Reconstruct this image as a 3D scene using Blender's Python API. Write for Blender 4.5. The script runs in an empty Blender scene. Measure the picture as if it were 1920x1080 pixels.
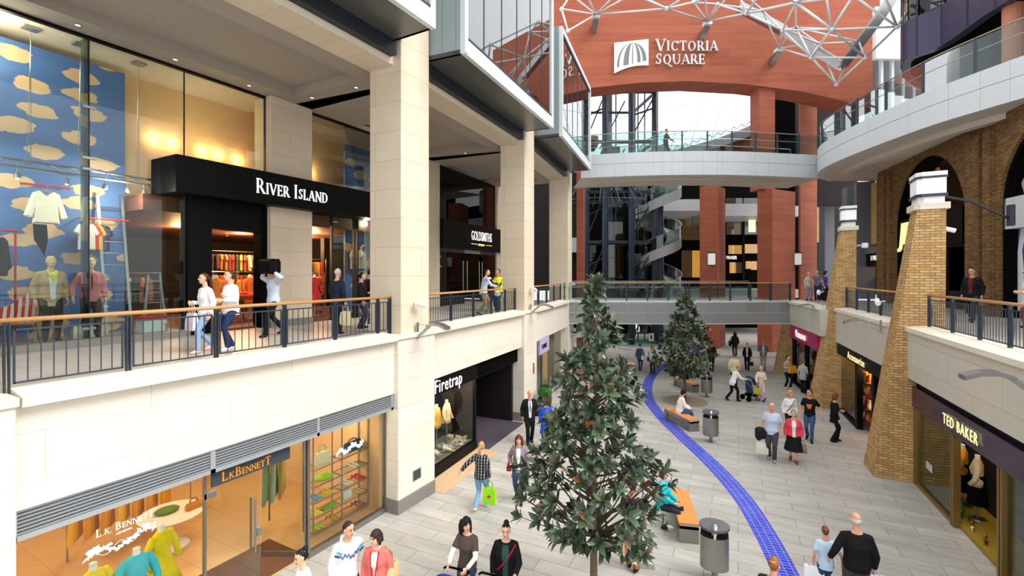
import bpy, bmesh, math, random
from mathutils import Vector, Matrix, Euler
D = bpy.data
SC = bpy.context.scene
COL = SC.collection
PI = math.pi
R = math.radians

# ------------------------------------------------------------------ camera, sky, sun, exposure
FPX = 890.0                       # focal length in pixels of the 1920 px wide frame
YAW = math.atan((1463 - 960) / FPX)   # the street runs along +Y, the camera looks left of it
CAMZ = 6.0
HORIZON = 512.0
cd = D.cameras.new('camera')
cam = D.objects.new('camera', cd)
COL.objects.link(cam)
cam.location = (0, 0, CAMZ)
cam.rotation_euler = (PI / 2, 0, YAW)
cd.sensor_width = 36
cd.lens = FPX / 1920 * 36
cd.shift_y = -(540 - HORIZON) / 1920
cd.clip_start = 0.1
cd.clip_end = 300
SC.camera = cam

world = D.worlds.new('sky')
SC.world = world
world.use_nodes = True
wn, wl = world.node_tree.nodes, world.node_tree.links
bg = wn['Background']
tc = wn.new('ShaderNodeTexCoord')
sp = wn.new('ShaderNodeSeparateXYZ')
rp = wn.new('ShaderNodeValToRGB')
wl.new(tc.outputs['Generated'], sp.inputs[0])
wl.new(sp.outputs[2], rp.inputs[0])
rp.color_ramp.elements[0].position = 0.0
rp.color_ramp.elements[0].color = (0.80, 0.83, 0.86, 1)
rp.color_ramp.elements[1].position = 0.5
rp.color_ramp.elements[1].color = (0.95, 0.975, 1.0, 1)
wl.new(rp.outputs[0], bg.inputs[0])
bg.inputs[1].default_value = 1.55

sd = D.lights.new('hazy_sun', 'SUN')
sd.energy = 2.9
sd.angle = R(35)
sd.color = (1.0, 0.96, 0.9)
sun = D.objects.new('hazy_sun', sd)
COL.objects.link(sun)
sun.rotation_euler = Vector((-0.66, -0.08, -0.75)).to_track_quat('-Z', 'Y').to_euler()

SC.view_settings.view_transform = 'Standard'
SC.view_settings.look = 'None'
SC.view_settings.gamma = 1
SC.view_settings.use_curve_mapping = False
SC.view_settings.exposure = 0.24
try:
    SC.cycles.max_bounces = 8
    SC.cycles.transparent_max_bounces = 64
    SC.cycles.use_denoising = True
except Exception:
    pass

# ------------------------------------------------------------------ measuring helpers
CT, ST = math.cos(YAW), math.sin(YAW)


def ray(px, py=HORIZON):
    a, b = (px - 960) / FPX, (HORIZON - py) / FPX
    return (-ST + a * CT, CT + a * ST, b)


def on_z(px, py, z=0.0):
    d = ray(px, py)
    t = (z - CAMZ) / d[2]
    return Vector((d[0] * t, d[1] * t, z))


def on_x(px, py, x):
    d = ray(px, py)
    t = x / d[0]
    return Vector((x, d[1] * t, CAMZ + d[2] * t))


def at_d(px, py, dist):
    d = ray(px, py)
    return Vector((d[0] * dist, d[1] * dist, CAMZ + d[2] * dist))


def foot(px, dist, z=0.0):
    p = at_d(px, 0, dist)
    return Vector((p.x, p.y, z))


# ------------------------------------------------------------------ materials
MATS = {}


def new_mat(name):
    m = D.materials.new(name)
    m.use_nodes = True
    MATS[name] = m
    nt = m.node_tree
    return m, nt.nodes, nt.links, nt.nodes['Principled BSDF']


def pset(b, col=None, rough=None, metal=None, spec=None, emit=None, es=None):
    if col is not None:
        b.inputs['Base Color'].default_value = (*col, 1)
    if rough is not None:
        b.inputs['Roughness'].default_value = rough
    if metal is not None:
        b.inputs['Metallic'].default_value = metal
    if spec is not None:
        b.inputs['Specular IOR Level'].default_value = spec
    if emit is not None:
        b.inputs['Emission Color'].default_value = (*emit, 1)
        b.inputs['Emission Strength'].default_value = es or 1.0


def lin(r, g=None, b=None):
    """sRGB 0-255 to linear"""
    f = lambda v: (v / 255 / 12.92) if v / 255 <= 0.04045 else ((v / 255 + 0.055) / 1.055) ** 2.4
    return (f(r), f(g), f(b))


def plain(name, rgb, rough=0.6, metal=0.0, spec=0.4, emit=None, es=None, var=0.08, scale=30.0):
    """a colour with a little procedural mottling; rgb in sRGB 0-255"""
    if name in MATS:
        return MATS[name]
    m, n, l, b = new_mat(name)
    c = lin(*rgb)
    pset(b, c, rough, metal, spec, lin(*emit) if emit else None, es)
    if var > 0:
        t = n.new('ShaderNodeTexCoord')
        nz = n.new('ShaderNodeTexNoise')
        nz.inputs['Scale'].default_value = scale
        nz.inputs['Detail'].default_value = 3
        mx = n.new('ShaderNodeMix')
        mx.data_type = 'RGBA'
        mx.inputs['A'].default_value = (*[v * (1 - var) for v in c], 1)
        mx.inputs['B'].default_value = (*[min(1, v * (1 + var)) for v in c], 1)
        l.new(t.outputs['Object'], nz.inputs['Vector'])
        l.new(nz.outputs['Fac'], mx.inputs['Factor'])
        l.new(mx.outputs['Result'], b.inputs['Base Color'])
    return m


def mixnode(n, fac=None, a=None, b=None, mode='MIX'):
    mx = n.new('ShaderNodeMix')
    mx.data_type = 'RGBA'
    mx.blend_type = mode
    if fac is not None:
        mx.inputs['Factor'].default_value = fac
    if a is not None:
        mx.inputs['A'].default_value = (*a, 1)
    if b is not None:
        mx.inputs['B'].default_value = (*b, 1)
    return mx


def brickmat(name, c1, c2, mortar, bw, rh, ms, rough=0.8, dirt=0.15, dscale=1.5, bump=0.0, bias=0.0, off=0.5, rot=0.0, spec=0.3, streak=None):
    """coursed masonry or slabs laid along the mesh UV (metres)"""
    m, n, l, b = new_mat(name)
    pset(b, lin(*c1), rough, 0, spec)
    uv = n.new('ShaderNodeUVMap')
    mp = n.new('ShaderNodeMapping')
    mp.inputs['Rotation'].default_value = (0, 0, rot)
    l.new(uv.outputs[0], mp.inputs[0])
    br = n.new('ShaderNodeTexBrick')
    br.offset = off
    br.inputs['Color1'].default_value = (*lin(*c1), 1)
    br.inputs['Color2'].default_value = (*lin(*c2), 1)
    br.inputs['Mortar'].default_value = (*lin(*mortar), 1)
    br.inputs['Scale'].default_value = 1
    br.inputs['Brick Width'].default_value = bw
    br.inputs['Row Height'].default_value = rh
    br.inputs['Mortar Size'].default_value = ms
    br.inputs['Mortar Smooth'].default_value = 0.1
    br.inputs['Bias'].default_value = bias
    l.new(mp.outputs[0], br.inputs['Vector'])
    nz = n.new('ShaderNodeTexNoise')
    nz.inputs['Scale'].default_value = dscale
    nz.inputs['Detail'].default_value = 6
    nz.inputs['Roughness'].default_value = 0.65
    if streak:
        m2 = n.new('ShaderNodeMapping')
        m2.inputs['Rotation'].default_value = (0, 0, rot)
        m2.inputs['Scale'].default_value = streak
        l.new(uv.outputs[0], m2.inputs[0])
        l.new(m2.outputs[0], nz.inputs['Vector'])
    else:
        l.new(mp.outputs[0], nz.inputs['Vector'])
    rpp = n.new('ShaderNodeValToRGB')
    rpp.color_ramp.elements[0].position = 0.3
    rpp.color_ramp.elements[0].color = (1 - dirt * 2, 1 - dirt * 2, 1 - dirt * 2, 1)
    rpp.color_ramp.elements[1].position = 0.65
    rpp.color_ramp.elements[1].color = (1, 1, 1, 1)
    l.new(nz.outputs['Fac'], rpp.inputs[0])
    mx = mixnode(n, 1.0, mode='MULTIPLY')
    l.new(br.outputs['Color'], mx.inputs['A'])
    l.new(rpp.outputs[0], mx.inputs['B'])
    fine = n.new('ShaderNodeTexNoise')
    fine.inputs['Scale'].default_value = 60
    l.new(mp.outputs[0], fine.inputs['Vector'])
    mx2 = mixnode(n, 0.12, mode='OVERLAY')
    l.new(mx.outputs['Result'], mx2.inputs['A'])
    l.new(fine.outputs['Color'], mx2.inputs['B'])
    l.new(mx2.outputs['Result'], b.inputs['Base Color'])
    if bump:
        bp = n.new('ShaderNodeBump')
        bp.inputs['Strength'].default_value = bump
        bp.inputs['Distance'].default_value = 0.01
        inv = n.new('ShaderNodeMath')
        inv.operation = 'SUBTRACT'
        inv.inputs[0].default_value = 1
        l.new(br.outputs['Fac'], inv.inputs[1])
        l.new(inv.outputs[0], bp.inputs['Height'])
        l.new(bp.outputs[0], b.inputs['Normal'])
    return m


def glassmat(name, tint=(235, 245, 243), refl=0.04, ior=1.45, rough=0.0, boost=1.0):
    """thin architectural glass: clear with a fresnel reflection"""
    m = D.materials.new(name)
    m.use_nodes = True
    MATS[name] = m
    n, l = m.node_tree.nodes, m.node_tree.links
    n.remove(n['Principled BSDF'])
    out = n['Material Output']
    tr = n.new('ShaderNodeBsdfTransparent')
    tr.inputs[0].default_value = (*lin(*tint), 1)
    gl = n.new('ShaderNodeBsdfGlossy')
    gl.inputs['Roughness'].default_value = rough
    fr = n.new('ShaderNodeFresnel')
    fr.inputs[0].default_value = ior
    mu = n.new('ShaderNodeMath')
    mu.operation = 'MULTIPLY_ADD'
    mu.inputs[1].default_value = boost
    mu.inputs[2].default_value = refl
    mu.use_clamp = True
    ms = n.new('ShaderNodeMixShader')
    l.new(fr.outputs[0], mu.inputs[0])
    l.new(mu.outputs[0], ms.inputs[0])
    l.new(tr.outputs[0], ms.inputs[1])
    l.new(gl.outputs[0], ms.inputs[2])
    l.new(ms.outputs[0], out.inputs[0])
    return m


M = MATS
brickmat('stone', (224, 209, 186), (218, 202, 178), (186, 170, 148), 1.9, 0.74, 0.006, 0.6, 0.035, 0.8)
brickmat('stone_white', (231, 223, 209), (225, 216, 200), (200, 190, 174), 2.4, 0.66, 0.006, 0.6, 0.03, 0.7)
brickmat('stone_grey', (206, 201, 190), (199, 194, 182), (160, 154, 143), 2.4, 0.68, 0.006, 0.6, 0.04, 0.7)
brickmat('paving', (190, 187, 181), (178, 175, 169), (132, 129, 124), 1.25, 0.42, 0.007, 0.55, 0.15, 1.1, rot=R(-4), streak=(0.5, 2.2, 1))
brickmat('walkway_tile', (182, 176, 168), (174, 168, 160), (142, 136, 128), 0.6, 0.6, 0.006, 0.45, 0.05, off=0.0)
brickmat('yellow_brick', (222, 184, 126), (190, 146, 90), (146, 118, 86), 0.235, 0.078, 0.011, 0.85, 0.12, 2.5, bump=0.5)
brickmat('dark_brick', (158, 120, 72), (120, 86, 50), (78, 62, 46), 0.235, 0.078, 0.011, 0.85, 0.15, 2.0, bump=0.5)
brickmat('red_stone', (176, 98, 72), (164, 88, 64), (142, 76, 56), 3.0, 0.62, 0.004, 0.75, 0.12, 1.0, streak=(0.25, 4.0, 1))
brickmat('panel_grey', (204, 208, 211), (201, 205, 208), (160, 166, 170), 1.55, 5.0, 0.008, 0.45, 0.02, off=0.0)
brickmat('clad_grey', (148, 162, 166), (146, 160, 164), (120, 132, 136), 0.42, 9.0, 0.012, 0.35, 0.03, off=0.0)
brickmat('orange_tile', (216, 176, 128), (212, 170, 122), (186, 146, 102), 0.75, 0.75, 0.006, 0.35, 0.03, off=0.0)
plain('plinth', (128, 124, 118), 0.5, var=0.15)
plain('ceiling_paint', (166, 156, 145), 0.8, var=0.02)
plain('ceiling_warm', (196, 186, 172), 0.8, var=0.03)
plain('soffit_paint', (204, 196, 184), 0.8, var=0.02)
plain('slate_metal', (56, 66, 78), 0.4, 0.3)
plain('rail_metal', (62, 68, 78), 0.4, 0.3)
plain('steel', (168, 170, 172), 0.32, 0.9)
plain('brushed_steel', (150, 147, 142), 0.34, 0.85, var=0.15, scale=60)
plain('frame_white', (214, 222, 224), 0.4, 0.2)
plain('box_soffit', (92, 92, 90), 0.25, 0.2, 0.5)
plain('dark_trim', (40, 44, 50), 0.4, 0.2)
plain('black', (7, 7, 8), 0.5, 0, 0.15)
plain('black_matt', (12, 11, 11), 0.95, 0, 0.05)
plain('white_paint', (236, 236, 234), 0.5)
plain('white_tube', (214, 216, 216), 0.4, 0.1)
plain('letter_white', (250, 250, 248), 0.5, emit=(255, 255, 250), es=0.6, var=0)
plain('letter_cream', (246, 236, 170), 0.5, emit=(250, 236, 160), es=.7, var=0)
plain('letter_gold', (226, 150, 50), 0.35, 0.4, emit=(255, 150, 30), es=0.35, var=0)
plain('brass', (150, 122, 70), 0.35, 0.7)
plain('louvre', (176, 180, 184), 0.4, 0.4)
plain('cream_wall', (236, 214, 170), 0.8)
plain('warm_wall', (226, 190, 146), 0.8)
plain('purple', (52, 34, 64), 0.2, 0, 0.6)
plain('purple_clad', (62, 58, 84), 0.35, 0.2)
plain('magenta', (168, 30, 88), 0.4)
plain('lilac', (186, 176, 216), 0.5)
plain('timber_dark', (92, 60, 36), 0.6, var=0.2)
plain('red_paint', (196, 36, 30), 0.4)
plain('bark', (108, 90, 70), 0.9, var=0.25)
plain('twig', (74, 62, 48), 0.9, var=0.2)
plain('grate', (150, 134, 114), 0.8, var=0.2, scale=80)
glassmat('glass_clear')
glassmat('glass_shop', (236, 244, 242), 0.01, boost=0.75)
glassmat('glass_green', (190, 222, 216), 0.06)
glassmat('glass_rail', (196, 220, 218), 0.03, boost=0.45)
glassmat('glass_box', (214, 232, 232), 0.28, 1.5, 0.0, 1.2)
glassmat('glass_dark', (70, 84, 86), 0.02, boost=0.6)


def make_wood(name, a, b_, scale=6.0, rough=0.45):
    m, n, l, b = new_mat(name)
    pset(b, lin(*a), rough)
    t = n.new('ShaderNodeTexCoord')
    mp = n.new('ShaderNodeMapping')
    mp.inputs['Scale'].default_value = (12, 12, 12)
    nz = n.new('ShaderNodeTexNoise')
    nz.inputs['Scale'].default_value = scale
    nz.inputs['Detail'].default_value = 4
    l.new(t.outputs['Object'], mp.inputs[0])
    l.new(mp.outputs[0], nz.inputs['Vector'])
    mx = mixnode(n, 0.5, lin(*a), lin(*b_))
    l.new(nz.outputs['Fac'], mx.inputs['Factor'])
    l.new(mx.outputs['Result'], b.inputs['Base Color'])
    return m


make_wood('handrail_wood', (196, 150, 98), (172, 124, 72))
make_wood('slat_wood', (224, 152, 82), (204, 130, 62))
make_wood('mat_brown', (104, 66, 40), (92, 56, 34), rough=0.9)


def cloud_mat():
    """blue display panel printed with cream clouds"""
    m, n, l, b = new_mat('cloud_print')
    pset(b, rough=0.5)
    uv = n.new('ShaderNodeUVMap')
    mp = n.new('ShaderNodeMapping')
    mp.inputs['Scale'].default_value = (0.62, 1.25, 1)
    mp.inputs['Location'].default_value = (0.37, 0.22, 0)
    l.new(uv.outputs[0], mp.inputs[0])
    nz0 = n.new('ShaderNodeTexNoise')
    nz0.inputs['Scale'].default_value = 5
    nz0.inputs['Detail'].default_value = 3
    l.new(mp.outputs[0], nz0.inputs['Vector'])
    mx0 = mixnode(n, 0.17)
    l.new(mp.outputs[0], mx0.inputs['A'])
    l.new(nz0.outputs['Color'], mx0.inputs['B'])
    vo = n.new('ShaderNodeTexVoronoi')
    vo.voronoi_dimensions = '2D'
    vo.inputs['Scale'].default_value = 1.75
    vo.inputs['Randomness'].default_value = 0.75
    l.new(mx0.outputs['Result'], vo.inputs['Vector'])
    rp1 = n.new('ShaderNodeValToRGB')
    rp1.color_ramp.elements[0].position = 0.29
    rp1.color_ramp.elements[0].color = (1, 1, 1, 1)
    rp1.color_ramp.elements[1].position = 0.305
    rp1.color_ramp.elements[1].color = (0, 0, 0, 1)
    l.new(vo.outputs['Distance'], rp1.inputs[0])
    nz = n.new('ShaderNodeTexNoise')
    nz.inputs['Scale'].default_value = 2
    l.new(mp.outputs[0], nz.inputs['Vector'])
    blue = mixnode(n, 0.5, lin(62, 100, 168), lin(90, 130, 192))
    l.new(nz.outputs['Fac'], blue.inputs['Factor'])
    mx = mixnode(n, 0.5, b=lin(226, 190, 150))
    l.new(rp1.outputs[0], mx.inputs['Factor'])
    l.new(blue.outputs['Result'], mx.inputs['A'])
    l.new(mx.outputs['Result'], b.inputs['Base Color'])


cloud_mat()


def stripes(name, a, b_, scale, axis=0, rough=0.7, coord='UV', thr=0.5):
    m, n, l, b = new_mat(name)
    pset(b, rough=rough)
    t = n.new('ShaderNodeTexCoord')
    sx = n.new('ShaderNodeSeparateXYZ')
    l.new(t.outputs[coord], sx.inputs[0])
    mu = n.new('ShaderNodeMath')
    mu.operation = 'MULTIPLY'
    mu.inputs[1].default_value = scale
    l.new(sx.outputs[axis], mu.inputs[0])
    fr = n.new('ShaderNodeMath')
    fr.operation = 'FRACT'
    l.new(mu.outputs[0], fr.inputs[0])
    gt = n.new('ShaderNodeMath')
    gt.operation = 'GREATER_THAN'
    gt.inputs[1].default_value = thr
    l.new(fr.outputs[0], gt.inputs[0])
    mx = mixnode(n, 0.5, lin(*a), lin(*b_))
    l.new(gt.outputs[0], mx.inputs['Factor'])
    l.new(mx.outputs['Result'], b.inputs['Base Color'])
    return m


stripes('deck_stripe', (206, 40, 40), (238, 226, 214), 9.0)


def check_mat(name, a, b_, c, s):
    """woven check: two crossing stripe sets"""
    m, n, l, b = new_mat(name)
    pset(b, rough=0.85, spec=0.1)
    t = n.new('ShaderNodeTexCoord')
    sx = n.new('ShaderNodeSeparateXYZ')
    l.new(t.outputs['Object'], sx.inputs[0])
    fs = []
    for ax in (0, 2):
        mu = n.new('ShaderNodeMath'); mu.operation = 'MULTIPLY'; mu.inputs[1].default_value = s
        fr = n.new('ShaderNodeMath'); fr.operation = 'FRACT'
        gt = n.new('ShaderNodeMath'); gt.operation = 'GREATER_THAN'; gt.inputs[1].default_value = 0.55
        l.new(sx.outputs[ax], mu.inputs[0]); l.new(mu.outputs[0], fr.inputs[0]); l.new(fr.outputs[0], gt.inputs[0])
        fs.append(gt)
    m1 = mixnode(n, 0.5, lin(*a), lin(*b_))
    l.new(fs[0].outputs[0], m1.inputs['Factor'])
    m2 = mixnode(n, 0.5, b=lin(*c))
    hf = n.new('ShaderNodeMath'); hf.operation = 'MULTIPLY'; hf.inputs[1].default_value = 0.6
    l.new(fs[1].outputs[0], hf.inputs[0]); l.new(hf.outputs[0], m2.inputs['Factor'])
    l.new(m1.outputs['Result'], m2.inputs['A'])
    l.new(m2.outputs['Result'], b.inputs['Base Color'])
    return m


check_mat('plaid_grey', (40, 42, 46), (150, 152, 156), (22, 22, 24), 14)
check_mat('check_white', (226, 228, 230), (150, 160, 172), (60, 64, 72), 12)
check_mat('check_pink', (214, 130, 138), (196, 96, 108), (226, 160, 164), 30)
check_mat('check_blue', (196, 206, 230), (176, 190, 222), (206, 214, 236), 24)


def mosaic_mat():
    m = brickmat('mosaic_blue', (46, 56, 196), (72, 86, 210), (160, 168, 224), 0.155, 0.1, 0.007, 0.3, 0.1, 3.0, off=0.0)


mosaic_mat()


def leaf_mat():
    m, n, l, b = new_mat('leaf')
    pset(b, rough=0.26, spec=0.7)
    oi = n.new('ShaderNodeAttribute')
    oi.attribute_name = 'tone'
    rr = n.new('ShaderNodeValToRGB')
    e = rr.color_ramp.elements
    e[0].position = 0.0
    e[0].color = (*lin(36, 48, 36), 1)
    e[1].position = 1.0
    e[1].color = (*lin(180, 104, 44), 1)
    for p, c in ((0.35, (56, 74, 54)), (0.62, (92, 112, 84)), (0.80, (104, 90, 72)), (0.955, (96, 66, 46))):
        q = e.new(p)
        q.color = (*lin(*c), 1)
    l.new(oi.outputs['Fac'], rr.inputs[0])
    l.new(rr.outputs[0], b.inputs['Base Color'])


leaf_mat()
# ------------------------------------------------------------------ mesh building
def wmat(o):
    m = Matrix.Identity(4)
    while o is not None:
        m = o.matrix_basis @ m
        o = o.parent
    return m


def frame(origin, dx, z=0.0):
    """a local frame: x along dx (horizontal), y horizontal to the left of x, z up"""
    dx = Vector((dx[0], dx[1], 0)).normalized()
    dy = Vector((-dx.y, dx.x, 0))
    m = Matrix.Identity(4)
    for i in range(3):
        m[i][0], m[i][1] = dx[i], dy[i]
        m[i][2] = (0, 0, 1)[i]
        m[i][3] = (origin[0], origin[1], z if len(origin) < 3 else origin[2])[i]
    return m


class MB:
    def __init__(self, M=None):
        self.v, self.f, self.mi, self.sm = [], [], [], []
        self.M = M or Matrix.Identity(4)
        self.cur = 0
        self.smooth = False

    def add(self, vs, fs):
        o = len(self.v)
        Mx = self.M
        self.v.extend(Mx @ Vector(p) for p in vs)
        for f in fs:
            self.f.append([o + i for i in f])
            self.mi.append(self.cur)
            self.sm.append(self.smooth)
        return self

    def box(self, x0, x1, y0, y1, z0, z1):
        v = [(x, y, z) for z in (z0, z1) for y in (y0, y1) for x in (x0, x1)]
        return self.add(v, [(0, 2, 3, 1), (4, 5, 7, 6), (0, 1, 5, 4), (2, 6, 7, 3), (0, 4, 6, 2), (1, 3, 7, 5)])

    def cbox(self, x0, x1, y0, y1, z0, z1, b=0.01):
        """box with its upright and horizontal edges chamfered"""
        b = min(b, (x1 - x0) * .45, (y1 - y0) * .45, (z1 - z0) * .45)
        rings = []
        for z, i in ((z0, b), (z0 + b, 0), (z1 - b, 0), (z1, b)):
            rings.append([(x0 + i + b, y0 + i, z), (x1 - i - b, y0 + i, z), (x1 - i, y0 + i + b, z), (x1 - i, y1 - i - b, z),
                          (x1 - i - b, y1 - i, z), (x0 + i + b, y1 - i, z), (x0 + i, y1 - i - b, z), (x0 + i, y0 + i + b, z)])
        return self.loft(rings)

    def loft(self, rings, cap=True, closed=True):
        n = len(rings[0])
        vs = [p for r in rings for p in r]
        fs = []
        for k in range(len(rings) - 1):
            for i in range(n if closed else n - 1):
                j = (i + 1) % n
                fs.append((k * n + i, k * n + j, (k + 1) * n + j, (k + 1) * n + i))
        if cap and closed:
            fs.append(tuple(range(n - 1, -1, -1)))
            fs.append(tuple((len(rings) - 1) * n + i for i in range(n)))
        return self.add(vs, fs)

    def prism(self, poly, z0, z1):
        """plan polygon (anticlockwise) raised from z0 to z1"""
        return self.loft([[(p[0], p[1], z0) for p in poly], [(p[0], p[1], z1) for p in poly]])

    def xz(self, poly, y0, y1):
        """elevation polygon in x,z given a thickness in y"""
        return self.loft([[(p[0], y1, p[1]) for p in poly], [(p[0], y0, p[1]) for p in poly]])

    def quad(self, a, b, c, d):
        return self.add([a, b, c, d], [(0, 1, 2, 3)])

    def tube(self, pts, r, n=8, cap=True, squash=None):
        pts = [Vector(p) for p in pts]
        rs = r if isinstance(r, (list, tuple)) else [r] * len(pts)
        t = (pts[1] - pts[0]).normalized()
        up = Vector((0, 0, 1)) if abs(t.z) < 0.95 else Vector((0, 1, 0))
        a = t.cross(up).normalized()
        rings = []
        for i, p in enumerate(pts):
            if i == 0:
                t = pts[1] - pts[0]
            elif i == len(pts) - 1:
                t = pts[-1] - pts[-2]
            else:
                t = (pts[i + 1] - pts[i]).normalized() + (pts[i] - pts[i - 1]).normalized()
            if t.length < 1e-9:
                t = Vector((0, 0, 1))
            t.normalize()
            a = (a - t * a.dot(t))
            if a.length < 1e-6:
                a = t.orthogonal()
            a.normalize()
            b = t.cross(a)
            q = rs[i]
            rings.append([p + a * (math.cos(2 * PI * k / n) * q) + b * (math.sin(2 * PI * k / n) * q * (squash or 1)) for k in range(n)])
        return self.loft(rings, cap)

    def bar(self, a, b, w, h=None):
        """rectangular bar between two points, w across, h up"""
        a, b = Vector(a), Vector(b)
        h = h or w
        t = (b - a).normalized()
        up = Vector((0, 0, 1)) if abs(t.z) < 0.99 else Vector((0, 1, 0))
        s = t.cross(up).normalized() * (w / 2)
        u = s.cross(t).normalized() * (h / 2)
        return self.loft([[p - s - u, p + s - u, p + s + u, p - s + u] for p in (a, b)])

    def lathe(self, prof, n=24, c=(0, 0, 0)):
        return self.loft([[(c[0] + r * math.cos(2 * PI * k / n), c[1] + r * math.sin(2 * PI * k / n), c[2] + z) for k in range(n)] for r, z in prof])

    def ball(self, c, rx, ry=None, rz=None, n=12, m=8):
        ry = ry or rx
        rz = rz or rx
        rings = []
        for i in range(m + 1):
            a = -PI / 2 + PI * i / m
            q = max(math.cos(a), 0.02)
            rings.append([(c[0] + rx * q * math.cos(2 * PI * k / n), c[1] + ry * q * math.sin(2 * PI * k / n), c[2] + rz * math.sin(a)) for k in range(n)])
        return self.loft(rings)

    def build(self, name, mat, parent=None, local=False, uv=True, smooth=None):
        me = D.meshes.new(name)
        vs = self.v
        if parent is not None and not local:
            inv = wmat(parent).inverted()
            vs = [inv @ p for p in vs]
        me.from_pydata([tuple(p) for p in vs], [], self.f)
        for m in (mat if isinstance(mat, (list, tuple)) else [mat]):
            me.materials.append(M[m] if isinstance(m, str) else m)
        me.polygons.foreach_set('material_index', self.mi)
        me.polygons.foreach_set('use_smooth', [smooth] * len(self.f) if smooth is not None else self.sm)
        me.update()
        if uv and len(self.f) < 6000:
            ul = me.uv_layers.new(name='UVMap')
            dat = [0.0] * (2 * len(me.loops))
            V = self.v
            for p in me.polygons:
                nx, ny, nz = 0, 0, 0
                ids = p.vertices
                q = [V[i] for i in ids]
                nrm = Vector((0, 0, 0))
                for i in range(len(q)):
                    a, b = q[i], q[(i + 1) % len(q)]
                    nrm += Vector(((a.y - b.y) * (a.z + b.z), (a.z - b.z) * (a.x + b.x), (a.x - b.x) * (a.y + b.y)))
                if nrm.length > 0:
                    nrm.normalize()
                if abs(nrm.z) > 0.75:
                    for k, li in enumerate(p.loop_indices):
                        dat[2 * li], dat[2 * li + 1] = q[k].x, q[k].y
                else:
                    h = math.hypot(nrm.x, nrm.y) or 1
                    tx, ty = -nrm.y / h, nrm.x / h
                    for k, li in enumerate(p.loop_indices):
                        dat[2 * li], dat[2 * li + 1] = q[k].x * tx + q[k].y * ty, q[k].z
            ul.data.foreach_set('uv', dat)
        o = D.objects.new(name, me)
        COL.objects.link(o)
        if parent is not None:
            o.parent = parent
        return o


def tag(o, label=None, cat=None, group=None, kind=None):
    if label:
        o['label'] = label
    if cat:
        o['category'] = cat
    if group:
        o['group'] = group
    if kind:
        o['kind'] = kind
    return o


def thing(name, label, cat, loc=(0, 0, 0), rz=0.0, group=None, M4=None):
    o = D.objects.new(name, None)
    o.empty_display_size = 0.1
    COL.objects.link(o)
    if M4 is not None:
        o.matrix_basis = M4
    else:
        o.location = loc
        o.rotation_euler = (0, 0, rz)
    return tag(o, label, cat, group)


KIDS = {}


def copy_tree(o, loc=None, rz=None, label=None, group=None, M4=None):
    def rec(a, par):
        c = a.copy()
        COL.objects.link(c)
        c.parent = par
        for ch in a.children:
            rec(ch, c)
        return c
    c = rec(o, None)
    if M4 is not None:
        c.matrix_basis = M4
    else:
        if loc is not None:
            c.location = loc
        if rz is not None:
            c.rotation_euler = (0, 0, rz)
    if label:
        c['label'] = label
    if group:
        c['group'] = group
    return c


def struct(name, mb, mat, **k):
    return tag(mb.build(name, mat, **k), kind='structure')


def text(name, body, size, mat, parent, origin, dx, dz=(0, 0, 1), extrude=0.02, bold=0.0, shear=0.0, align='LEFT', spacing=1.0, xs=1.0):
    """sans lettering laid along dx with its top towards dz"""
    cu = D.curves.new(name, 'FONT')
    cu.body = body
    cu.size = size
    cu.extrude = extrude
    cu.offset = bold * .22
    cu.shear = shear
    cu.align_x = align
    cu.space_character = spacing
    cu.resolution_u = 3
    tmp = D.objects.new('tmp_text', cu)
    me = D.meshes.new_from_object(tmp)
    D.objects.remove(tmp)
    D.curves.remove(cu)
    me.name = name
    me.materials.clear()
    me.materials.append(M[mat])
    o = D.objects.new(name, me)
    COL.objects.link(o)
    X = Vector(dx).normalized()
    Y = Vector(dz).normalized()
    Z = X.cross(Y)
    m = Matrix.Identity(4)
    for i in range(3):
        m[i][0], m[i][1], m[i][2], m[i][3] = X[i] * xs, Y[i], Z[i], origin[i]
    if parent is not None:
        m = wmat(parent).inverted() @ m
        o.parent = parent
    o.matrix_basis = m
    return o


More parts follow.
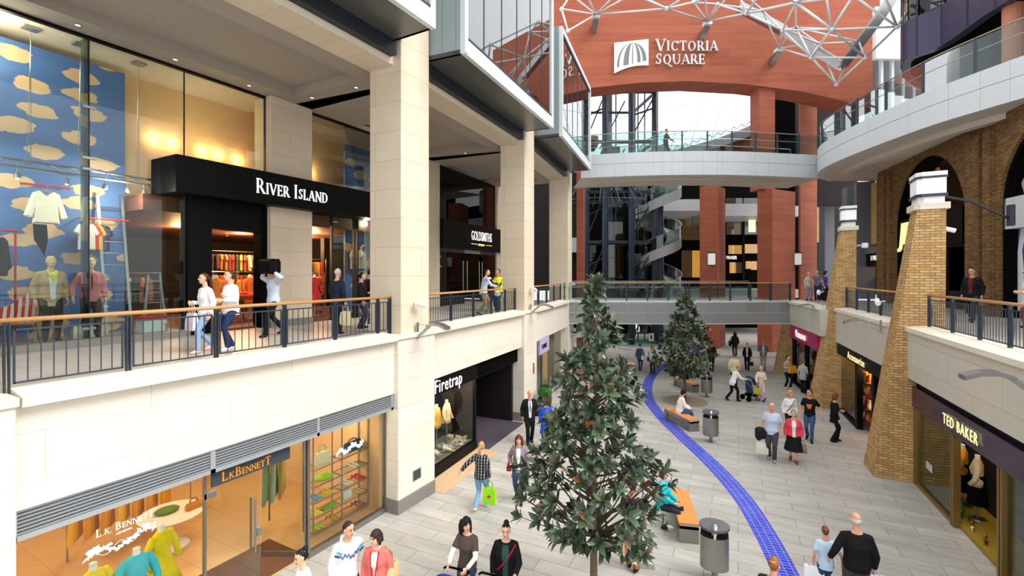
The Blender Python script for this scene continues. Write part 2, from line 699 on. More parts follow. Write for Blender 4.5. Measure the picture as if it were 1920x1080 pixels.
# serif capitals: strokes (x0,y0,x1,y1,width), arcs (cx,cy,rx,ry,a0,a1,thick,thin) on a unit cap height
TK, TN = 0.135, 0.05
SERIF = {
    'A': (0.84, [(0.08, 0, 0.42, 1, TN), (0.42, 1, 0.76, 0, TK), (0.2, 0.34, 0.62, 0.34, TN)], [], [(0.08, 0), (0.76, 0)]),
    'B': (0.66, [(0.13, 0, 0.13, 1, TK), (0.13, 0.98, 0.36, 0.98, TN), (0.13, 0.53, 0.38, 0.53, TN), (0.13, 0.02, 0.38, 0.02, TN)],
          [(0.34, 0.755, 0.2, 0.225, -90, 90, TK, TN), (0.36, 0.275, 0.24, 0.255, -90, 90, TK, TN)], [(0.13, 0), (0.13, 1)]),
    'C': (0.84, [(0.76, 0.98, 0.76, 0.72, TN)], [(0.46, 0.5, 0.38, 0.48, 45, 315, TK, TN)], []),
    'D': (0.86, [(0.13, 0, 0.13, 1, TK), (0.13, 0.98, 0.36, 0.98, TN), (0.13, 0.02, 0.36, 0.02, TN)], [(0.36, 0.5, 0.4, 0.48, -90, 90, TK, TN)], [(0.13, 0), (0.13, 1)]),
    'E': (0.62, [(0.13, 0, 0.13, 1, TK), (0.13, 0.97, 0.54, 0.97, TN), (0.13, 0.52, 0.46, 0.52, TN), (0.13, 0.03, 0.56, 0.03, TN), (0.53, 1, 0.53, 0.8, TN), (0.55, 0, 0.55, 0.22, TN), (0.45, 0.42, 0.45, 0.62, TN)], [], [(0.13, 0), (0.13, 1)]),
    'I': (0.34, [(0.17, 0, 0.17, 1, TK)], [], [(0.17, 0), (0.17, 1)]),
    'K': (0.78, [(0.13, 0, 0.13, 1, TK), (0.13, 0.42, 0.64, 1, TN), (0.3, 0.6, 0.7, 0, TK)], [], [(0.13, 0), (0.13, 1), (0.64, 1), (0.7, 0)]),
    'L': (0.6, [(0.13, 0, 0.13, 1, TK), (0.13, 0.03, 0.54, 0.03, TN), (0.53, 0, 0.53, 0.24, TN)], [], [(0.13, 0), (0.13, 1)]),
    'N': (0.86, [(0.12, 0, 0.12, 1, TN), (0.12, 1, 0.74, 0, TK), (0.74, 0, 0.74, 1, TN)], [], [(0.12, 0), (0.1, 1), (0.74, 1)]),
    'O': (0.92, [], [(0.46, 0.5, 0.38, 0.48, 0, 360, TK, TN)], []),
    'Q': (0.92, [(0.5, 0.06, 0.95, -0.26, 0.09)], [(0.46, 0.5, 0.38, 0.48, 0, 360, TK, TN)], []),
    'R': (0.76, [(0.13, 0, 0.13, 1, TK), (0.13, 0.98, 0.36, 0.98, TN), (0.13, 0.48, 0.36, 0.48, TN), (0.36, 0.48, 0.7, 0, TK)], [(0.36, 0.73, 0.22, 0.25, -90, 90, TK, TN)], [(0.13, 0), (0.13, 1), (0.7, 0)]),
    'S': (0.58, [(0.48, 0.96, 0.48, 0.74, TN), (0.08, 0.04, 0.08, 0.28, TN)], [(0.29, 0.75, 0.19, 0.22, 40, 270, 0.1, TN), (0.29, 0.27, 0.22, 0.25, -140, 90, 0.11, 0.06)], []),
    'T': (0.7, [(0.35, 0, 0.35, 1, TK), (0.04, 0.97, 0.66, 0.97, TN), (0.05, 1, 0.05, 0.78, TN), (0.65, 1, 0.65, 0.78, TN)], [], [(0.35, 0)]),
    'U': (0.84, [(0.13, 0.3, 0.13, 1, TK), (0.72, 0.3, 0.72, 1, TN)], [(0.425, 0.3, 0.295, 0.28, 180, 360, 0.1, 0.05)], [(0.13, 1), (0.72, 1)]),
    'V': (0.82, [(0.08, 1, 0.42, 0, TK), (0.42, 0, 0.76, 1, TN)], [], [(0.08, 1), (0.76, 1)]),
    '.': (0.26, [(0.13, 0.0, 0.13, 0.12, 0.12)], [], []),
    ' ': (0.4, [], [], []),
}


def serif_text(mb, body, x, z, sizes, y=0.0, depth=0.03, gap=0.06, wide=1.0):
    """serif capitals in the xz plane facing -y; sizes: a cap height per letter (or one for all)"""
    for i, ch in enumerate(body):
        s = sizes[i] if isinstance(sizes, (list, tuple)) else sizes
        adv, st, arcs, feet = SERIF[ch]
        k = s * wide

        def poly(pts, lift):
            dd = depth + lift
            mb.xz([(x + px * k, z + pz * s) for px, pz in pts], y - dd, y)
        n = 0
        for x0, z0, x1, z1, w in st:
            dx, dz = x1 - x0, z1 - z0
            if abs(dz) < 1e-6:
                pts = [(x0, z0 - w / 2), (x1, z0 - w / 2), (x1, z0 + w / 2), (x0, z0 + w / 2)]
            else:
                if z1 < z0:
                    x0, z0, x1, z1 = x1, z1, x0, z0
                hw = w / 2 * min(1.25, math.hypot(dx, dz) / abs(dz))
                pts = [(x0 - hw, z0), (x0 + hw, z0), (x1 + hw, z1), (x1 - hw, z1)]
            n += 1
            poly(pts, n * 0.0006)
        for cx, cz, rx, rz, a0, a1, tk, tn in arcs:
            m = max(6, int(abs(a1 - a0) / 18))
            for q in range(m):
                seg = []
                for a in (a0 + (a1 - a0) * q / m, a0 + (a1 - a0) * (q + 1) / m):
                    ar = R(a)
                    w = tn + (tk - tn) * abs(math.cos(ar)) ** 1.5
                    seg.append(((cx + (rx) * math.cos(ar), cz + rz * math.sin(ar)), (cx + (rx - w) * math.cos(ar), cz + (rz - w * .9) * math.sin(ar))))
                poly([seg[0][0], seg[1][0], seg[1][1], seg[0][1]], 0)
        for fx, fz in feet:
            zz = (0, 0.035) if fz == 0 else (0.965, 1)
            poly([(fx - 0.13, zz[0]), (fx + 0.13, zz[0]), (fx + 0.13, zz[1]), (fx - 0.13, zz[1])], 0.003)
        x += adv * k + gap * s
    return x


def lamp(name, loc, energy, color=(1, 0.8, 0.55), size=0.3, kind='POINT', rot=None, sy=None, spot=None):
    l = D.lights.new(name, kind)
    l.energy = energy
    l.color = color
    if kind == 'AREA':
        l.size = size
        if sy:
            l.shape = 'RECTANGLE'
            l.size_y = sy
    else:
        l.shadow_soft_size = size
    if spot:
        l.spot_size = spot
        l.spot_blend = 0.6
    o = D.objects.new(name, l)
    COL.objects.link(o)
    o.location = loc
    if rot:
        o.rotation_euler = rot
    return o
# ------------------------------------------------------------------ ground and shared levels
UF = 4.36          # upper walkway floor
FB = 3.0           # bottom of the stone fascia
CEIL = 11.35
mb = MB()
mb.box(-30, 20, -9, 75, -0.3, 0.0)
struct('floor', mb, 'paving')

D2 = (-0.0956, 0.9954)
D3 = (-0.1812, 0.9834)
L0 = frame((-8.24, -6.6), (0, 1))
L1 = frame((-8.24, 2.1), (0, 1))
L2 = frame((-8.35, 10.28), D2)
L3 = frame((-9.12, 18.31), D3)
L4 = frame((-10.6, 26.3), (-0.26, 0.9656))


def wpt(F, x, y, z=0):
    return F @ Vector((x, y, z))


# ------------------------------------------------------------------ stone pillars on the left
def stone_pillar(F, x0, x1, top, label):
    t = thing('stone_pillar', label, 'pillar', M4=F @ Matrix.Translation((x0, 0, 0)))
    w = x1 - x0
    m = MB(); m.cbox(0, w, 0, 1.5, 0.34, UF + 0.06, 0.012); m.cbox(-0.06, w + 0.02, -0.05, 0.5, UF - 0.02, UF + 0.1, 0.012)
    m.build('lower_shaft', 'stone_white', t, local=True)
    m = MB(); m.cbox(-0.015, w + 0.015, -0.015, 1.5, 0, 0.34, 0.01)
    m.build('plinth', 'plinth', t, local=True)
    m = MB(); m.cbox(0.17, w - 0.17, 0.06, 1.15, UF + 0.06, top, 0.012)
    m.build('upper_shaft', 'stone', t, local=True)
    return t


p0 = stone_pillar(L0, 7.3, 8.7, 17, 'cream stone pillar cut by the picture edge beside the yellow-lit fashion shop')
p1 = stone_pillar(L1, 6.75, 8.18, 17, 'tall cream stone pillar between the gold-lettered shop and the black clothes shop')
p2 = stone_pillar(L2, 6.66, 8.07, 17, 'second tall stone pillar, behind the suited man and the hi-vis worker')
p3 = stone_pillar(L3, 6.35, 7.75, 11.8, 'slim-looking third stone pillar at the end of the shopping arcade')
m = MB(L1); m.cbox(7.28, 7.6, -0.012, 0.02, 0.62, 0.9, 0.006)
m.build('vent_grille_frame', 'plinth', p1)
m = MB(L1); m.box(7.31, 7.57, -0.02, 0.0, 0.65, 0.87)
m.build('vent_grille', 'glass_green', p1)
m = MB(L2); m.cbox(7.6, 7.75, -0.02, 0.02, 1.75, 2.2, 0.006)
tag(m.build('wall_plaque', plain('plaque', (150, 90, 80)), p2))

# ------------------------------------------------------------------ fascia walls, copings, walkway floors, ceilings
m = MB(L1)
m.box(0, 6.75, 0.12, 0.5, FB, UF)
m.M = L2; m.box(0, 6.66, 0.12, 0.5, FB, UF)
m.M = L3; m.box(0, 6.35, 0.1, 0.5, FB, UF)
m.M = L0; m.box(0, 7.3, 0.12, 0.5, FB, UF)
struct('wall_left', m, 'stone_white')


def coping(F, x0, x1, num):
    m = MB(F)
    prof = [(-0.06, UF - 0.03), (-0.06, UF + 0.09), (0.36, UF + 0.15), (0.52, UF + 0.15), (0.52, UF - 0.03)]
    m.loft([[(x0, y, z) for y, z in prof], [(x1, y, z) for y, z in prof]])
    struct('trim_%d' % num, m, 'stone_white')


coping(L0, 0, 7.28, 1); coping(L1, 0.04, 6.68, 2); coping(L2, 0.04, 6.6, 3); coping(L3, 0.02, 6.35, 4)
m = MB(L0); m.box(0, 8.7, 0.5, 9, UF - 0.35, UF)
m.M = L1; m.box(0, 8.2, 0.5, 9, UF - 0.35, UF)
m.M = L2; m.box(-.1, 8.07, 0.5, 14, UF - 0.36, UF - .002)
m.M = L3; m.box(-.1, 8.0, 0.5, 14, UF - 0.37, UF - .004)
struct('floor_upper', m, 'walkway_tile')
m = MB(L0)
for F, a, b in ((L0, 0, 8.7), (L1, 0, 8.2), (L2, -.1, 8.1), (L3, -.1, 7.9)):
    m.M = F
    far = 5.4 if F in (L0, L1) else 12
    m.box(a, b, 1.1, 1.9, CEIL, CEIL + 0.5)
    m.box(a, b, far - .75, far + .1, CEIL, CEIL + 0.5)
    m.box(a, a + 1.2, 1.9, far - .75, CEIL, CEIL + .5)
    m.box(b - 1.0, b, 1.9, far - .75, CEIL, CEIL + .5)
    m.box(a, b, 1.9, far, CEIL + 0.26, CEIL + 0.5)
m.M = L1; m.box(7.9, 10.2, 1.0, 6.2, CEIL + .004, CEIL + .45); m.M = L2; m.box(7.9, 9.5, 1.0, 9, CEIL + .004, CEIL + .45)
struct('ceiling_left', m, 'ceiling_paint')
m = MB(L0)
for F, a, b in ((L0, 0, 8.7), (L1, 0, 6.95), (L2, -.1, 6.85), (L3, 0, 6.5)):
    m.M = F
    m.box(a, b, 0.3, 1.12, 11.27, 11.9)
struct('beam_left', m, 'stone')
for k, (F, x, y) in enumerate(((L1, 7.5, 4.2), (L1, 7.6, 2.4), (L1, 6.0, 4.95), (L2, 7.5, 3.2), (L2, 7.5, 5.4), (L1, 2.2, 4.95), (L1, 4.1, 4.95))):
    t = thing('downlight', 'round recessed ceiling downlight over the covered walkway', 'light', M4=F @ Matrix.Translation((x, y, CEIL)), group='downlights in the walkway ceiling')
    m = MB(); m.lathe([(0.075, 0.0), (0.075, -0.012), (0.055, -0.012), (0.05, -0.002)], 16)
    m.build('trim_ring', 'steel', t, local=True)
    m = MB(); m.lathe([(0.05, -0.004), (0.01, -0.006)], 14)
    m.build('lens', plain('lamp_lens', (255, 244, 220), emit=(255, 236, 200), es=2.0, var=0), t, local=True)

# dark gallery behind the third bay
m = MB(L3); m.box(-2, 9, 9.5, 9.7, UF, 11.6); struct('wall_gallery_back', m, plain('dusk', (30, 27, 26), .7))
m = MB(L3); m.box(1.5, 9, 6.0, 9.5, 7.75, 8.55); struct('floor_gallery', m, 'panel_grey')
m = MB(L3 @ Matrix.Translation((1.5, 6.0, 8.55)))
t = thing('gallery_railing', 'dark railing on the mid gallery seen between the second and third pillars', 'railing', M4=L3 @ Matrix.Translation((1.5, 6.1, 8.55)))
m = MB(); m.tube([(0, 0, 1.1), (7.4, 0, 1.1)], .03, 8); m.tube([(0, 0, .5), (7.4, 0, .5)], .015, 6); m.build('rail_bar', 'steel', t, local=True)
for i in range(6):
    m = MB(); m.box(.1 + i * 1.4, .16 + i * 1.4, -.03, .03, 0, 1.1); m.build('post', 'slate_metal', t, local=True)
m = MB(); m.quad((0, 0, .05), (7.4, 0, .05), (7.4, 0, 1.05), (0, 0, 1.05)); m.build('glass_panel', 'glass_dark', t, local=True)

# ------------------------------------------------------------------ glazed boxes hung above the walkway edge
def glazed_box(F, x0, x1, z1, label, top_vis=True):
    t = thing('glazed_box', label, 'bay window', M4=F @ Matrix.Translation((x0, 0, 11.8)))
    w, h = x1 - x0, z1 - 11.8
    f = -1.1
    m = MB(); m.box(0, w, f + .01, 3.5, 0, 0.12); m.build('soffit_panel', 'box_soffit', t, local=True)
    m = MB(); m.box(0, w, 0.1, 0.3, -0.36, 0.0); m.build('shadow_gap', 'dark_trim', t, local=True)
    m = MB(); m.box(0, 0.08, f + .02, 3.4, 0.0, h); m.build('side_cladding', 'clad_grey', t, local=True)
    m = MB(); m.box(w - .08, w, f + .02, 3.4, 0, h); m.build('side_cladding', 'clad_grey', t, local=True)
    m = MB()
    m.box(0, w, f - .03, f + .1, -0.015, 0.05)
    m.box(-0.01, 0.16, f - .03, f + 0.12, 0.0, h); m.box(w - .16, w + .01, f - .03, f + 0.12, 0, h)
    m.box(0, w, f - .03, f + 0.12, h - 0.22, h)
    m.box(.16, w - .16, f - 0.0, f + 0.1, 0.05, 0.42)
    n = int(w / 0.36)
    for i in range(1, n):
        m.box(w * i / n - .012, w * i / n + .012, f - .025, f + .02, 0.06, 0.4)
    m.build('frame', 'frame_white', t, local=True)
    m = MB(); m.box(.16, w - .16, f + .0, f + .09, 0.44, 0.50); m.box(.16, w - .16, f + .0, f + .09, h - .3, h - .22)
    n = 6
    for i in range(1, n):
        m.box(w * i / n - .012, w * i / n + .012, f + .02, f + .09, 0.5, h - .3)
    m.build('glazing_bar', 'slate_metal', t, local=True)
    m = MB(); m.box(.16, w - .16, f + .035, f + .05, 0.5, h - .3); m.build('glass', 'glass_box', t, local=True)
    m = MB(); m.box(0.08, w - .08, f, 3.5, h - .1, h); m.build('roof_panel', 'frame_white', t, local=True)
    m = MB(); m.box(0.08, w - .08, 3.3, 3.45, 0.1, h - .1); m.build('back_wall', 'clad_grey', t, local=True)
    m = MB()
    m.tube([(.3, f + .5, 1.2), (w - .3, f + .5, 1.2)], 0.03, 8)
    for i in range(5):
        m.box(.4 + i * (w - .8) / 4 - .02, .4 + i * (w - .8) / 4 + .02, f + .47, f + .53, 0.12, 1.2)
    m.build('inner_rail', 'steel', t, local=True)
    return t


glazed_box(L1, 0.2, 6.8, 17, 'dark-bottomed glazed box overhead, before the brightest stone pillar')
glazed_box(L2, -0.12, 7.0, 17.2, 'long glazed box overhead, between the two tallest stone pillars')
glazed_box(L3, 0.0, 7.1, 16.45, 'small glazed box overhead, beside the red wall with the logo')


# ------------------------------------------------------------------ balcony railings
def railing(F, x0, x1, y, posts, label, zb=UF + 0.14, zt=5.42, bar=0.125, curve=None):
    t = thing('balcony_railing', label, 'railing', M4=F @ Matrix.Translation((x0, y, zb)))
    h = zt - zb
    w = x1 - x0
    m = MB(); m.tube([(-0.02, -0.02, h - .03), (w + .02, -0.02, h - .03)], 0.032, 10); m.smooth = True
    m.build('handrail', 'handrail_wood', t, local=True, smooth=True)
    xs = [p - x0 for p in posts]
    for p in xs:
        m = MB()
        for s in (-0.022, 0.022):
            m.loft([[(p + s - .007, -.04, z0), (p + s + .007, -.04, z0), (p + s + .007, .02 + b * .6, z0), (p + s - .007, .02 + b * .6, z0)]
                    for z0, b in ((-.1, 0.0), (h * .45, 0.05), (h - .1, 0.0), (h - .06, -.02))])
        m.box(p - .03, p + .03, -.03, .03, h - .09, h - .05)
        m.build('post', 'slate_metal', t, local=True)
    for a, b in zip(xs[:-1], xs[1:]):
        if b - a < 0.3:
            continue
        m = MB()
        a2, b2 = a + .07, b - .07
        m.box(a2, b2, -.01, .01, h - .17, h - .145)
        m.box(a2, b2, -.01, .01, .06, .085)
        m.box(a2 - .012, a2 + .012, -.01, .01, .06, h - .145); m.box(b2 - .012, b2 + .012, -.01, .01, .06, h - .145)
        n = max(2, round((b2 - a2) / bar))
        for i in range(1, n):
            x = a2 + (b2 - a2) * i / n
            m.box(x - .006, x + .006, -.006, .006, .085, h - .17)
        m.build('baluster_panel', 'rail_metal', t, local=True)
    return t


px_posts = [12, 240, 405, 533, 628, 708]
ys = [on_x(p, 500, -8.66).y - 2.1 for p in px_posts]
railing(L1, -0.9, 6.9, 0.42, [-0.9] + ys + [6.88], 'wood-topped dark metal railing before the black clothes shop')
railing(L0, 0.2, 7.6, 0.42, [0.2, 1.6, 3.0, 4.4, 5.8, 7.2, 7.58], 'wood-topped railing just entering at the picture edge')
railing(L2, 0.2, 6.7, 0.42, [0.25, 1.7, 3.15, 4.5, 5.7, 6.66], 'wood-topped dark metal railing where the hi-vis worker leans')
railing(L3, 0.2, 6.35, 0.42, [0.25, 1.7, 3.2, 4.7, 6.2], 'short-looking railing between the second and third stone pillars')


# ------------------------------------------------------------------ bracket lamps and cameras on the pillars
def bracket_lamp(F, x, y, z, label, s=1.0, flip=1, d=(0, -1)):
    """angled arm carrying a flat uplight tray, local -y points out to the street"""
    t = thing('bracket_lamp', label, 'light', M4=F @ Matrix.Translation((x, y, z)) @ Matrix.Scale(s, 4))
    m = MB(); m.cbox(-.045, .045, -.03, 0.0, -.2, .22, .006); m.build('wall_plate', 'steel', t, local=True)
    m = MB()
    m.bar((0, -.02, -.17), (0.02 * flip, -.42, .16), .05, .07)
    m.tube([(0, -.02, .16), (.02 * flip, -.36, .15)], .008, 6)
    m.build('arm', 'steel', t, local=True)
    m = MB()
    pts = [(0.02, -.36, .14), (.03, -.55, .2), (.05, -.75, .18), (.06, -.95, .1)]
    m.loft([[(px * flip - .11, py, pz - .035), (px * flip + .11, py, pz - .035), (px * flip + .12, py, pz + .035), (px * flip - .12, py, pz + .035)] for px, py, pz in pts])
    m.build('lamp_tray', 'steel', t, local=True)
    return t


def wall_camera(F, x, y, z, label, s=1.0, out=-1):
    t = thing('security_camera', label, 'camera', M4=F @ Matrix.Translation((x, y, z)) @ Matrix.Scale(s, 4))
    m = MB(); m.tube([(0, 0, 0), (0, -.12, -.03)], .025, 8); m.build('mount', 'steel', t, local=True)
    m = MB()
    m.tube([(-.12, -.16, .02), (.14, -.2, -.06)], .065, 12)
    m.tube([(.14, -.2, -.06), (.17, -.205, -.07)], [.07, .06], 12)
    m.build('housing', 'white_paint', t, local=True, smooth=False)
    return t


bracket_lamp(L1, 7.45, 0.0, 4.5, 'grey bracket lamp on the bright stone pillar', 1.0, 1)
bracket_lamp(L2, 7.3, 0.0, 4.5, 'grey bracket lamp on the second stone pillar', 1.0, 1)
wall_camera(L1, 7.4, 0.05, 5.22, 'white camera on the bright stone pillar above its bracket lamp')
wall_camera(L2, 7.4, 0.05, 5.35, 'white camera on the second stone pillar above its bracket lamp')
wall_camera(L3, 7.0, 0.05, 5.4, 'white camera on the third stone pillar')
# ------------------------------------------------------------------ small goods used in the shop windows
def col(r, g, b, rough=0.75):
    return M.get('c%d_%d_%d' % (r, g, b)) or plain('c%d_%d_%d' % (r, g, b), (r, g, b), rough, spec=0.25, var=0.12, scale=12)


TOP_POLY = [(-.11, 0), (-.2, -.05), (-.33, -.52), (-.25, -.56), (-.19, -.26), (-.2, -.66), (.2, -.66), (.19, -.26), (.25, -.56), (.33, -.52), (.2, -.05), (.11, 0), (.0, -.1)]
TEE_POLY = [(-.1, 0), (-.19, -.04), (-.29, -.22), (-.21, -.28), (-.18, -.18), (-.19, -.64), (.19, -.64), (.18, -.18), (.21, -.28), (.29, -.22), (.19, -.04), (.1, 0), (0, -.07)]
DRESS_POLY = [(-.09, 0), (-.17, -.06), (-.16, -.35), (-.28, -1.1), (.28, -1.1), (.16, -.35), (.17, -.06), (.09, 0), (0, -.1)]


def hung(F, x, y, z, kind, c, label, turn=0.0, s=1.0, group=None, cat='clothing', name='hanging_sweater', hook=True):
    poly = {'top': TOP_POLY, 'tee': TEE_POLY, 'dress': DRESS_POLY}[kind]
    t = thing(name, label, cat, M4=F @ Matrix.Translation((x, y, z)) @ Matrix.Rotation(turn, 4, 'Z') @ Matrix.Scale(s, 4), group=group)
    m = MB()
    pts = [Vector((p[0], 0, p[1])) for p in poly]
    ctr = Vector((0, 0, -.3))
    rings = []
    for yy, k in ((-.05, .86), (-.025, 1), (.025, 1), (.05, .86)):
        rings.append([(ctr.x + (p.x - ctr.x) * k, yy, ctr.z + (p.z - ctr.z) * (k * .5 + .5)) for p in pts])
    m.loft(rings)
    m.build('garment', col(*c), t, local=True)
    if hook:
        m = MB(); m.tube([(-.17, 0, -.05), (0, 0, .02), (.17, 0, -.05)], .012, 6); m.tube([(0, 0, .02), (0, 0, .07), (.02, 0, .1), (0, 0, .12)], .006, 6)
        m.build('hanger', 'handrail_wood', t, local=True)
    return t


def shoe(F, x, y, z, c, label, turn=0.0, group=None, heel=0.06):
    t = thing('shoe', label, 'shoe', M4=F @ Matrix.Translation((x, y, z)) @ Matrix.Rotation(turn, 4, 'Z'), group=group)
    m = MB(); m.smooth = True
    rings = []
    for q, w, lo, hi in ((-.12, .022, heel, heel + .05), (-.08, .032, heel, heel + .055), (-.03, .03, heel * .8, heel + .03), (.03, .036, heel * .25, .045 + heel * .2), (.09, .04, 0.004, .045), (.125, .028, .004, .035), (.14, .01, .006, .024)):
        rings.append([(w * math.cos(a), q, (lo + hi) / 2 + (hi - lo) / 2 * math.sin(a)) for a in [2 * PI * k / 10 for k in range(10)]])
    m.loft(rings)
    m.build('upper', col(*c), t, local=True)
    m = MB(); m.tube([(0, -.1, heel + .01), (0, -.105, 0)], [.02, .01], 8); m.build('heel', col(*c), t, local=True)
    return t


def handbag(F, x, y, z, c, label, turn=0.0, w=.34, h=.24, d=.13, handle=.16, strap=None, name='handbag', soft=0.02, M4=None, cat='bag'):
    """bag standing on z, its handle loop on top"""
    t = thing(name, label, cat, M4=M4 if M4 is not None else F @ Matrix.Translation((x, y, z)) @ Matrix.Rotation(turn, 4, 'Z'))
    m = MB()
    m.loft([[(-w / 2 * k, -d / 2 * j, zz), (w / 2 * k, -d / 2 * j, zz), (w / 2 * k, d / 2 * j, zz), (-w / 2 * k, d / 2 * j, zz)] for zz, k, j in ((0, .93, .9), (.02, 1, 1), (h * .5, .99, .95), (h * .9, .92, .6), (h, .9, .35))])
    m.build('bag_body', col(*c), t, local=True)
    m = MB()
    for yy in (-d * .17, d * .17):
        m.tube([(-w * .25, yy, h * .95), (-w * .22, yy, h + handle * .7), (-w * .1, yy, h + handle), (w * .1, yy, h + handle), (w * .22, yy, h + handle * .7), (w * .25, yy, h * .95)], .009, 6)
    m.build('handle', col(*(strap or [int(v * .8) for v in c])), t, local=True)
    return t


# ------------------------------------------------------------------ black clothes shop on the upper walkway
BY = 5.36           # shopfront plane, measured in from the street wall
m = MB(L1)
m.cbox(6.75, 8.2, 5.08, 5.9, UF + .2, CEIL, .012)
struct('wall_pier', m, 'stone')
m = MB(L1); m.box(6.74, 8.21, 5.06, 5.9, UF, UF + .2)
struct('baseboard_left', m, 'plinth')
m = MB(L1)
m.box(-9, 4.55, BY - .22, BY + .2, UF, 4.52)
m.M = L1; m.box(-9, 4.55, BY, 7.2, UF, 4.5)
struct('trim_5', m, 'plinth')
m = MB(L1); m.box(-9, 6.76, BY - .04, BY + .08, CEIL - .06, CEIL); m.box(8.2, 11.4, BY - .04, BY + .08, CEIL - .06, CEIL)
struct('trim_6', m, 'black')
sf = thing('shop_window', 'tall clear shop window showing the blue cloud display', 'window', M4=L1)
m = MB(); m.box(-9, 2.54, BY, BY + .02, 4.5, CEIL); m.build('glass', 'glass_shop', sf, local=True)
m = MB(); m.box(2.545, 4.5, BY, BY + .02, 4.5, CEIL); m.build('glass', 'glass_shop', sf, local=True)
m = MB(); m.box(4.51, 6.75, BY, BY + .02, 8.9, CEIL); m.build('glass', 'glass_shop', sf, local=True)
m = MB(); m.box(2.52, 2.535, BY + .02, BY + .42, 4.5, CEIL); m.build('glass_fin', 'glass_green', sf, local=True)
for z in (4.75, 8.35, 8.6, 9.75):
    m = MB(); m.cbox(2.42, 2.66, BY - .02, BY + .04, z - .03, z + .03, .005); m.build('clamp', 'steel', sf, local=True)
m = MB(); m.box(2.535, 2.545, BY - .01, BY + .03, 4.5, CEIL); m.box(4.495, 4.515, BY - .01, BY + .03, 4.5, CEIL); m.box(6.73, 6.75, BY - .03, BY + .05, 8.9, CEIL)
m.build('joint', 'dark_trim', sf, local=True)
sf2 = thing('shop_window', 'narrower shop window beyond the stone pier, lit gold above the black sign', 'window', M4=L1)
m = MB(); m.box(8.2, 11.3, BY, BY + .02, 8.9, CEIL); m.build('glass', 'glass_shop', sf2, local=True)
m = MB(); m.box(9.2, 11.3, BY, BY + .02, UF + .1, 8.0); m.build('glass', 'glass_shop', sf2, local=True)
m = MB()
for x in (9.2, 10.2, 10.35):
    m.box(x - .03, x + .03, BY - .04, BY + .06, UF, 8.0)
m.build('frame', 'dark_trim', sf2, local=True)

# display space shell: side walls, back walls, ceiling
m = MB(L1)
m.box(-9, 13, 7.2, 7.35, 8.0, CEIL + .1)
m.M = L1; m.box(12.6, 12.75, BY, 7.3, UF, CEIL)
struct('wall_display', m, 'warm_wall')
m = MB(L1); m.box(-9, 13, BY, 7.3, CEIL + 0.01, CEIL + .2)
struct('ceiling_display', m, 'ceiling_warm')
bk = MB(L1); bk.box(-9, 3.72, 6.66, 6.72, 4.5, 11.2)
tag(bk.build('cloud_backdrop_panel', 'cloud_print'), 'large blue display panel printed with cream clouds behind the male mannequins', 'display panel')
bk = MB(L1); bk.box(10.42, 12.4, 6.1, 6.16, 4.5, 10.9)
tag(bk.build('cloud_backdrop_panel', 'cloud_print'), 'narrow blue cloud panel half hidden by the brightest stone pillar', 'display panel')
# dark sales floor behind
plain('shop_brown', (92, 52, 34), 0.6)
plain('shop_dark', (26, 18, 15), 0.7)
m = MB(L1)
m.box(3.7, 3.8, 6.8, 17, 4.4, 8.0); m.M = L1; m.box(13.9, 14.0, 7.3, 17, 4.4, 8.0); m.M = L1; m.box(3.7, 14, 17, 17.1, 4.4, 8.0)
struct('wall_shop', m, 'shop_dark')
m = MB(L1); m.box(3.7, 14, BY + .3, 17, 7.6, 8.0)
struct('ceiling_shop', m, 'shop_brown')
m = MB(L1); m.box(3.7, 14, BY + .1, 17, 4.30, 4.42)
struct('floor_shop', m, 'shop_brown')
# black portal and canopy sign
cp = thing('shop_sign_canopy', 'long black canopy sign with white serif lettering over the clothes shop entrance', 'sign', M4=L1 @ Matrix.Translation((0, 0, 8.0)))
m = MB(); m.cbox(3.98, 11.6, 4.66, 5.9, 0.0, .93, .01); m.build('canopy_box', 'black', cp, local=True)
m = MB()
zs = [.41, .32, .32, .32, .32, .32, .41, .32, .32, .32, .32, .32]
serif_text(m, 'RIVER ISLAND', 6.02, .28, zs, y=4.66, depth=.03, gap=.085, wide=.82)
m.build('lettering', 'letter_white', cp, local=True)
pt = thing('shop_portal', 'black entrance portal of the clothes shop, framing racks in warm light', 'doorway', M4=L1 @ Matrix.Translation((0, 0, UF)))
m = MB(); m.box(4.55, 5.15, BY - .1, BY + .28, 0, 3.64); m.build('jamb', 'black', pt, local=True)
m = MB(); m.box(6.55, 6.85, BY - .1, BY + .28, 0, 3.64); m.build('jamb', 'black_matt', pt, local=True)
m = MB(); m.box(5.15, 6.55, BY - .1, BY + .28, 2.85, 3.64); m.build('lintel', 'black', pt, local=True)

# warm display lighting (the shop's own lamps)
for x, z in ((4.6, 9.8), (5.05, 9.8), (5.9, 9.75), (6.36, 9.75), (7.0, 9.7), (9.2, 9.75), (9.75, 9.8)):
    lamp('display_lamp', wpt(L1, x, 7.03, z), 11, (1, .62, .28), .04)
lamp('display_lamp', wpt(L1, 1.2, 5.9, 10.9), 70, (1, .82, .6), .3)
lamp('display_lamp', wpt(L1, -3.0, 5.9, 10.9), 50, (1, .82, .6), .3)
lamp('display_lamp', wpt(L1, 5.6, 6.2, 10.2), 18, (1, .74, .44), .2)
lamp('display_lamp', wpt(L1, .5, 5.6, 7.9), 110, (1, .88, .7), .15)
lamp('display_lamp', wpt(L1, 3.3, 5.6, 7.9), 90, (1, .88, .7), .15)
lamp('display_lamp', wpt(L1, 11.0, 5.65, 7.9), 150, (1, .85, .6), .15)
for x, y in ((6.4, 7.4), (8.2, 9.0), (9.4, 11), (10.6, 8.2), (6.6, 10.0), (11.7, 10.2)):
    lamp('shop_lamp', wpt(L1, x, y, 7.3), 230, (1, .55, .24), .15)


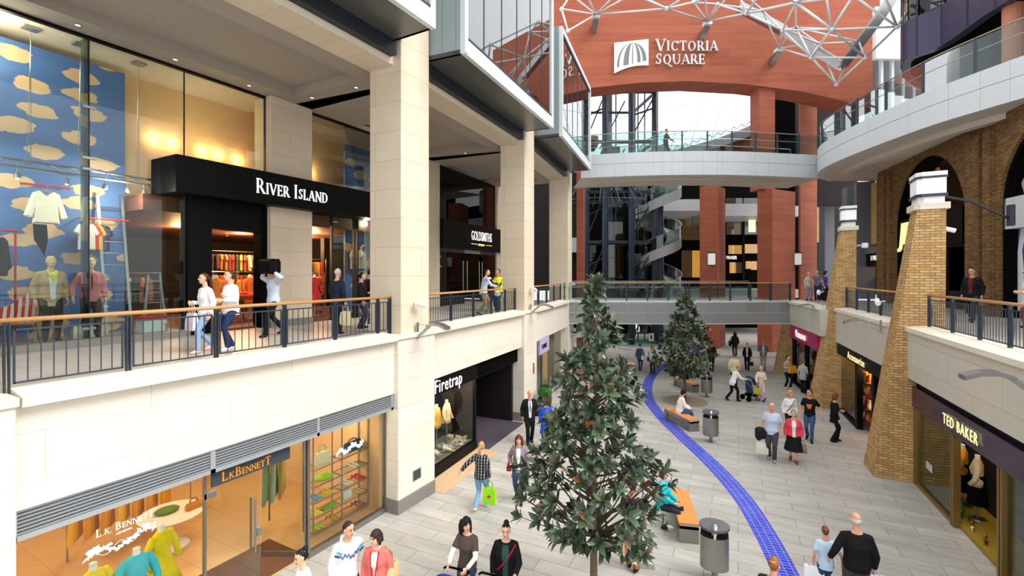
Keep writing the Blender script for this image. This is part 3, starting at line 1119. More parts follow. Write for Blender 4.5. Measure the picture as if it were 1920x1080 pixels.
# lighting truss on wires
tr = thing('lighting_truss', 'silver lighting truss with small spotlights hanging on wires in the cloud window', 'light', M4=L1 @ Matrix.Translation((0, 5.85, 8.25)))
m = MB(); m.tube([(-6, 0, 0), (4.1, 0, 0)], .03, 8); m.build('chord', 'steel', tr, local=True)
m = MB(); m.tube([(-6, .3, .2), (4.1, .3, .2)], .03, 8); m.build('chord', 'steel', tr, local=True)
m = MB()
for i in range(28):
    x = -6 + i * .36
    m.tube([(x, 0, 0), (x + .18, .3, .2), (x + .36, 0, 0)], .012, 5)
m.build('lacing', 'steel', tr, local=True)
for i, x in enumerate((-.9, 0.1, 1.1, 1.5, 2.3, 3.0, 3.45, 3.8)):
    m = MB(); m.tube([(x, 0, 0), (x, -.02, -.12)], .012, 6); m.lathe([(.035, -.12), (.05, -.16), (.06, -.24), (.045, -.235)], 12, (x, -.02, 0)); h = m.build('spotlight', 'steel', tr, local=True)
    m = MB(); m.ball((x, -.02, -.225), .04, n=8, m=5); m.build('bulb', 'lamp_lens', h, local=True)
for x in (1.75, 2.6, 3.75):
    m = MB(); m.tube([(x, .15, .1), (x, .15, 3.0)], .008, 5); m.tube([(x - .06, .15, .1), (x, .15, 2.8)], .006, 5); m.box(x - .13, x + .13, .02, .28, 3.06, 3.1); m.build('suspension_wire', 'steel', tr, local=True)

# red rails and clothes in the window
def red_rail(F, x0, x1, y, z, label, floor=None, wall=None):
    t = thing('clothes_rail', label, 'rail', M4=F @ Matrix.Translation((x0, y, z)))
    m = MB(); m.tube([(0, 0, 0), (x1 - x0, 0, 0)], .022, 8); m.build('rail_bar', 'red_paint', t, local=True)
    if floor is not None:
        m = MB(); m.tube([(x1 - x0 - .05, 0, 0), (x1 - x0 - .05, 0, floor - z)], .02, 8); m.build('upright', 'red_paint', t, local=True)
    if wall is not None:
        m = MB()
        for q in (.1, x1 - x0 - .1):
            m.tube([(q, 0, 0), (q, wall - y, 0)], .012, 6)
        m.build('wall_bracket', 'steel', t, local=True)
    return t


red_rail(L1, 1.66, 2.5, 6.3, 7.98, 'red wall rail carrying the white cardigan', wall=6.66)
hung(L1, 2.08, 6.28, 7.86, 'top', (240, 232, 214), 'white buttoned cardigan hanging under a red rail', s=1.12, name='cardigan')
m = MB(L1); m.xz([(1.88, 7.1), (2.1, 7.1), (2.12, 6.75), (2.06, 6.4), (1.98, 6.6), (1.9, 6.75)], 6.3, 6.36)
tag(m.build('dark_scarf', 'black_matt'), 'black garment hanging below the white cardigan', 'clothing')
red_rail(L1, 2.62, 3.62, 6.2, 7.32, 'red wall rail beside the tall ladder', wall=6.66)
for i, c in enumerate(((232, 226, 222), (206, 60, 50), (236, 190, 60), (70, 80, 130), (40, 44, 70))):
    hung(L1, 2.78 + i * .09, 6.2 + i * .05, 7.18, 'tee', c, ['white T-shirt at the front of the ladder rail', 'red T-shirt second on the ladder rail', 'yellow T-shirt third on the ladder rail', 'blue T-shirt fourth on the ladder rail', 'navy T-shirt last on the ladder rail'][i], turn=.35, s=.98, name='hanging_shirt')
red_rail(L1, .2, 1.56, 6.0, 6.9, 'red freestanding clothes rail with dark jackets by the deckchair', floor=4.5)
for i, c in enumerate(((50, 48, 44), (70, 66, 58), (40, 42, 46), (60, 56, 50), (34, 34, 34))):
    hung(L1, .45 + i * .2, 6.0, 6.76, 'top', c, 'dark jacket hanging on the red freestanding rail', turn=.9, s=1.25, group='jackets on the red freestanding rail', name='hanging_jacket')
red_rail(L1, 10.5, 12.0, 5.9, 7.0, 'red rail of cream tops by the narrow cloud panel', wall=6.1)
for i in range(4):
    hung(L1, 10.65 + i * .16, 5.9, 6.86, 'tee', (214, 206, 190), 'cream top hanging on the red rail by the narrow cloud panel', turn=.5, s=1.1, group='cream tops on the far red rail')

# deckchair
dk = thing('deckchair', 'red and white striped deckchair standing in the cloud window', 'chair', M4=L1 @ Matrix.Translation((1.6, 6.3, 4.5)) @ Matrix.Rotation(-.35, 4, 'Z'))
m = MB()
for k in range(12):
    pass
pts = [(-.5, 1.0), (-.35, .62), (-.12, .36), (.1, .3), (.3, .36)]
m.loft([[(-.29, a, z), (.29, a, z), (.29, a + .012, z + .012), (-.29, a + .012, z + .012)] for a, z in [(.5, 1.2), (.34, .8), (.12, .5), (-.14, .38), (-.38, .42)]])
m.build('sling', 'deck_stripe', dk, local=True)
m = MB()
for s in (-.32, .32):
    m.bar((s, .52, 1.24), (s, -.3, 0), .04, .03); m.bar((s, -.42, .44), (s, .4, 0), .04, .03)
m.bar((-.32, .52, 1.22), (.32, .52, 1.22), .04); m.bar((-.32, -.4, .42), (.32, -.4, .42), .04)
m.build('frame', 'handrail_wood', dk, local=True)

# ladders
ld = thing('ladder', 'tall silver ladder leaning against the blue cloud panel', 'ladder', M4=L1 @ Matrix.Translation((3.1, 6.0, 4.5)))
for x in (0, .5):
    m = MB(); m.bar((x, 0, 0), (x, .55, 3.5), .06, .035); m.build('rail', 'steel', ld, local=True)
m = MB()
for i in range(11):
    z = .25 + i * .29
    m.tube([(0, .55 * z / 3.5, z), (.5, .55 * z / 3.5, z)], .016, 6)
m.build('rungs', 'steel', ld, local=True)
ld = thing('stepladder', 'small open stepladder standing among dark displays by the portal', 'ladder', M4=L1 @ Matrix.Translation((4.05, 5.9, 4.5)) @ Matrix.Rotation(-.3, 4, 'Z'))
for s in (-.2, .2):
    m = MB(); m.bar((s * 1.15, -.3, 0), (s * .6, 0, 1.45), .045, .03); m.build('rail', 'steel', ld, local=True)
    m = MB(); m.bar((s * 1.15, .35, 0), (s * .6, .02, 1.42), .03, .03); m.build('rear_leg', 'steel', ld, local=True)
m = MB()
for i in range(5):
    k = (i + .6) / 5.2
    m.cbox(-.22 * (1 - .4 * k), .22 * (1 - .4 * k), -.34 + .3 * k, -.24 + .3 * k, 1.45 * k, 1.45 * k + .025)
m.build('treads', 'steel', ld, local=True)
bx = thing('display_box', 'white display box with red lid on the dark plinth', 'box', M4=L1 @ Matrix.Translation((3.9, 5.62, 4.5)) @ Matrix.Rotation(.2, 4, 'Z'))
m = MB(); m.cbox(-.28, .3, -.1, .2, 0, .34, .01); m.build('box_body', 'white_paint', bx, local=True)
m = MB(); m.cbox(-.3, .32, -.12, .22, .34, .42, .01); m.build('lid', 'red_paint', bx, local=True)
handbag(L1, 2.62, 5.72, 4.5, (232, 222, 196), 'cream holdall held low by the pink-shirted mannequin', w=.55, h=.3, d=.2, handle=.2)

# sales floor goods: garments on rails and low tables, each its own thing
random.seed(3)
WARM = [(196, 90, 40), (150, 60, 36), (206, 150, 70), (90, 50, 40), (170, 40, 36), (60, 50, 60), (220, 190, 150), (40, 60, 50), (130, 100, 70), (190, 110, 60)]
for ri, (x0, x1, y, z) in enumerate(((7.4, 9.3, 9.6, 6.05), (8.3, 10.8, 11.6, 6.9), (9.2, 10.3, 7.2, 6.0), (9.0, 12.0, 9.2, 6.6), (4.2, 5.0, 7.9, 6.0), (6.7, 8.3, 8.5, 5.9))):
    red = thing('clothes_rail', ['steel clothes rail facing the portal', 'high steel clothes rail deep in the shop', 'steel rail just inside the window beyond the stone pier', 'long steel rail beyond the stone pier', 'short steel rail by the dark display', 'low steel rail behind the stone pier'][ri], 'rail', M4=L1 @ Matrix.Translation((x0, y, z)))
    m = MB(); m.tube([(-.1, 0, 0), (x1 - x0 + .1, 0, 0)], .018, 6); m.build('rail_bar', 'steel', red, local=True)
    m = MB()
    for q in (-.08, x1 - x0 + .08):
        m.tube([(q, 0, 0), (q, 0, 4.42 - z)], .018, 6)
    m.build('uprights', 'steel', red, local=True)
    n = int((x1 - x0) / .17)
    for i in range(n):
        hung(L1, x0 + .08 + i * .17, y, z - .13, random.choice(['top', 'tee', 'dress'] if z > 6.2 else ['top', 'tee']), random.choice(WARM), 'garment hanging close-packed on a rail in the warm sales floor', turn=1.2 + random.uniform(-.2, .2), s=random.uniform(.95, 1.15), group='garments on rails in the black-fronted shop', name='hanging_garment', hook=False)
for i, (x, y) in enumerate(((6.9, 7.3), (8.9, 10.4), (10.3, 8.1))):
    tb = thing('display_table', ['low display table inside the black portal', 'display table deep behind the portal', 'display table behind the glass beyond the stone pier'][i], 'table', M4=L1 @ Matrix.Translation((x, y, 4.42)))
    m = MB(); m.cbox(-.6, .6, -.4, .4, .7, .76); m.build('table_top', 'timber_dark', tb, local=True)
    for sx in (-.52, .52):
        for sy in (-.32, .32):
            m = MB(); m.box(sx - .03, sx + .03, sy - .03, sy + .03, 0, .7); m.build('leg', 'timber_dark', tb, local=True)
    for k in range(8):
        m = MB(L1); xx, yy = x - .42 + (k % 4) * .28, y - .18 + (k // 4) * .36
        hh = random.uniform(.08, .2)
        m.cbox(xx - .11, xx + .11, yy - .14, yy + .14, 5.181, 5.181 + hh, .02)
        tag(m.build('folded_clothes', col(*random.choice(WARM))), 'folded clothes stacked on a display table in the warm sales floor', 'clothing', 'folded clothes on the sales floor tables')

for i, (x, y) in enumerate(((6.6, 7.6), (7.4, 8.6), (8.3, 9.4), (7.6, 10.2), (8.9, 11.2), (9.6, 12.4), (10.2, 8.0), (11.0, 9.2))):
    t = thing('downlight', 'small downlight in the brown ceiling of the warm sales floor', 'light', M4=L1 @ Matrix.Translation((x, y, 7.6)), group='downlights of the warm sales floor')
    m = MB(); m.lathe([(.07, 0), (.07, -.012), (.05, -.012)], 12); m.build('trim_ring', 'steel', t, local=True)
    m = MB(); m.lathe([(.05, -.006), (.01, -.008)], 12); m.build('lens', 'lamp_lens', t, local=True)

# ------------------------------------------------------------------ jeweller: black front further along the walkway
m = MB(L2)
m.box(5.0, 8.78, BY, BY + .4, UF, CEIL); m.box(15.2, 17.2, BY, BY + .5, UF, CEIL)
struct('wall_back', m, 'stone')
jw = thing('jeweller_front', 'black jeweller shopfront with white sign behind the second pillar', 'shopfront', M4=L2 @ Matrix.Translation((8.8, BY, UF)))
m = MB(); m.box(0, 6.4, 0.12, .3, 2.9, 7.0); m.build('upper_panel', 'glass_dark', jw, local=True)
m = MB(); m.box(0, 6.4, 0.3, .4, 2.9, 7.0); m.build('backing_panel', 'black', jw, local=True)
m = MB(); m.cbox(-.02, 6.9, -.22, .3, 2.9, 4.3, .01); s = m.build('sign_box', 'black', jw, local=True)
o = wpt(L2, 8.8 + 2.75, BY - .24, UF + 3.45)
dx2 = (D2[0], D2[1], 0)
text('lettering', 'GOLDSMITHS', .72, 'letter_white', s, o, dx2, extrude=.01, bold=.01, xs=.54, spacing=1.06)
text('small_lettering', 'SINCE 1778', .14, 'letter_cream', s, wpt(L2, 8.8 + 3.55, BY - .24, UF + 3.17), dx2, bold=.004)
m = MB(); m.box(2.75, 3.45, -.23, -.2, 3.22, 3.25); m.box(4.5, 5.3, -.23, -.2, 3.22, 3.25); m.build('gold_rule', 'letter_cream', s, local=True)
m = MB(); m.box(0, 2.6, .1, .13, 0, 2.9); m.box(4.4, 6.4, .1, .13, 0, 2.9); m.build('glass', 'glass_dark', jw, local=True)
m = MB()
for x in (2.3, 2.75, 4.15, 4.5):
    m.tube([(x, .02, .7), (x, .02, 2.3)], .03, 8)
m.build('door_handle', 'steel', jw, local=True)
m = MB(); m.box(0, 6.4, .1, .16, 2.72, 2.9); m.build('transom', 'louvre', jw, local=True)
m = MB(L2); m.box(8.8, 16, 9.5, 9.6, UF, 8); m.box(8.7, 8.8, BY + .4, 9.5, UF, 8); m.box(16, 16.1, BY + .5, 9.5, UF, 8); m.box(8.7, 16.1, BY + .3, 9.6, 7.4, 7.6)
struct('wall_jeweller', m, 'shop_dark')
ct = thing('display_counter', 'lit jewellery counter with gold pieces inside the black shopfront', 'counter', M4=L2 @ Matrix.Translation((9.4, BY + 1.0, UF)))
m = MB(); m.cbox(0, 2.6, 0, .6, 0, .75); m.build('cabinet', 'black', ct, local=True)
m = MB(); m.box(.02, 2.58, .02, .58, .75, 1.05); m.build('glass_top', 'glass_clear', ct, local=True)
m = MB()
for i in range(24):
    m.ball((.15 + i * .1, .2 + .12 * (i % 3), .78), .03, n=6, m=4)
m.build('gold_pieces', 'brass', ct, local=True)
lamp('counter_lamp', wpt(L2, 10.5, BY + 1.0, UF + 2.0), 40, (1, .75, .4), .08)
lamp('counter_lamp', wpt(L2, 13, BY + 2.6, UF + 2.6), 30, (1, .6, .3), .08)
m = MB(L2); m.lathe([(.28, 0), (.3, .5)], 16, (12.4, BY + 1.6, UF + 2.2)); m.tube([(12.4, BY + 1.6, UF + 2.7), (12.4, BY + 1.6, UF + 3.05)], .01, 5)
tag(m.build('pendant_shade', plain('amber_shade', (220, 150, 60), emit=(230, 140, 50), es=.6)), 'amber drum pendant lamp inside the jeweller', 'light')

# ------------------------------------------------------------------ street level: yellow-lit fashion shop under the first bay
GY = 0.42
lk = thing('shopfront_glazing', 'street-level glass shopfront with white decal of the yellow-lit fashion shop', 'shopfront', M4=L1)
m = MB(); m.quad((0.02, GY, .12), (2.42, GY, .12), (2.42, GY, 2.62), (.02, GY, 2.62)); m.build('glass', 'glass_shop', lk, local=True)
m = MB(); m.quad((4.5, GY, .12), (6.74, GY, .12), (6.74, GY, 2.62), (4.5, GY, 2.62)); m.build('glass', 'glass_shop', lk, local=True)
m = MB(); m.box(0, 2.44, GY - .05, GY + .07, 0, .12); m.build('sill', 'brushed_steel', lk, local=True)
m = MB(); m.box(4.48, 6.75, GY - .05, GY + .07, 0, .12); m.build('sill', 'brushed_steel', lk, local=True)
m = MB(); m.box(2.41, 2.45, GY - .02, GY + .04, 0.0, 2.62); m.box(4.47, 4.52, GY - .03, GY + .06, 0, 2.62); m.box(6.72, 6.75, GY - .02, GY + .04, .12, 2.62); m.build('mullion', 'brushed_steel', lk, local=True)
dr = MB(); dr.box(2.46, 3.44, GY, GY + .015, .03, 2.5); dl = dr.build('door', 'glass_shop', lk, local=True)
m = MB(); m.tube([(3.3, GY - .06, .75), (3.3, GY - .06, 1.75)], .02, 8); m.tube([(3.3, GY + .08, .75), (3.3, GY + .08, 1.75)], .02, 8); m.build('door_handle', 'steel', dl, local=True)
m = MB(); m.cbox(2.4, 2.62, GY - .02, GY + .035, 2.08, 2.18, .005); m.cbox(3.32, 3.46, GY - .02, GY + .035, 2.3, 2.4, .005); m.cbox(3.36, 3.46, GY - .02, GY + .035, 1.0, 1.16, .005); m.build('patch_fitting', 'steel', dl, local=True)
m = MB(); m.M = L1 @ Matrix.Translation((4.47, GY + .03, 0)) @ Matrix.Rotation(R(118), 4, 'Z'); m.box(0, .95, 0, .015, .05, 2.5); dl = m.build('door', 'glass_shop', lk)
m = MB(); m.M = L1 @ Matrix.Translation((4.47, GY + .03, 0)) @ Matrix.Rotation(R(118), 4, 'Z'); m.box(0, .95, -.01, .025, 0.02, .14); m.box(.0, .03, -.01, .03, 0.02, 2.5); m.tube([(.82, -.06, .75), (.82, -.06, 1.75)], .02, 8); m.build('door_rail', 'brushed_steel', dl)
# decal on the pane
m = MB(L1)
serif_text(m, 'L.K. BENNETT', .93, 2.15, [.11, .07, .08, .07, .07, .11, .08, .08, .08, .08, .085, .11], y=GY - .001, depth=.002, gap=.1)
de = m.build('decal_lettering', 'letter_white', lk)
text('decal_small', 'LONDON', .045, 'letter_white', de, wpt(L1, 1.17, GY - .004, 2.08), (0, 1, 0), extrude=.001)
m = MB(L1)
random.seed(8)
for k in range(34):
    u = k / 33
    x = .80 + u * .85
    z = 1.92 + .05 * math.sin(u * 9) + u * .06
    for q in range(2):
        a = random.uniform(0, PI)
        w, h = random.uniform(.035, .065), random.uniform(.015, .03)
        c, s_ = math.cos(a), math.sin(a)
        xx, zz = x + random.uniform(-.03, .03), z + random.uniform(-.035, .035)
        yy = GY - .002 - .0004 * (k * 2 + q)
        if q == 0 or 0.05 < u < .3 or u > .72:
            m.add([(xx + w * c, yy, zz + w * s_), (xx - h * s_, yy, zz + h * c), (xx - w * c, yy, zz - w * s_), (xx + h * s_, yy, zz - h * c)], [(0, 1, 2, 3)])
m.tube([(.8 + i * .024, GY - .004, 1.87 + .05 * math.sin(i * .45) + i * .003) for i in range(37)], .005, 4)
m.build('decal_ribbon', plain('decal_blue', (206, 222, 232), var=0), lk)
lv = thing('louvre_band', 'grey metal louvre band over the yellow-lit shop window', 'vent', M4=L1 @ Matrix.Translation((0, .2, 2.6)))
m = MB(); m.box(0, 6.72, -.06, .12, 0, .07); m.box(0, 6.72, -.04, .12, .36, .42); m.box(2.38, 2.46, -.06, .12, 0, .42); m.box(4.5, 4.56, -.06, .12, 0, .42); m.box(0, .04, -.06, .12, 0, .42); m.box(6.66, 6.72, -.06, .12, 0, .42); m.build('frame', 'louvre', lv, local=True)
for a, b in ((.04, 2.38), (2.46, 4.5), (4.56, 6.66)):
    m = MB()
    for k in range(6):
        z = .085 + k * .047
        m.loft([[(x, -.05, z), (x, -.045, z - .008), (x, .06, z + .025), (x, .055, z + .033)] for x in (a, b)])
    m.build('louvre_blades', 'louvre', lv, local=True)
m = MB(); m.box(0, 6.72, .1, .13, .02, .4); m.build('backing', 'dark_trim', lv, local=True)
sg = thing('hanging_sign', 'dark slate sign with gold serif lettering above the open glass door', 'sign', M4=L1 @ Matrix.Translation((2.5, GY - .1, 2.28)))
m = MB(); m.cbox(0, 1.5, 0, .05, 0, .36, .005); m.build('board', plain('slate_blue', (58, 70, 78)), sg, local=True)
m = MB(); serif_text(m, 'L.K.BENNETT', .16, .05, [.16, .06, .11, .06, .16, .11, .11, .11, .11, .12, .16], y=0, depth=.015, gap=.07); m.build('lettering', 'letter_gold', sg, local=True)

# interior
m = MB(L1); m.box(-7, 6.75, .49, 9, 0.004, .02)
struct('floor_fashion', m, 'orange_tile')
m = MB(L1); m.box(-7, 6.75, .5, 9, 2.75, 2.95)
struct('ceiling_fashion', m, 'cream_wall')
m = MB(L1); m.box(-7, 6.75, 8.9, 9, 0, 2.9); m.box(6.7, 6.8, 1.5, 9, 0, 2.9); m.M = L1; m.box(6.6, 6.74, .5, 1.5, 0, 2.9)
struct('wall_fashion', m, 'warm_wall')
for x, y in ((1.0, 2.0), (4.0, 2.6), (2.6, 5), (5.4, 1.6), (-1.5, 2.5), (5.5, 5.5), (0, 6)):
    lamp('shop_lamp', wpt(L1, x, y, 2.6), 46, (1, .80, .54), .15)
m = MB(L1); m.box(2.9, 4.5, .52, 1.75, .021, .035)
tag(m.build('door_mat', 'mat_brown'), 'brown entrance mat inside the open glass door', 'mat')
tt = thing('pedestal_table', 'round white pedestal table seen through the shop glass', 'table', M4=L1 @ Matrix.Translation((3.3, 3.4, .02)))
m = MB(); m.lathe([(.6, .69), (.62, .71), (.6, .725)], 36); m.build('table_top', 'white_paint', tt, local=True)
m = MB(); m.lathe([(.34, 0), (.32, .012), (.15, .03), (.05, .12), (.035, .35), (.06, .6), (.1, .69)], 24); m.build('pedestal', 'white_paint', tt, local=True, smooth=True)
m = MB(L1); m.smooth = True; m.ball((3.25, 3.5, .79), .24, .2, .05, 16, 6)
tag(m.build('green_hat', col(92, 120, 50)), 'flat green hat lying on the round white table', 'hat')
handbag(L1, 3.62, 3.15, .745, (190, 120, 40), 'tan handbag on the edge of the round white table', w=.3, h=.16, d=.12, handle=.08)

def bust(F, x, y, z, c, label, turn=0.0, arms=True, pole=True, skirt=True):
    """headless dressed display figure"""
    t = thing('dressed_mannequin', label, 'mannequin', M4=F @ Matrix.Translation((x, y, z)) @ Matrix.Rotation(turn, 4, 'Z'))
    def ell(z, a, b, n=18, oy=0):
        return [(a * math.cos(2 * PI * k / n), b * math.sin(2 * PI * k / n) + oy, z) for k in range(n)]
    m = MB(); m.smooth = True
    m.loft([ell(1.38, .1, .08), ell(1.43, .055, .055), ell(1.5, .05, .05), ell(1.53, .052, .052)])
    m.build('neck', 'white_paint', t, local=True)
    m = MB(); m.smooth = True
    if skirt:
        m.loft([ell(.45, .34, .3), ell(.75, .25, .2), ell(.93, .18, .14), ell(1.05, .135, .105), ell(1.2, .17, .13, oy=-.02), ell(1.3, .18, .11), ell(1.38, .16, .08), ell(1.43, .07, .06)])
    else:
        m.loft([ell(.8, .18, .14), ell(.93, .18, .14), ell(1.05, .14, .11), ell(1.2, .17, .13, oy=-.02), ell(1.3, .18, .11), ell(1.38, .16, .08), ell(1.43, .07, .06)])
    if arms:
        for s in (-1, 1):
            m.tube([(s * .15, 0, 1.36), (s * .23, .01, 1.2), (s * .28, -.03, 1.0), (s * .25, -.12, .86)], [.06, .065, .055, .05], 10)
    m.build('dress', col(*c), t, local=True)
    m = MB(); m.tube([(0, 0, .0), (0, 0, .8)], .02, 8); m.lathe([(.17, 0), (.16, .012), (.03, .02)], 18); m.build('stand', 'steel', t, local=True)
    return t


bust(L1, 1.08, .94, .02, (232, 204, 40), 'headless mannequin in a yellow cardigan at the lower picture edge', .2)
bust(L1, 1.6, .84, .02, (70, 186, 206), 'headless mannequin in a turquoise tied dress behind the decal', -.1)
bust(L1, 2.16, 1.3, .02, (236, 210, 30), 'headless mannequin in a bright yellow draped dress by the door', .3)
gr = thing('clothes_rail', 'steel clothes rail of yellow dresses deep in the yellow-lit shop', 'rail', M4=L1 @ Matrix.Translation((1.9, 4.6, 1.62)))
m = MB(); m.tube([(0, 0, 0), (2.4, 0, 0)], .018, 8); m.tube([(0.02, 0, 0), (0.02, 0, -1.6)], .018, 8); m.tube([(2.38, 0, 0), (2.38, 0, -1.6)], .018, 8); m.build('rail_bar', 'steel', gr, local=True)
for i in range(7):
    hung(L1, 2.05 + i * .28, 4.6, 1.5, 'dress', random.choice([(226, 176, 30), (210, 150, 30), (232, 196, 60)]), 'yellow dress hanging on the steel rail in the yellow-lit shop', turn=.9, group='yellow dresses on the rail', name='hanging_dress')
for i in range(3):
    hung(L1, 4.55 + i * .2, 1.95, 1.9, 'dress', [(120, 160, 140), (170, 190, 170), (196, 160, 90)][i], ['sage dress hanging inside the open door', 'pale green dress hanging inside the open door', 'ochre dress hanging inside the open door'][i], turn=.8, name='hanging_dress')
# shoe shelving
sh = thing('shelf_unit', 'open steel shelf unit displaying shoes and bags in the window', 'shelves', M4=L1 @ Matrix.Translation((4.95, .85, .13)))
SZ = [.02, .36, .70, 1.06, 1.44]
m = MB()
for x in (0, .8, 1.62):
    for y in (0, .34):
        m.box(x - .012, x + .012, y - .012, y + .012, 0, 2.3)
m.build('uprights', 'steel', sh, local=True)
for z in SZ:
    m = MB(); m.quad((0, 0, z), (1.62, 0, z), (1.62, .34, z), (0, .34, z)); m.build('glass_shelf', 'glass_clear', sh, local=True)
m = MB()
for z in SZ + [2.3]:
    for y in (0, .34):
        m.box(0, 1.62, y - .01, y + .01, z - .02, z)
    for x in (0, .8, 1.62):
        m.box(x - .01, x + .01, 0, .34, z - .02, z)
m.build('shelf_frame', 'steel', sh, local=True)
S0 = L1 @ Matrix.Translation((4.95, .85, .13))
handbag(S0, .38, .17, SZ[4] + .002, (228, 222, 180), 'large cream handbag on the top shelf of the shoe display', w=.36, h=.28, d=.14, handle=.16)
m = MB(S0); m.smooth = True; m.ball((.42, .17, SZ[3] + .07), .25, .17, .06, 18, 6); m.ball((.42, .17, SZ[3] + .1), .11, .1, .07, 14, 6)
tag(m.build('lime_hat', col(150, 190, 30)), 'lime green brimmed hat on the second shelf down', 'hat')
SH = [(.5, 2, (226, 186, 30), 'yellow'), (.16, 1, (230, 200, 40), 'bright yellow'), (.66, 0, (190, 140, 40), 'ochre heeled'), (.2, 0, (150, 196, 60), 'lime'), (1.25, 3, (190, 190, 176), 'silver'), (1.05, 2, (206, 206, 190), 'white'), (1.42, 2, (190, 30, 36), 'red'), (.16, 2, (60, 150, 196), 'blue'), (1.42, 0, (140, 90, 50), 'brown'), (1.42, 1, (200, 170, 110), 'beige')]
for x, k, c, nm in SH:
    for d_ in (-.05, .06):
        shoe(S0, x + d_, .16, SZ[k] + .001, c, '%s shoe of a pair on the steel shelf display' % nm, turn=PI + .5, group='%s shoes on the steel shelf display' % nm)
m = MB(S0); m.loft([[(.34 + .0, .06, SZ[1] + .004), (.72, .08, SZ[1] + .004), (.72, .26, SZ[1] + .004), (.34, .24, SZ[1] + .004)], [(.36, .08, SZ[1] + .08), (.7, .1, SZ[1] + .11), (.7, .16, SZ[1] + .11), (.36, .14, SZ[1] + .08)]])
tag(m.build('clutch_bag', col(120, 160, 40)), 'green clutch bag on the third shelf down', 'bag')
handbag(S0, 1.08, .17, SZ[1] + .003, (214, 214, 210), 'small white handbag in the middle of the shelf display', w=.26, h=.2, d=.1, handle=.05)
handbag(S0, 1.3, .2, SZ[4] + .003, (40, 44, 52), 'dark handbag on the top shelf under the silver decal', w=.5, h=.24, d=.14, handle=.06)
m = MB(L1)
for k in range(40):
    u = k / 39
    x, z = 5.25 + u * .72, 1.93 + u * .06 + .05 * math.sin(u * 13)
    a = random.uniform(0, PI); w, h = random.uniform(.05, .1), random.uniform(.02, .04); c, s_ = math.cos(a), math.sin(a)
    yy = GY - .003 - .0004 * k
    m.add([(x + w * c, yy, z + w * s_), (x - h * s_, yy, z + h * c), (x - w * c, yy, z - w * s_), (x + h * s_, yy, z - h * c)], [(0, 1, 2, 3)])
m.build('decal_ribbon', 'decal_blue', lk)

# ------------------------------------------------------------------ second bay at street level: black shop with white condensed lettering
ft = thing('shopfront_black', 'black street-level shopfront with white condensed lettering', 'shopfront', M4=L2)
m = MB(); m.box(0.0, 6.66, .3, .5, 2.42, FB); m.build('fascia_board', 'black', ft, local=True)
m = MB()
for k in range(9):
    m.box(3.3, 6.6, .27, .3, 2.46 + k * .055, 2.49 + k * .055)
m.build('shutter_box', 'black_matt', ft, local=True)
m = MB(); m.quad((0.02, .42, .32), (3.2, .42, .32), (3.2, .42, 2.45), (.02, .42, 2.45)); m.build('glass', 'glass_shop', ft, local=True)
m = MB(); m.box(0, 3.3, .36, .5, 0.0, .32); m.box(3.2, 3.3, .38, .5, .3, 2.42); m.box(0, .03, .38, .5, .3, 2.42); m.build('frame', 'black', ft, local=True)
text('lettering', 'Firetrap', .56, 'letter_white', ft, wpt(L2, .57, .28, 2.5), dx2, extrude=.006, bold=0, xs=.78, spacing=1.12)
m = MB(L2); m.box(3.2, 3.35, .5, 6, 0, FB); m.box(6.5, 6.66, .5, 6, 0, FB); m.box(0, 6.66, 6, 6.1, 0, FB); m.box(0, 6.66, .5, 6, 2.9, FB); m.box(0, 3.3, 1.6, 1.7, 0, 3); m.box(0, .05, .5, 1.7, 0, 3)
struct('wall_shop_black', m, 'shop_dark')
m = MB(L2); m.box(3.4, 6.5, -.05, 3, .003, .02)
tag(m.build('entrance_mat', plain('mat_purple', (72, 62, 72), .95)), 'dark purple entrance mat in the black shop doorway', 'mat')
m = MB(L2); m.box(0.03, 3.2, .5, 1.6, .28, .32); struct('trim_7', m, 'plinth')
m = MB(L2); m.box(.0, 3.35, -.42, .36, 0.0, .012); struct('trim_8', m, plain('tan_strip', (190, 160, 128), .8))
for i, x in enumerate((.6, 1.7, 2.3)):
    bust(L2, x, .95, .32 - .1 + .1, [(206, 160, 100), (214, 170, 90), (222, 200, 160)][i], ['mannequin in a tan jacket beside the white lettering end', 'mannequin in an ochre top mid window of the black shop', 'mannequin in a cream shirt by the black doorway'][i], turn=.2, skirt=False)
random.seed(21)
for k in range(70):
    m = MB(L2 @ Matrix.Translation((random.uniform(.15, 3.05), random.uniform(.52, 1.2), .33 + random.uniform(0, .16))) @ Euler((random.uniform(-.5, .5), random.uniform(-.5, .5), random.uniform(0, 3))).to_matrix().to_4x4())
    m.cbox(-.1, .1, -.07, .07, -.02, .02, .01)
    c = random.choice([(196, 196, 190), (170, 160, 140), (214, 210, 200), (150, 158, 164), (200, 176, 140)])
    tag(m.build('paperback', col(*c)), 'pale book lying in the loose heap under the black shop window', 'book', 'books heaped in the black shop window')
lamp('shop_lamp', wpt(L2, 1.0, .62, 2.35), 60, (1, .75, .45), .1)
lamp('shop_lamp', wpt(L2, 2.4, .62, 2.35), 60, (1, .75, .45), .1)

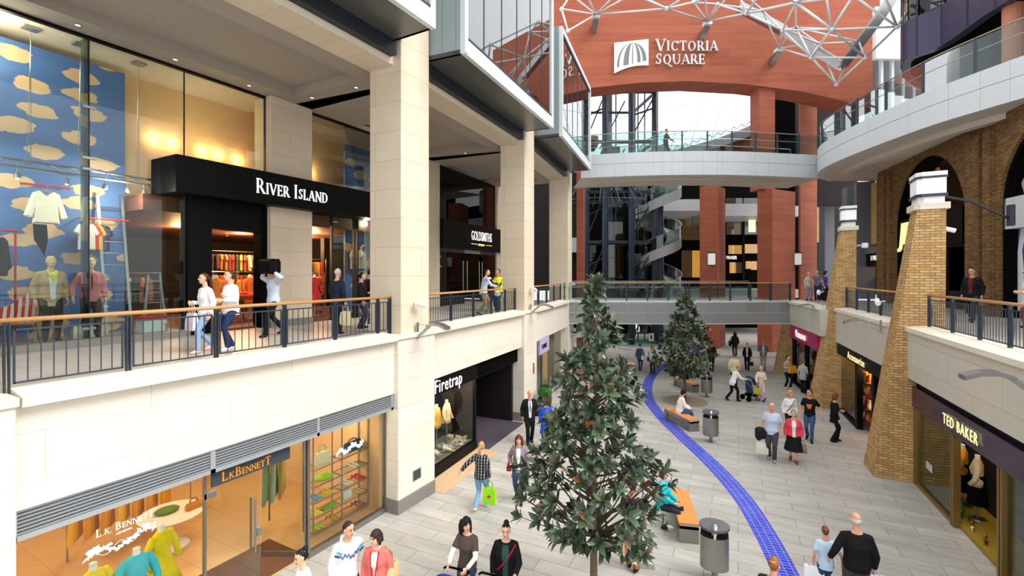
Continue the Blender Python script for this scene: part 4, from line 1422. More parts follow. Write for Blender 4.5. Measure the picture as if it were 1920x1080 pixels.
# third bay: lilac signed shop
l3 = thing('shopfront_lilac', 'street-level glass shopfront with lilac hanging sign', 'shopfront', M4=L3)
m = MB(); m.box(0.02, 2.2, .4, .415, .1, 3.0); m.box(3.6, 6.3, .4, .415, .1, 3.0); m.build('glass', 'glass_shop', l3, local=True)
m = MB(); m.box(0, 6.35, .36, .46, 0, .1); m.box(2.2, 2.26, .36, .46, 0, 3); m.box(3.55, 3.6, .36, .46, 0, 3); m.box(0, 6.35, .36, .5, 2.92, 3.05); m.build('frame', 'brushed_steel', l3, local=True)
m = MB(); m.cbox(.9, 2.5, .1, .2, 2.3, 3.05, .01); s = m.build('sign_board', 'lilac', l3, local=True)
text('lettering', 'coast', .4, 'black', s, wpt(L3, 1.15, .09, 2.55), (D3[0], D3[1], 0), extrude=.01, bold=.006)
m = MB(L3); m.box(0, 6.35, 4.4, 4.5, 0, FB); m.box(-.1, 0, .5, 4.5, 0, FB); m.box(6.3, 6.4, .5, 4.5, 0, FB); m.box(0, 6.35, .5, 4.5, 2.95, FB)
struct('wall_shop_lilac', m, 'cream_wall')
lamp('shop_lamp', wpt(L3, 3.0, 2.0, 2.7), 60, (1, .9, .75), .15)
for i in range(6):
    hung(L3, 2.6 + i * .24, 1.6, 2.0, 'dress', [(40, 110, 190), (60, 60, 64), (200, 190, 170), (80, 120, 100), (30, 30, 34), (196, 186, 160)][i], ['blue', 'charcoal', 'cream', 'sage', 'black', 'beige'][i] + ' dress hanging in the lilac-signed shop', turn=.8, name='hanging_dress')
red_ = thing('clothes_rail', 'steel rail of dresses in the lilac-signed shop', 'rail', M4=L3 @ Matrix.Translation((2.5, 1.6, 2.12)))
m = MB(); m.tube([(0, 0, 0), (1.6, 0, 0)], .015, 6); m.tube([(0, 0, 0), (0, 0, -2.1)], .015, 6); m.tube([(1.6, 0, 0), (1.6, 0, -2.1)], .015, 6); m.build('rail_bar', 'steel', red_, local=True)
# box ball plant
pb = thing('planter', 'round clipped box ball in a dark square planter beside the suited man', 'plant', M4=L3 @ Matrix.Translation((-.35, -.45, 0)))
m = MB(); m.loft([[(-q, -q, z), (q, -q, z), (q, q, z), (-q, q, z)] for q, z in ((.2, 0), (.25, .75), (.22, .75), (.22, .7))]); m.build('pot', 'slate_metal', pb, local=True)
m = MB()
for k in range(700):
    a, b_ = random.uniform(0, 2 * PI), math.acos(random.uniform(-1, 1))
    d_ = Vector((math.sin(b_) * math.cos(a), math.sin(b_) * math.sin(a), math.cos(b_)))
    c = Vector((0, 0, 1.0)) + d_ * .28
    t1 = d_.orthogonal().normalized() * .035; t2 = d_.cross(t1)
    m.add([c + t1, c + t2 * .7 + d_ * .02, c - t1 + d_ * .03, c - t2 * .7], [(0, 1, 2, 3)])
m.ball((0, 0, 1.0), .27, n=16, m=10)
m.build('foliage', plain('box_green', (60, 108, 40), .6, var=.4, scale=40), pb, local=True, uv=False)

bust(L1, 6.05, 6.75, 4.42, (210, 140, 70), 'orange-dressed mannequin just inside the black portal', .4)
bust(L1, 7.9, 8.0, 4.42, (200, 110, 50), 'rust-dressed mannequin between the rails behind the portal', .2)
bust(L1, 9.7, 6.9, 4.42, (206, 60, 60), 'red-dressed mannequin behind the glass beyond the stone pier', .2)
# ------------------------------------------------------------------ right-hand side of the street
R1 = frame((3.17, 17.55), (.0955, -.9954))
R2 = frame((2.03, 25.69), (.129, -.9917))
R3 = frame((.45, 30.28), (.213, -.977))
R0 = frame(tuple(R1 @ Vector((9.2, 0, 0)))[:2], (.05, -1))
m = MB(R1); m.box(-.1, 9.3, 0, .4, FB, UF)
m.M = R2; m.box(-.1, 7.6, 0, .4, FB, UF)
m.M = R3; m.box(0, 5.2, 0, .4, FB + .18, UF)
m.M = R0; m.box(-.1, 12, 0, .4, FB, UF)
struct('wall_right', m, 'stone_grey')
coping(R1, 0, 9.25, 9); coping(R2, 0, 6.95, 10); coping(R3, 0, 4.9, 11); coping(R0, 0, 12, 12)
m = MB(R1); m.box(-2, 9.3, .4, 9, UF - .3, UF); m.M = R2; m.box(-2, 7.6, .4, 9, UF - .31, UF - .002); m.M = R3; m.box(-4, 5, .4, 9, UF - .32, UF - .004); m.M = R0; m.box(-1, 12, .4, 8, UF - .32, UF - .004)
struct('floor_upper_right', m, 'walkway_tile')
railing(R1, .42, 9.2, .39, [.45, 1.92, 3.29, 4.51, 5.9, 7.2, 8.5], 'wood-topped dark railing in front of the man in the black coat')
railing(R2, .6, 6.6, .39, [.72, 2.19, 3.67, 5.0, 6.4], 'wood-topped dark railing between the two brick piers')


def brick_pier(bl, bf, rx, y0, y1, tl0, tl1, tr, ztop, label, lantern=True):
    """leaning brick buttress: bl/bf = street-side corners at the foot (back, front), tl = at the head"""
    t = thing('brick_pier', label, 'pier', loc=(bf[0], bf[1], 0))
    m = MB()
    def ring(z, k):
        a = (bf[0] + (tl0[0] - bf[0]) * k, bf[1] + (tl0[1] - bf[1]) * k, z)
        b = (bl[0] + (tl1[0] - bl[0]) * k, bl[1] + (tl1[1] - bl[1]) * k, z)
        return [a, (rx + (tr - rx) * k, y0 + .02, z), (rx + .05 + (tr - rx) * k, y1, z), b]
    m.loft([ring(0, 0), ring(ztop, 1)])
    m.build('brick_shaft', 'yellow_brick', t)
    if lantern:
        x0, x1, ya, yb = tl0[0], tr, tl0[1], tl1[1]
        def blk(z0, z1, g):
            q = MB(); c = .12
            q.prism([(x0 + c - g, ya - g), (x1 + g, ya - g), (x1 + g, yb + g), (x0 + c - g, yb + g), (x0 - g, yb - c + g), (x0 - g, ya + c - g)], ztop + z0, ztop + z1)
            return q
        blk(0, .18, .07).build('cap_stone', 'stone_white', t)
        ln = blk(.18, .36, -.03).build('lantern', 'white_paint', t)
        blk(.44, .88, 0).build('lantern_panel', plain('lantern_white', (238, 242, 242), .3, emit=(255, 255, 255), es=.15, var=.02), ln)
        q = blk(.36, .44, .03); b2 = blk(.88, .94, .03); q.add(b2.v, b2.f); q.build('band', 'slate_metal', ln)
        blk(.94, 1.06, .02).build('lid', 'white_paint', ln)
    return t


pA = brick_pier((2.28, 18.47), (2.39, 17.45), 3.98, 17.45, 18.5, (3.40, 17.45), (3.43, 18.45), 4.03, 7.8, 'tall leaning yellow brick pier with white lantern, before the railing of the man in black')
pB = brick_pier((1.14, 25.95), (1.49, 25.05), 2.82, 25.05, 26.1, (2.33, 25.1), (2.3, 26.0), 2.86, 7.86, 'leaning yellow brick pier with white lantern, second in line down the street')
pC = brick_pier((-.36, 33.6), (-.3, 32.9), 1.2, 32.9, 34.0, (.3, 32.9), (.3, 33.8), 1.2, 4.3, 'brick pier foot under the footbridge by the magenta sign', lantern=False)
for F, x, y, z, nm, fl in ((R1, -.65, -.42, 4.35, 'grey bracket lamp on the nearest brick pier', -1), (R2, -.3, -.3, 4.35, 'grey bracket lamp on the second brick pier', -1)):
    bracket_lamp(F, x, y, z, nm, 1.0, fl)
bracket_lamp(R1, 6.6, -.03, 4.1, 'grey bracket lamp tray over the purple-signed shop parapet', 1.1, -1)
wall_camera(R1, -.55, -.35, 5.15, 'white camera on the nearest brick pier at railing height', 1.1)
wall_camera(R2, -.1, -.3, 5.15, 'white camera on the second brick pier at railing height', 1.1)
wall_camera(frame((4.05, 17.7), (1, .2)), 0.02, 0.1, 7.25, 'white camera high behind the nearest brick pier', 1.0)
t = thing('floodlight', 'small white floodlight on the far side of the second brick pier', 'light', loc=(2.95, 25.3, 7.2))
m = MB(); m.bar((-.1, 0, 0), (.12, 0, .0), .06); m.build('mount', 'steel', t, local=True)
m = MB(); m.cbox(.1, .34, -.1, .1, -.12, .1, .03); m.build('lamp_head', 'white_paint', t, local=True)
t = thing('wall_bracket', 'dark steel bracket arm tying the nearest lantern to the brick wall', 'bracket', loc=(4.05, 17.9, 8.2))
m = MB(); m.bar((0, 0, 0), (1.0, 1.6, 0), .06); m.bar((1.0, 1.6, 0), (2.7, 4.4, -.35), .06); m.build('arm', 'slate_metal', t, local=True)
m = MB(); m.box(2.66, 2.8, 4.2, 4.5, -.6, .1); m.build('plate', 'slate_metal', t, local=True)

# ------------------------------------------------------------------ purple-signed shop
tb = thing('shopfront_purple', 'street-level shopfront with purple band and cream letters', 'shopfront', M4=R1)
m = MB(); m.box(.06, 9.2, .10, .3, 2.2, 2.78); m.build('sign_band', 'purple', tb, local=True)
m = MB(); m.box(.06, 9.2, .2, .4, 2.78, 3.02); m.build('shadow_gap', 'black', tb, local=True)
dR = (.0955, -.9954, 0)
text('lettering', 'TED BAKER', .36, 'letter_cream', tb, R1 @ Vector((2.32, .06, 2.36)), dR, extrude=.006, bold=0, xs=.8, spacing=1.22)
m = MB(); m.box(.25, 2.55, .2, .215, .1, 2.2); m.build('glass', 'glass_shop', tb, local=True)
m = MB(); m.box(4.75, 9.1, .2, .215, .1, 2.2); m.build('glass', 'glass_shop', tb, local=True)
m = MB()
for x in (.2, 2.58, 2.68, 4.7, 4.82):
    m.box(x - .035, x + .035, .12, .26, 0, 2.2)
m.box(.2, 2.6, .14, .26, 0, .1); m.box(4.8, 9.1, .14, .26, 0, .1)
m.build('brass_frame', 'brass', tb, local=True)
m = MB(); m.cbox(.85, 1.25, .19, .198, .72, .92, .002); m.build('window_sticker', plain('sticker', (190, 190, 182)), tb, local=True)
m = MB(R1); m.box(.05, .3, .3, 3.5, 0, 2.9); m.M = R1; m.box(.05, 9.2, 3.5, 3.6, 0, 2.9)
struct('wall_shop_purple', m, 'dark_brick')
m = MB(R1); m.box(.3, 9.1, 1.15, 1.3, 0, 2.9); m.box(9.1, 9.2, .3, 3.5, 0, 2.9); m.box(.05, 9.2, .3, 3.6, 2.85, 2.98); struct('ceiling_shop_purple', m, 'shop_dark')
m = MB(R1); m.box(.3, 9.1, .25, 3.5, .01, .1); struct('floor_shop_purple', m, plain('moss_carpet', (150, 124, 34), .9))
for i, (x, c, l) in enumerate(((1.42, (210, 140, 40), 'mannequin in an amber top with dark belt in the purple-signed window'), (2.2, (216, 196, 160), 'mannequin in a cream coat over black in the purple-signed window'))):
    b_ = bust(R1, x, .75, .1, c, l, -.4, skirt=False)
    m = MB(); m.lathe([(.2, .35), (.17, .8), (.15, 1.0)], 14); m.build('skirt', 'black_matt', b_, local=True)
    m = MB(); m.lathe([(.152, 1.0), (.15, 1.06)], 14); m.build('belt', 'black', b_, local=True)
for i in range(7):
    shoe(R1, 1.7 + i * .3, .4 + .1 * (i % 2), .1, [(190, 60, 40), (210, 190, 170), (60, 40, 40), (150, 90, 40), (220, 210, 196), (190, 120, 60), (110, 40, 40)][i], ['coral', 'pale pink', 'dark', 'tan', 'off-white', 'amber', 'maroon'][i] + ' shoe set along the floor of the purple-signed window', turn=1.2)
m = MB(R1)
random.seed(5)
for k in range(260):
    x, y = random.uniform(.35, 2.5), random.uniform(.35, .6)
    h = random.uniform(.08, .3)
    m.add([(x - .012, y, .1), (x + .012, y, .1), (x + random.uniform(-.06, .06), y + random.uniform(-.05, .05), .1 + h)], [(0, 1, 2)])
tag(m.build('grass', plain('fake_grass', (64, 110, 40), .7, var=.4), uv=False), kind='stuff', label='strip of green display grass along the purple-signed window', cat='grass')
for x, y in ((1.4, .8), (3.5, .9), (6.5, 1.5)):
    lamp('shop_lamp', R1 @ Vector((x, y, 2.6)), 30, (1, .78, .45), .1)

# ------------------------------------------------------------------ black accessories shop between the piers
ac = thing('shopfront_accessories', 'black street-level shopfront with pale yellow lettering between the brick piers', 'shopfront', M4=R2)
m = MB(); m.box(.1, 7.3, .05, .3, 2.5, 3.0); m.build('fascia_board', 'black', ac, local=True)
text('lettering', 'Accessorize', .40, 'letter_cream', ac, R2 @ Vector((2.35, .03, 2.58)), (.129, -.9917, 0), extrude=.006, bold=0, xs=1.0, spacing=1.12)
m = MB(); m.box(.35, 3.1, .2, .215, .1, 2.5); m.box(5.2, 7.2, .2, .215, .1, 2.5); m.build('glass', 'glass_shop', ac, local=True)
m = MB()
for x in (.3, 3.15, 3.3, 5.1, 5.25):
    m.box(x - .06, x + .06, .1, .3, 0, 2.5)
m.box(.3, 3.2, .1, .3, 0, .1); m.box(5.2, 7.3, .1, .3, 0, .1)
m.build('frame', 'black', ac, local=True)
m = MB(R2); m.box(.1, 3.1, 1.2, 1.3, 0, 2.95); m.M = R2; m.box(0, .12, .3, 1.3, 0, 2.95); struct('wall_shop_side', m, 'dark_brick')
m = MB(R2); m.box(3.1, 3.2, 1.2, 4, 0, 2.95); m.box(3.1, 7.4, 4, 4.1, 0, 2.95); m.box(7.3, 7.4, .3, 4, 0, 2.95); m.box(0, 7.4, .3, 4, 2.85, 2.95); struct('wall_shop_accessories', m, plain('rust_wall', (120, 56, 30)))
lamp('shop_lamp', R2 @ Vector((3.6, .6, 2.3)), 60, (1, .6, .25), .1)
lamp('shop_lamp', R2 @ Vector((3.5, .7, 1.0)), 25, (1, .6, .25), .1)
lamp('shop_lamp', R2 @ Vector((1.6, .7, 2.6)), 20, (1, .7, .4), .1)
random.seed(17)
BR = [(220, 90, 40), (236, 170, 60), (190, 40, 50), (240, 210, 120), (200, 120, 40), (230, 60, 60), (250, 230, 180), (120, 60, 120)]
for sh_ in range(4):
    zz = .35 + sh_ * .5
    st = thing('display_shelf', ['lowest', 'second', 'third', 'topmost'][sh_] + ' glowing shelf of goods inside the accessories shop', 'shelf', M4=R2 @ Matrix.Translation((1.9, .34, zz)))
    m = MB(); m.cbox(0, 1.75, 0, .4, -.03, 0, .005); m.build('board', 'timber_dark', st, local=True)
    m = MB(); m.bar((.1, .38, 0), (.1, .38, -zz), .03); m.bar((1.65, .38, 0), (1.65, .38, -zz), .03); m.build('upright', 'steel', st, local=True)
    for i in range(8):
        handbag(R2, 2.02 + i * .2, .5, zz, random.choice(BR), 'small bright bag on the glowing shelves of the accessories shop', w=.18, h=random.uniform(.16, .3), d=.12, handle=.06)['group'] = 'bright bags in the accessories shop'
for i in range(5):
    handbag(R2, .7 + i * .45, .6, .1 + .7 * 0 + .0, random.choice(BR), 'bright bag on the window floor by the brick side of the accessories shop', w=.3, h=.3, d=.14, handle=.1)['group'] = 'bags on the accessories window floor'

# ------------------------------------------------------------------ magenta-signed shop
mo = thing('shopfront_magenta', 'street-level shopfront with magenta sign board under the footbridge end', 'shopfront', M4=R3)
m = MB(); m.box(.1, 4.7, -.02, .2, 2.5, 3.2); m.build('sign_band', 'magenta', mo, local=True)
text('lettering', 'Monsoon', .56, 'letter_white', mo, R3 @ Vector((1.35, -.06, 2.68)), (.213, -.977, 0), extrude=.006, bold=0, xs=.8, spacing=1.1)
m = MB(); m.box(.2, 2.4, .2, .215, .1, 2.5); m.box(2.5, 4.6, .2, .215, .1, 2.5); m.build('glass', 'glass_shop', mo, local=True)
m = MB()
for x in (.15, 2.45, 4.65):
    m.box(x - .06, x + .06, .1, .3, 0, 2.5)
m.box(.15, 4.7, .1, .3, 0, .1); m.build('frame', 'black', mo, local=True)
m = MB(R3); m.box(.1, 4.7, 1.2, 1.3, 0, 3.1); m.box(.05, .15, .3, 1.8, 0, 3.1); m.box(4.6, 4.7, .3, 1.8, 0, 3.1); m.box(.1, 4.7, .3, 1.9, 3.05, 3.15); struct('wall_shop_magenta', m, 'shop_brown')
lamp('shop_lamp', R3 @ Vector((1.3, .9, 2.7)), 40, (1, .6, .25), .1)
lamp('shop_lamp', R3 @ Vector((3.4, .9, 2.7)), 40, (1, .6, .25), .1)
for i, x in enumerate((.8, 1.7, 3.0, 3.8)):
    bust(R3, x, .55, .05, [(200, 130, 50), (150, 110, 60), (60, 120, 130), (220, 150, 60)][i], ['amber-dressed', 'olive-dressed', 'teal-dressed', 'orange-dressed'][i] + ' mannequin in the magenta-signed shop window', skirt=True)

# ------------------------------------------------------------------ brick arcade wall along the upper walkway
RW = frame((5.0, 34.3), (.196, -.98))
W_TOP = 11.8


def arch_fill(mb, x0, x1, spring, top, y0, y1, n=20):
    """brickwork left over above a round arch"""
    r = (x1 - x0) / 2
    cx = (x0 + x1) / 2
    for i in range(n):
        a0, a1 = PI - PI * i / n, PI - PI * (i + 1) / n
        p0_, p1_ = (cx + r * math.cos(a0), spring + r * math.sin(a0)), (cx + r * math.cos(a1), spring + r * math.sin(a1))
        mb.xz([p0_, p1_, (p1_[0], top), (p0_[0], top)], y0, y1)


m = MB(RW)
for a, b in ((-.3, 1.95), (8.27, 10.4), (16.3, 18.4)):
    m.box(a, b, 0, .9, UF, W_TOP)
    m.box(a + .35, b - .9, -.18, .0, UF, W_TOP - .4); m.box(b - .65, b - .25, -.18, 0, UF, W_TOP - .4)
arch_fill(m, 1.95, 8.27, 8.35, W_TOP, 0, .9)
arch_fill(m, 10.4, 16.3, 8.4, W_TOP, 0, .9)
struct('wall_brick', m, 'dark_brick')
m = MB(RW)
for x0, x1 in ((1.95, 8.27), (10.4, 16.3)):
    cx, r = (x0 + x1) / 2, (x1 - x0) / 2
    pts = [(cx + r * math.cos(PI * i / 24), 8.4 + r * math.sin(PI * i / 24)) for i in range(25)]
    ins = [(cx + (r - .14) * math.cos(PI * i / 24), 8.4 + (r - .14) * math.sin(PI * i / 24)) for i in range(25)]
    for i in range(24):
        m.xz([pts[i], pts[i + 1], ins[i + 1], ins[i]], .1, .9)
    m.box(x0, x0 + .14, .1, .9, UF, 8.4); m.box(x1 - .14, x1, .1, .9, UF, 8.4)
struct('trim_13', m, 'black_matt')
m = MB(RW); m.box(2.4, 3.9, .95, 1.1, 8.1, 11.2); struct('wall_arch_panel', m, plain('taupe', (150, 132, 108)))
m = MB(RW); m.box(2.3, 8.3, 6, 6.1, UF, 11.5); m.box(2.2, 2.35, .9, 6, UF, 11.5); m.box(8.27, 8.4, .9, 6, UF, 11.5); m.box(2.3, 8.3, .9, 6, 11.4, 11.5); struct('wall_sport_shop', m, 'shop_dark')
jd = thing('sport_shop_sign', 'black shop sign board with large pale yellow letters inside the brick arch', 'sign', M4=RW @ Matrix.Translation((2.12, .12, 7.2)))
m = MB(); m.box(0, 5.7, 0, .3, 0, 1.6); m.build('board', 'black', jd, local=True)
text('lettering', 'JD', 1.62, 'letter_cream', jd, RW @ Vector((2.3, .06, 7.5)), (.196, -.98, 0), extrude=.05, bold=.02, shear=.2, xs=.9)
m = MB(RW); m.box(2.5, 8.2, .9, .92, UF, 7.2); tag(m.build('window_pane', 'glass_dark'), 'dark glass entrance below the pale yellow letters', 'window')
for i in range(9):
    t = thing('tube_light', 'bright tube light hung inside the brick arch', 'light', M4=RW @ Matrix.Translation((5.6 + (i % 3) * .8, 1.6 + (i // 3) * 1.3, 10.6 - .25 * (i // 3))), group='tube lights inside the brick arch')
    m = MB(); m.tube([(-.45, 0, 0), (.45, .1, 0)], .035, 8); m.build('tube', plain('tube_glow', (255, 230, 190), emit=(255, 210, 150), es=4, var=0), t, local=True)
    m = MB(); m.bar((0, .04, .03), (0, .04, .7), .02); m.build('hanger', 'steel', t, local=True)
for i in range(5):
    t = thing('stock_shelf', ['lowest', 'second', 'third', 'fourth', 'highest'][i] + ' orange-lit shelf high inside the brick arch', 'shelf', M4=RW @ Matrix.Translation((4.6, 3.0, 8.9 + i * .33)))
    m = MB(); m.cbox(0, 3.5, 0, .4, 0, .04, .005); m.build('board', 'shop_brown', t, local=True)
    m = MB()
    for k in range(12):
        m.cbox(.1 + k * .28, .3 + k * .28, .05, .3, .04, .04 + .1 + .08 * ((k * 7 + i) % 3), .01)
    m.build('goods', plain('goods_orange', (216, 110, 50), var=.4, scale=6), t, local=True)
lamp('shop_lamp', RW @ Vector((6.0, 2.4, 10.3)), 90, (1, .5, .2), .2)
lamp('shop_lamp', RW @ Vector((5.0, 3.2, 6.6)), 60, (1, .75, .5), .2)
m = MB(RW); m.cbox(7.0, 8.1, .78, .88, 5.75, 6.15, .01); tag(m.build('promo_board', plain('promo_yellow', (226, 204, 40))), 'yellow promotional board in the doorway behind the man in black', 'sign')
# posters in the next arch
plain('poster_blue', (40, 92, 168), 0.4, var=.35, scale=1.2)
po = thing('poster', 'large blue poster of a white-dressed figure beyond the brick pilaster', 'poster', M4=RW @ Matrix.Translation((10.55, .45, 4.6)))
m = MB(); m.box(0, 5.6, 0, .05, 0, 3.0); m.build('print', 'poster_blue', po, local=True)
m = MB(); m.xz([(.0, 0), (.3, 0), (.35, 1.2), (.22, 2.2), (.45, 3.0), (.15, 3.0), (0, 2.2)], -.006, -.002); m.xz([(.5, 2.75), (1.3, 2.1), (2.4, 2.3), (2.4, 2.9), (1.2, 2.95)], -.006, -.002); m.xz([(0.1, .55), (2.6, .4), (2.6, .65), (.1, .75)], -.007, -.003); m.build('white_shapes', plain('print_white', (226, 230, 234)), po, local=True)
m = MB(); m.xz([(1.0, 1.6), (1.25, 1.75), (1.45, 1.55), (1.5, 1.0), (2.0, .85), (2.0, .2), (1.75, .2), (1.72, .6), (1.2, .62), (1.0, .9)], -.012, -.008); m.build('figure_clothes', 'print_white', po, local=True)
m = MB(); m.xz([(1.15 + .13 * math.cos(a), 1.9 + .15 * math.sin(a)) for a in [2 * PI * k / 12 for k in range(12)]], -.014, -.01); m.xz([(1.4, 1.5), (1.8, 1.15), (1.85, 1.22), (1.5, 1.6)], -.014, -.01); m.build('figure_skin', plain('print_skin', (150, 100, 76)), po, local=True)
m = MB(); m.xz([(0, -.1), (5.6, -.1), (5.6, .5), (.0, .5)], -.004, -.001); m.build('ground_print', 'black_matt', po, local=True)
po = thing('poster', 'dark upper poster with green and amber shapes above the pale grey band', 'poster', M4=RW @ Matrix.Translation((10.55, .45, 8.75)))
m = MB(); m.box(0, 5.6, 0, .05, 0, 2.6); m.build('print', 'black_matt', po, local=True)
random.seed(2)
for c, cx, cz, a, b_ in (((180, 140, 60), .55, .9, .2, .5), ((200, 170, 170), .45, .35, .22, .35), ((120, 170, 60), 1.1, .5, .3, .2), ((60, 120, 70), 1.0, 1.4, .25, .5), ((196, 200, 190), 1.3, 2.0, .2, .35), ((50, 90, 60), .6, 1.9, .2, .3)):
    m = MB(); m.xz([(cx + a * math.cos(q) * (1 + .25 * math.sin(3 * q)), cz + b_ * math.sin(q)) for q in [2 * PI * k / 16 for k in range(16)]], -.006 - cz * .002, -.001); m.build('print_shape', col(*c), po, local=True)
m = MB(RW); m.box(10.45, 16.3, .1, .4, 7.6, 8.72); struct('trim_14', m, 'panel_grey')
# shops and grey posts beyond the brick wall
m = MB(RW); m.box(-3.0, -.3, .2, .6, 7.2, 7.6); m.M = RW; m.box(-3.4, -2.9, -.2, .8, UF, W_TOP); m.box(-5.6, -4.6, -.2, .8, UF, W_TOP)
struct('trim_15', m, plain('slate_grey', (104, 108, 116), .5))
m = MB(RW); m.box(-12, -.3, 3.5, 3.6, UF, W_TOP); struct('wall_far_shop', m, 'shop_dark')
m = MB(RW); m.box(-2.7, -.5, .5, .6, 7.8, 11.6); tag(m.build('light_panel', plain('tan_panel', (196, 160, 104), var=.2, scale=1)), 'tall tan panel beside the brick wall end', 'panel')
em = thing('shop_sign', 'black shop sign with small white capitals at the end of the brick wall', 'sign', M4=RW @ Matrix.Translation((-2.85, .3, 6.4)))
m = MB(); m.box(0, 2.5, 0, .2, 0, 1.0); m.build('board', 'black', em, local=True)
text('lettering', 'E MUSE', .42, 'letter_white', em, RW @ Vector((-2.1, .28, 6.78)), (.196, -.98, 0), extrude=.01, xs=.9)
lamp('shop_lamp', RW @ Vector((-1.5, 1.8, 6.2)), 40, (1, .6, .3), .1)
for i in range(4):
    hung(RW, -2.3 + i * .5, 1.2, 5.9, 'dress', [(150, 60, 40), (206, 190, 160), (90, 70, 60), (190, 120, 60)][i], ['rust', 'cream', 'brown', 'amber'][i] + ' dress in the small-capitals shop past the brick wall', name='hanging_dress', s=1.1)

# ------------------------------------------------------------------ sweeping upper gallery
DISC = [(11.5, 17.4), (8.6, 20.3), (7.04, 21.98), (6.3, 22.85), (5.3, 24.15), (4.5, 25.55), (3.75, 27.05), (3.0, 28.7), (2.38, 30.3), (1.98, 31.8), (1.9, 33.2), (2.1, 34.6), (2.7, 36.0)]


def smooth_path(pts, n=4):
    out = []
    P = [Vector((*p, 0)) for p in pts]
    for i in range(len(P) - 1):
        a, b, c, d = P[max(0, i - 1)], P[i], P[i + 1], P[min(len(P) - 1, i + 2)]
        for k in range(n):
            t = k / n
            out.append(.5 * ((2 * b) + (c - a) * t + (2 * a - 5 * b + 4 * c - d) * t * t + (3 * b - a - 3 * c + d) * t ** 3))
    out.append(P[-1])
    return out


def offset_path(path, d):
    res = []
    for i, p in enumerate(path):
        t = (path[min(i + 1, len(path) - 1)] - path[max(i - 1, 0)]).normalized()
        res.append(p + Vector((-t.y, t.x, 0)) * d)
    return res


def band(mb, path, off0, off1, z0, z1):
    a, b = offset_path(path, off0), offset_path(path, off1)
    mb.loft([[(p.x, p.y, z0), (p.x, p.y, z1), (q.x, q.y, z1), (q.x, q.y, z0)] for p, q in zip(a, b)])


def gallery_edge(path, sign, num, far_poly, zlo=11.8, zhi=13.2):
    """fascia in two courses with a groove; inward = sign"""
    s = sign
    m = MB()
    band(m, path, 0, .3 * s, zlo, 12.56); band(m, path, 0, .3 * s, 12.59, zhi); band(m, path, .03 * s, .25 * s, 12.5, 12.65)
    struct('trim_%d' % num, m, 'panel_grey')
    m = MB()
    m.add([(p.x, p.y, zlo + .02) for p in path] + [(x, y, zlo + .02) for x, y in far_poly], [tuple(range(len(path) + len(far_poly)))])
    m.add([(p.x, p.y, zhi - .3) for p in path] + [(x, y, zhi - .3) for x, y in far_poly], [tuple(range(len(path) + len(far_poly)))])
    return m


def glass_rail(path, sign, label, zb, zt, pitch, wood=False, off=.12):
    t = thing('glass_balustrade', label, 'balustrade', loc=(path[0].x, path[0].y, zb))
    pp = offset_path(path, off * sign)
    seg = [0]
    for a, b in zip(pp[:-1], pp[1:]):
        seg.append(seg[-1] + (b - a).length)
    def at(s):
        for i in range(len(seg) - 1):
            if s <= seg[i + 1] + 1e-6:
                k = (s - seg[i]) / max(1e-6, seg[i + 1] - seg[i])
                return pp[i].lerp(pp[i + 1], k), (pp[i + 1] - pp[i]).normalized()
        return pp[-1], (pp[-1] - pp[-2]).normalized()
    L = seg[-1]
    n = max(1, round(L / pitch))
    m = MB(); m.tube([(p.x, p.y, zt) for p in pp], .03, 8); m.build('handrail', 'handrail_wood' if wood else 'brushed_steel', t)
    if not wood:
        m = MB(); m.tube([(p.x, p.y, zb + (zt - zb) * .62) for p in pp], .018, 8); m.build('mid_rail', 'steel', t)
    for i in range(n + 1):
        p, d = at(min(L - .02, max(.02, L * i / n)))
        m = MB(frame((p.x, p.y), (d.x, d.y), zb))
        m.box(-.03, .03, -.05, .05, -.2, zt - zb)
        for q in (.2, .75):
            m.box(-.1, .1, -.07, -.05, (zt - zb) * q, (zt - zb) * q + .03)
        m.build('post', 'slate_metal', t)
    m = MB()
    for i in range(n):
        q = []
        for k in range(5):
            p, d = at(L * (i + .03 + .94 * k / 4) / n)
            q.append(p)
        for k in range(4):
            a, b = q[k], q[k + 1]
            m.quad((a.x, a.y, zb + .05), (b.x, b.y, zb + .05), (b.x, b.y, zt - .06), (a.x, a.y, zt - .06))
    m.build('glass_panels', 'glass_rail', t)
    return t


dp = smooth_path(DISC)
m = gallery_edge(dp, -1, 16, [(6, 38), (16, 38), (16, 17)])
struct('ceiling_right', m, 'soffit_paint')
# inner step of the soffit
m = MB(); band(m, dp[6:-6], -1.2, -1.6, 11.6, 11.82); struct('ceiling_step', m, 'soffit_paint')
glass_rail(dp, -1, 'long glass balustrade on the sweeping upper gallery', 13.2, 14.5, 2.0)

# footbridges
UB = smooth_path([(-10.6, 27.3), (-7.26, 28.35), (-4.46, 29.65), (-1.73, 31.35), (2.2, 34.6)])
FWD = Vector((-ST, CT, 0))
m = gallery_edge(UB, 1, 17, [(p.x + FWD.x * 3.6, p.y + FWD.y * 3.6) for p in reversed(UB)])
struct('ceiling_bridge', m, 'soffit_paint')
glass_rail(UB, 1, 'glass balustrade along the near side of the upper footbridge', 13.2, 14.42, 1.55)
glass_rail([p + FWD * 3.4 for p in UB], -1, 'glass balustrade along the far side of the upper footbridge', 13.2, 14.42, 3.2)
m = MB(); band(m, offset_path(UB[1:-2], .9), 0, .25, 11.66, 11.82); struct('ceiling_bridge_step', m, 'ceiling_warm')

CF = frame((0, 0), (CT, ST))          # lateral / forward frame of the far end wall


def lat(px, d):
    return (px - 960) * d / FPX


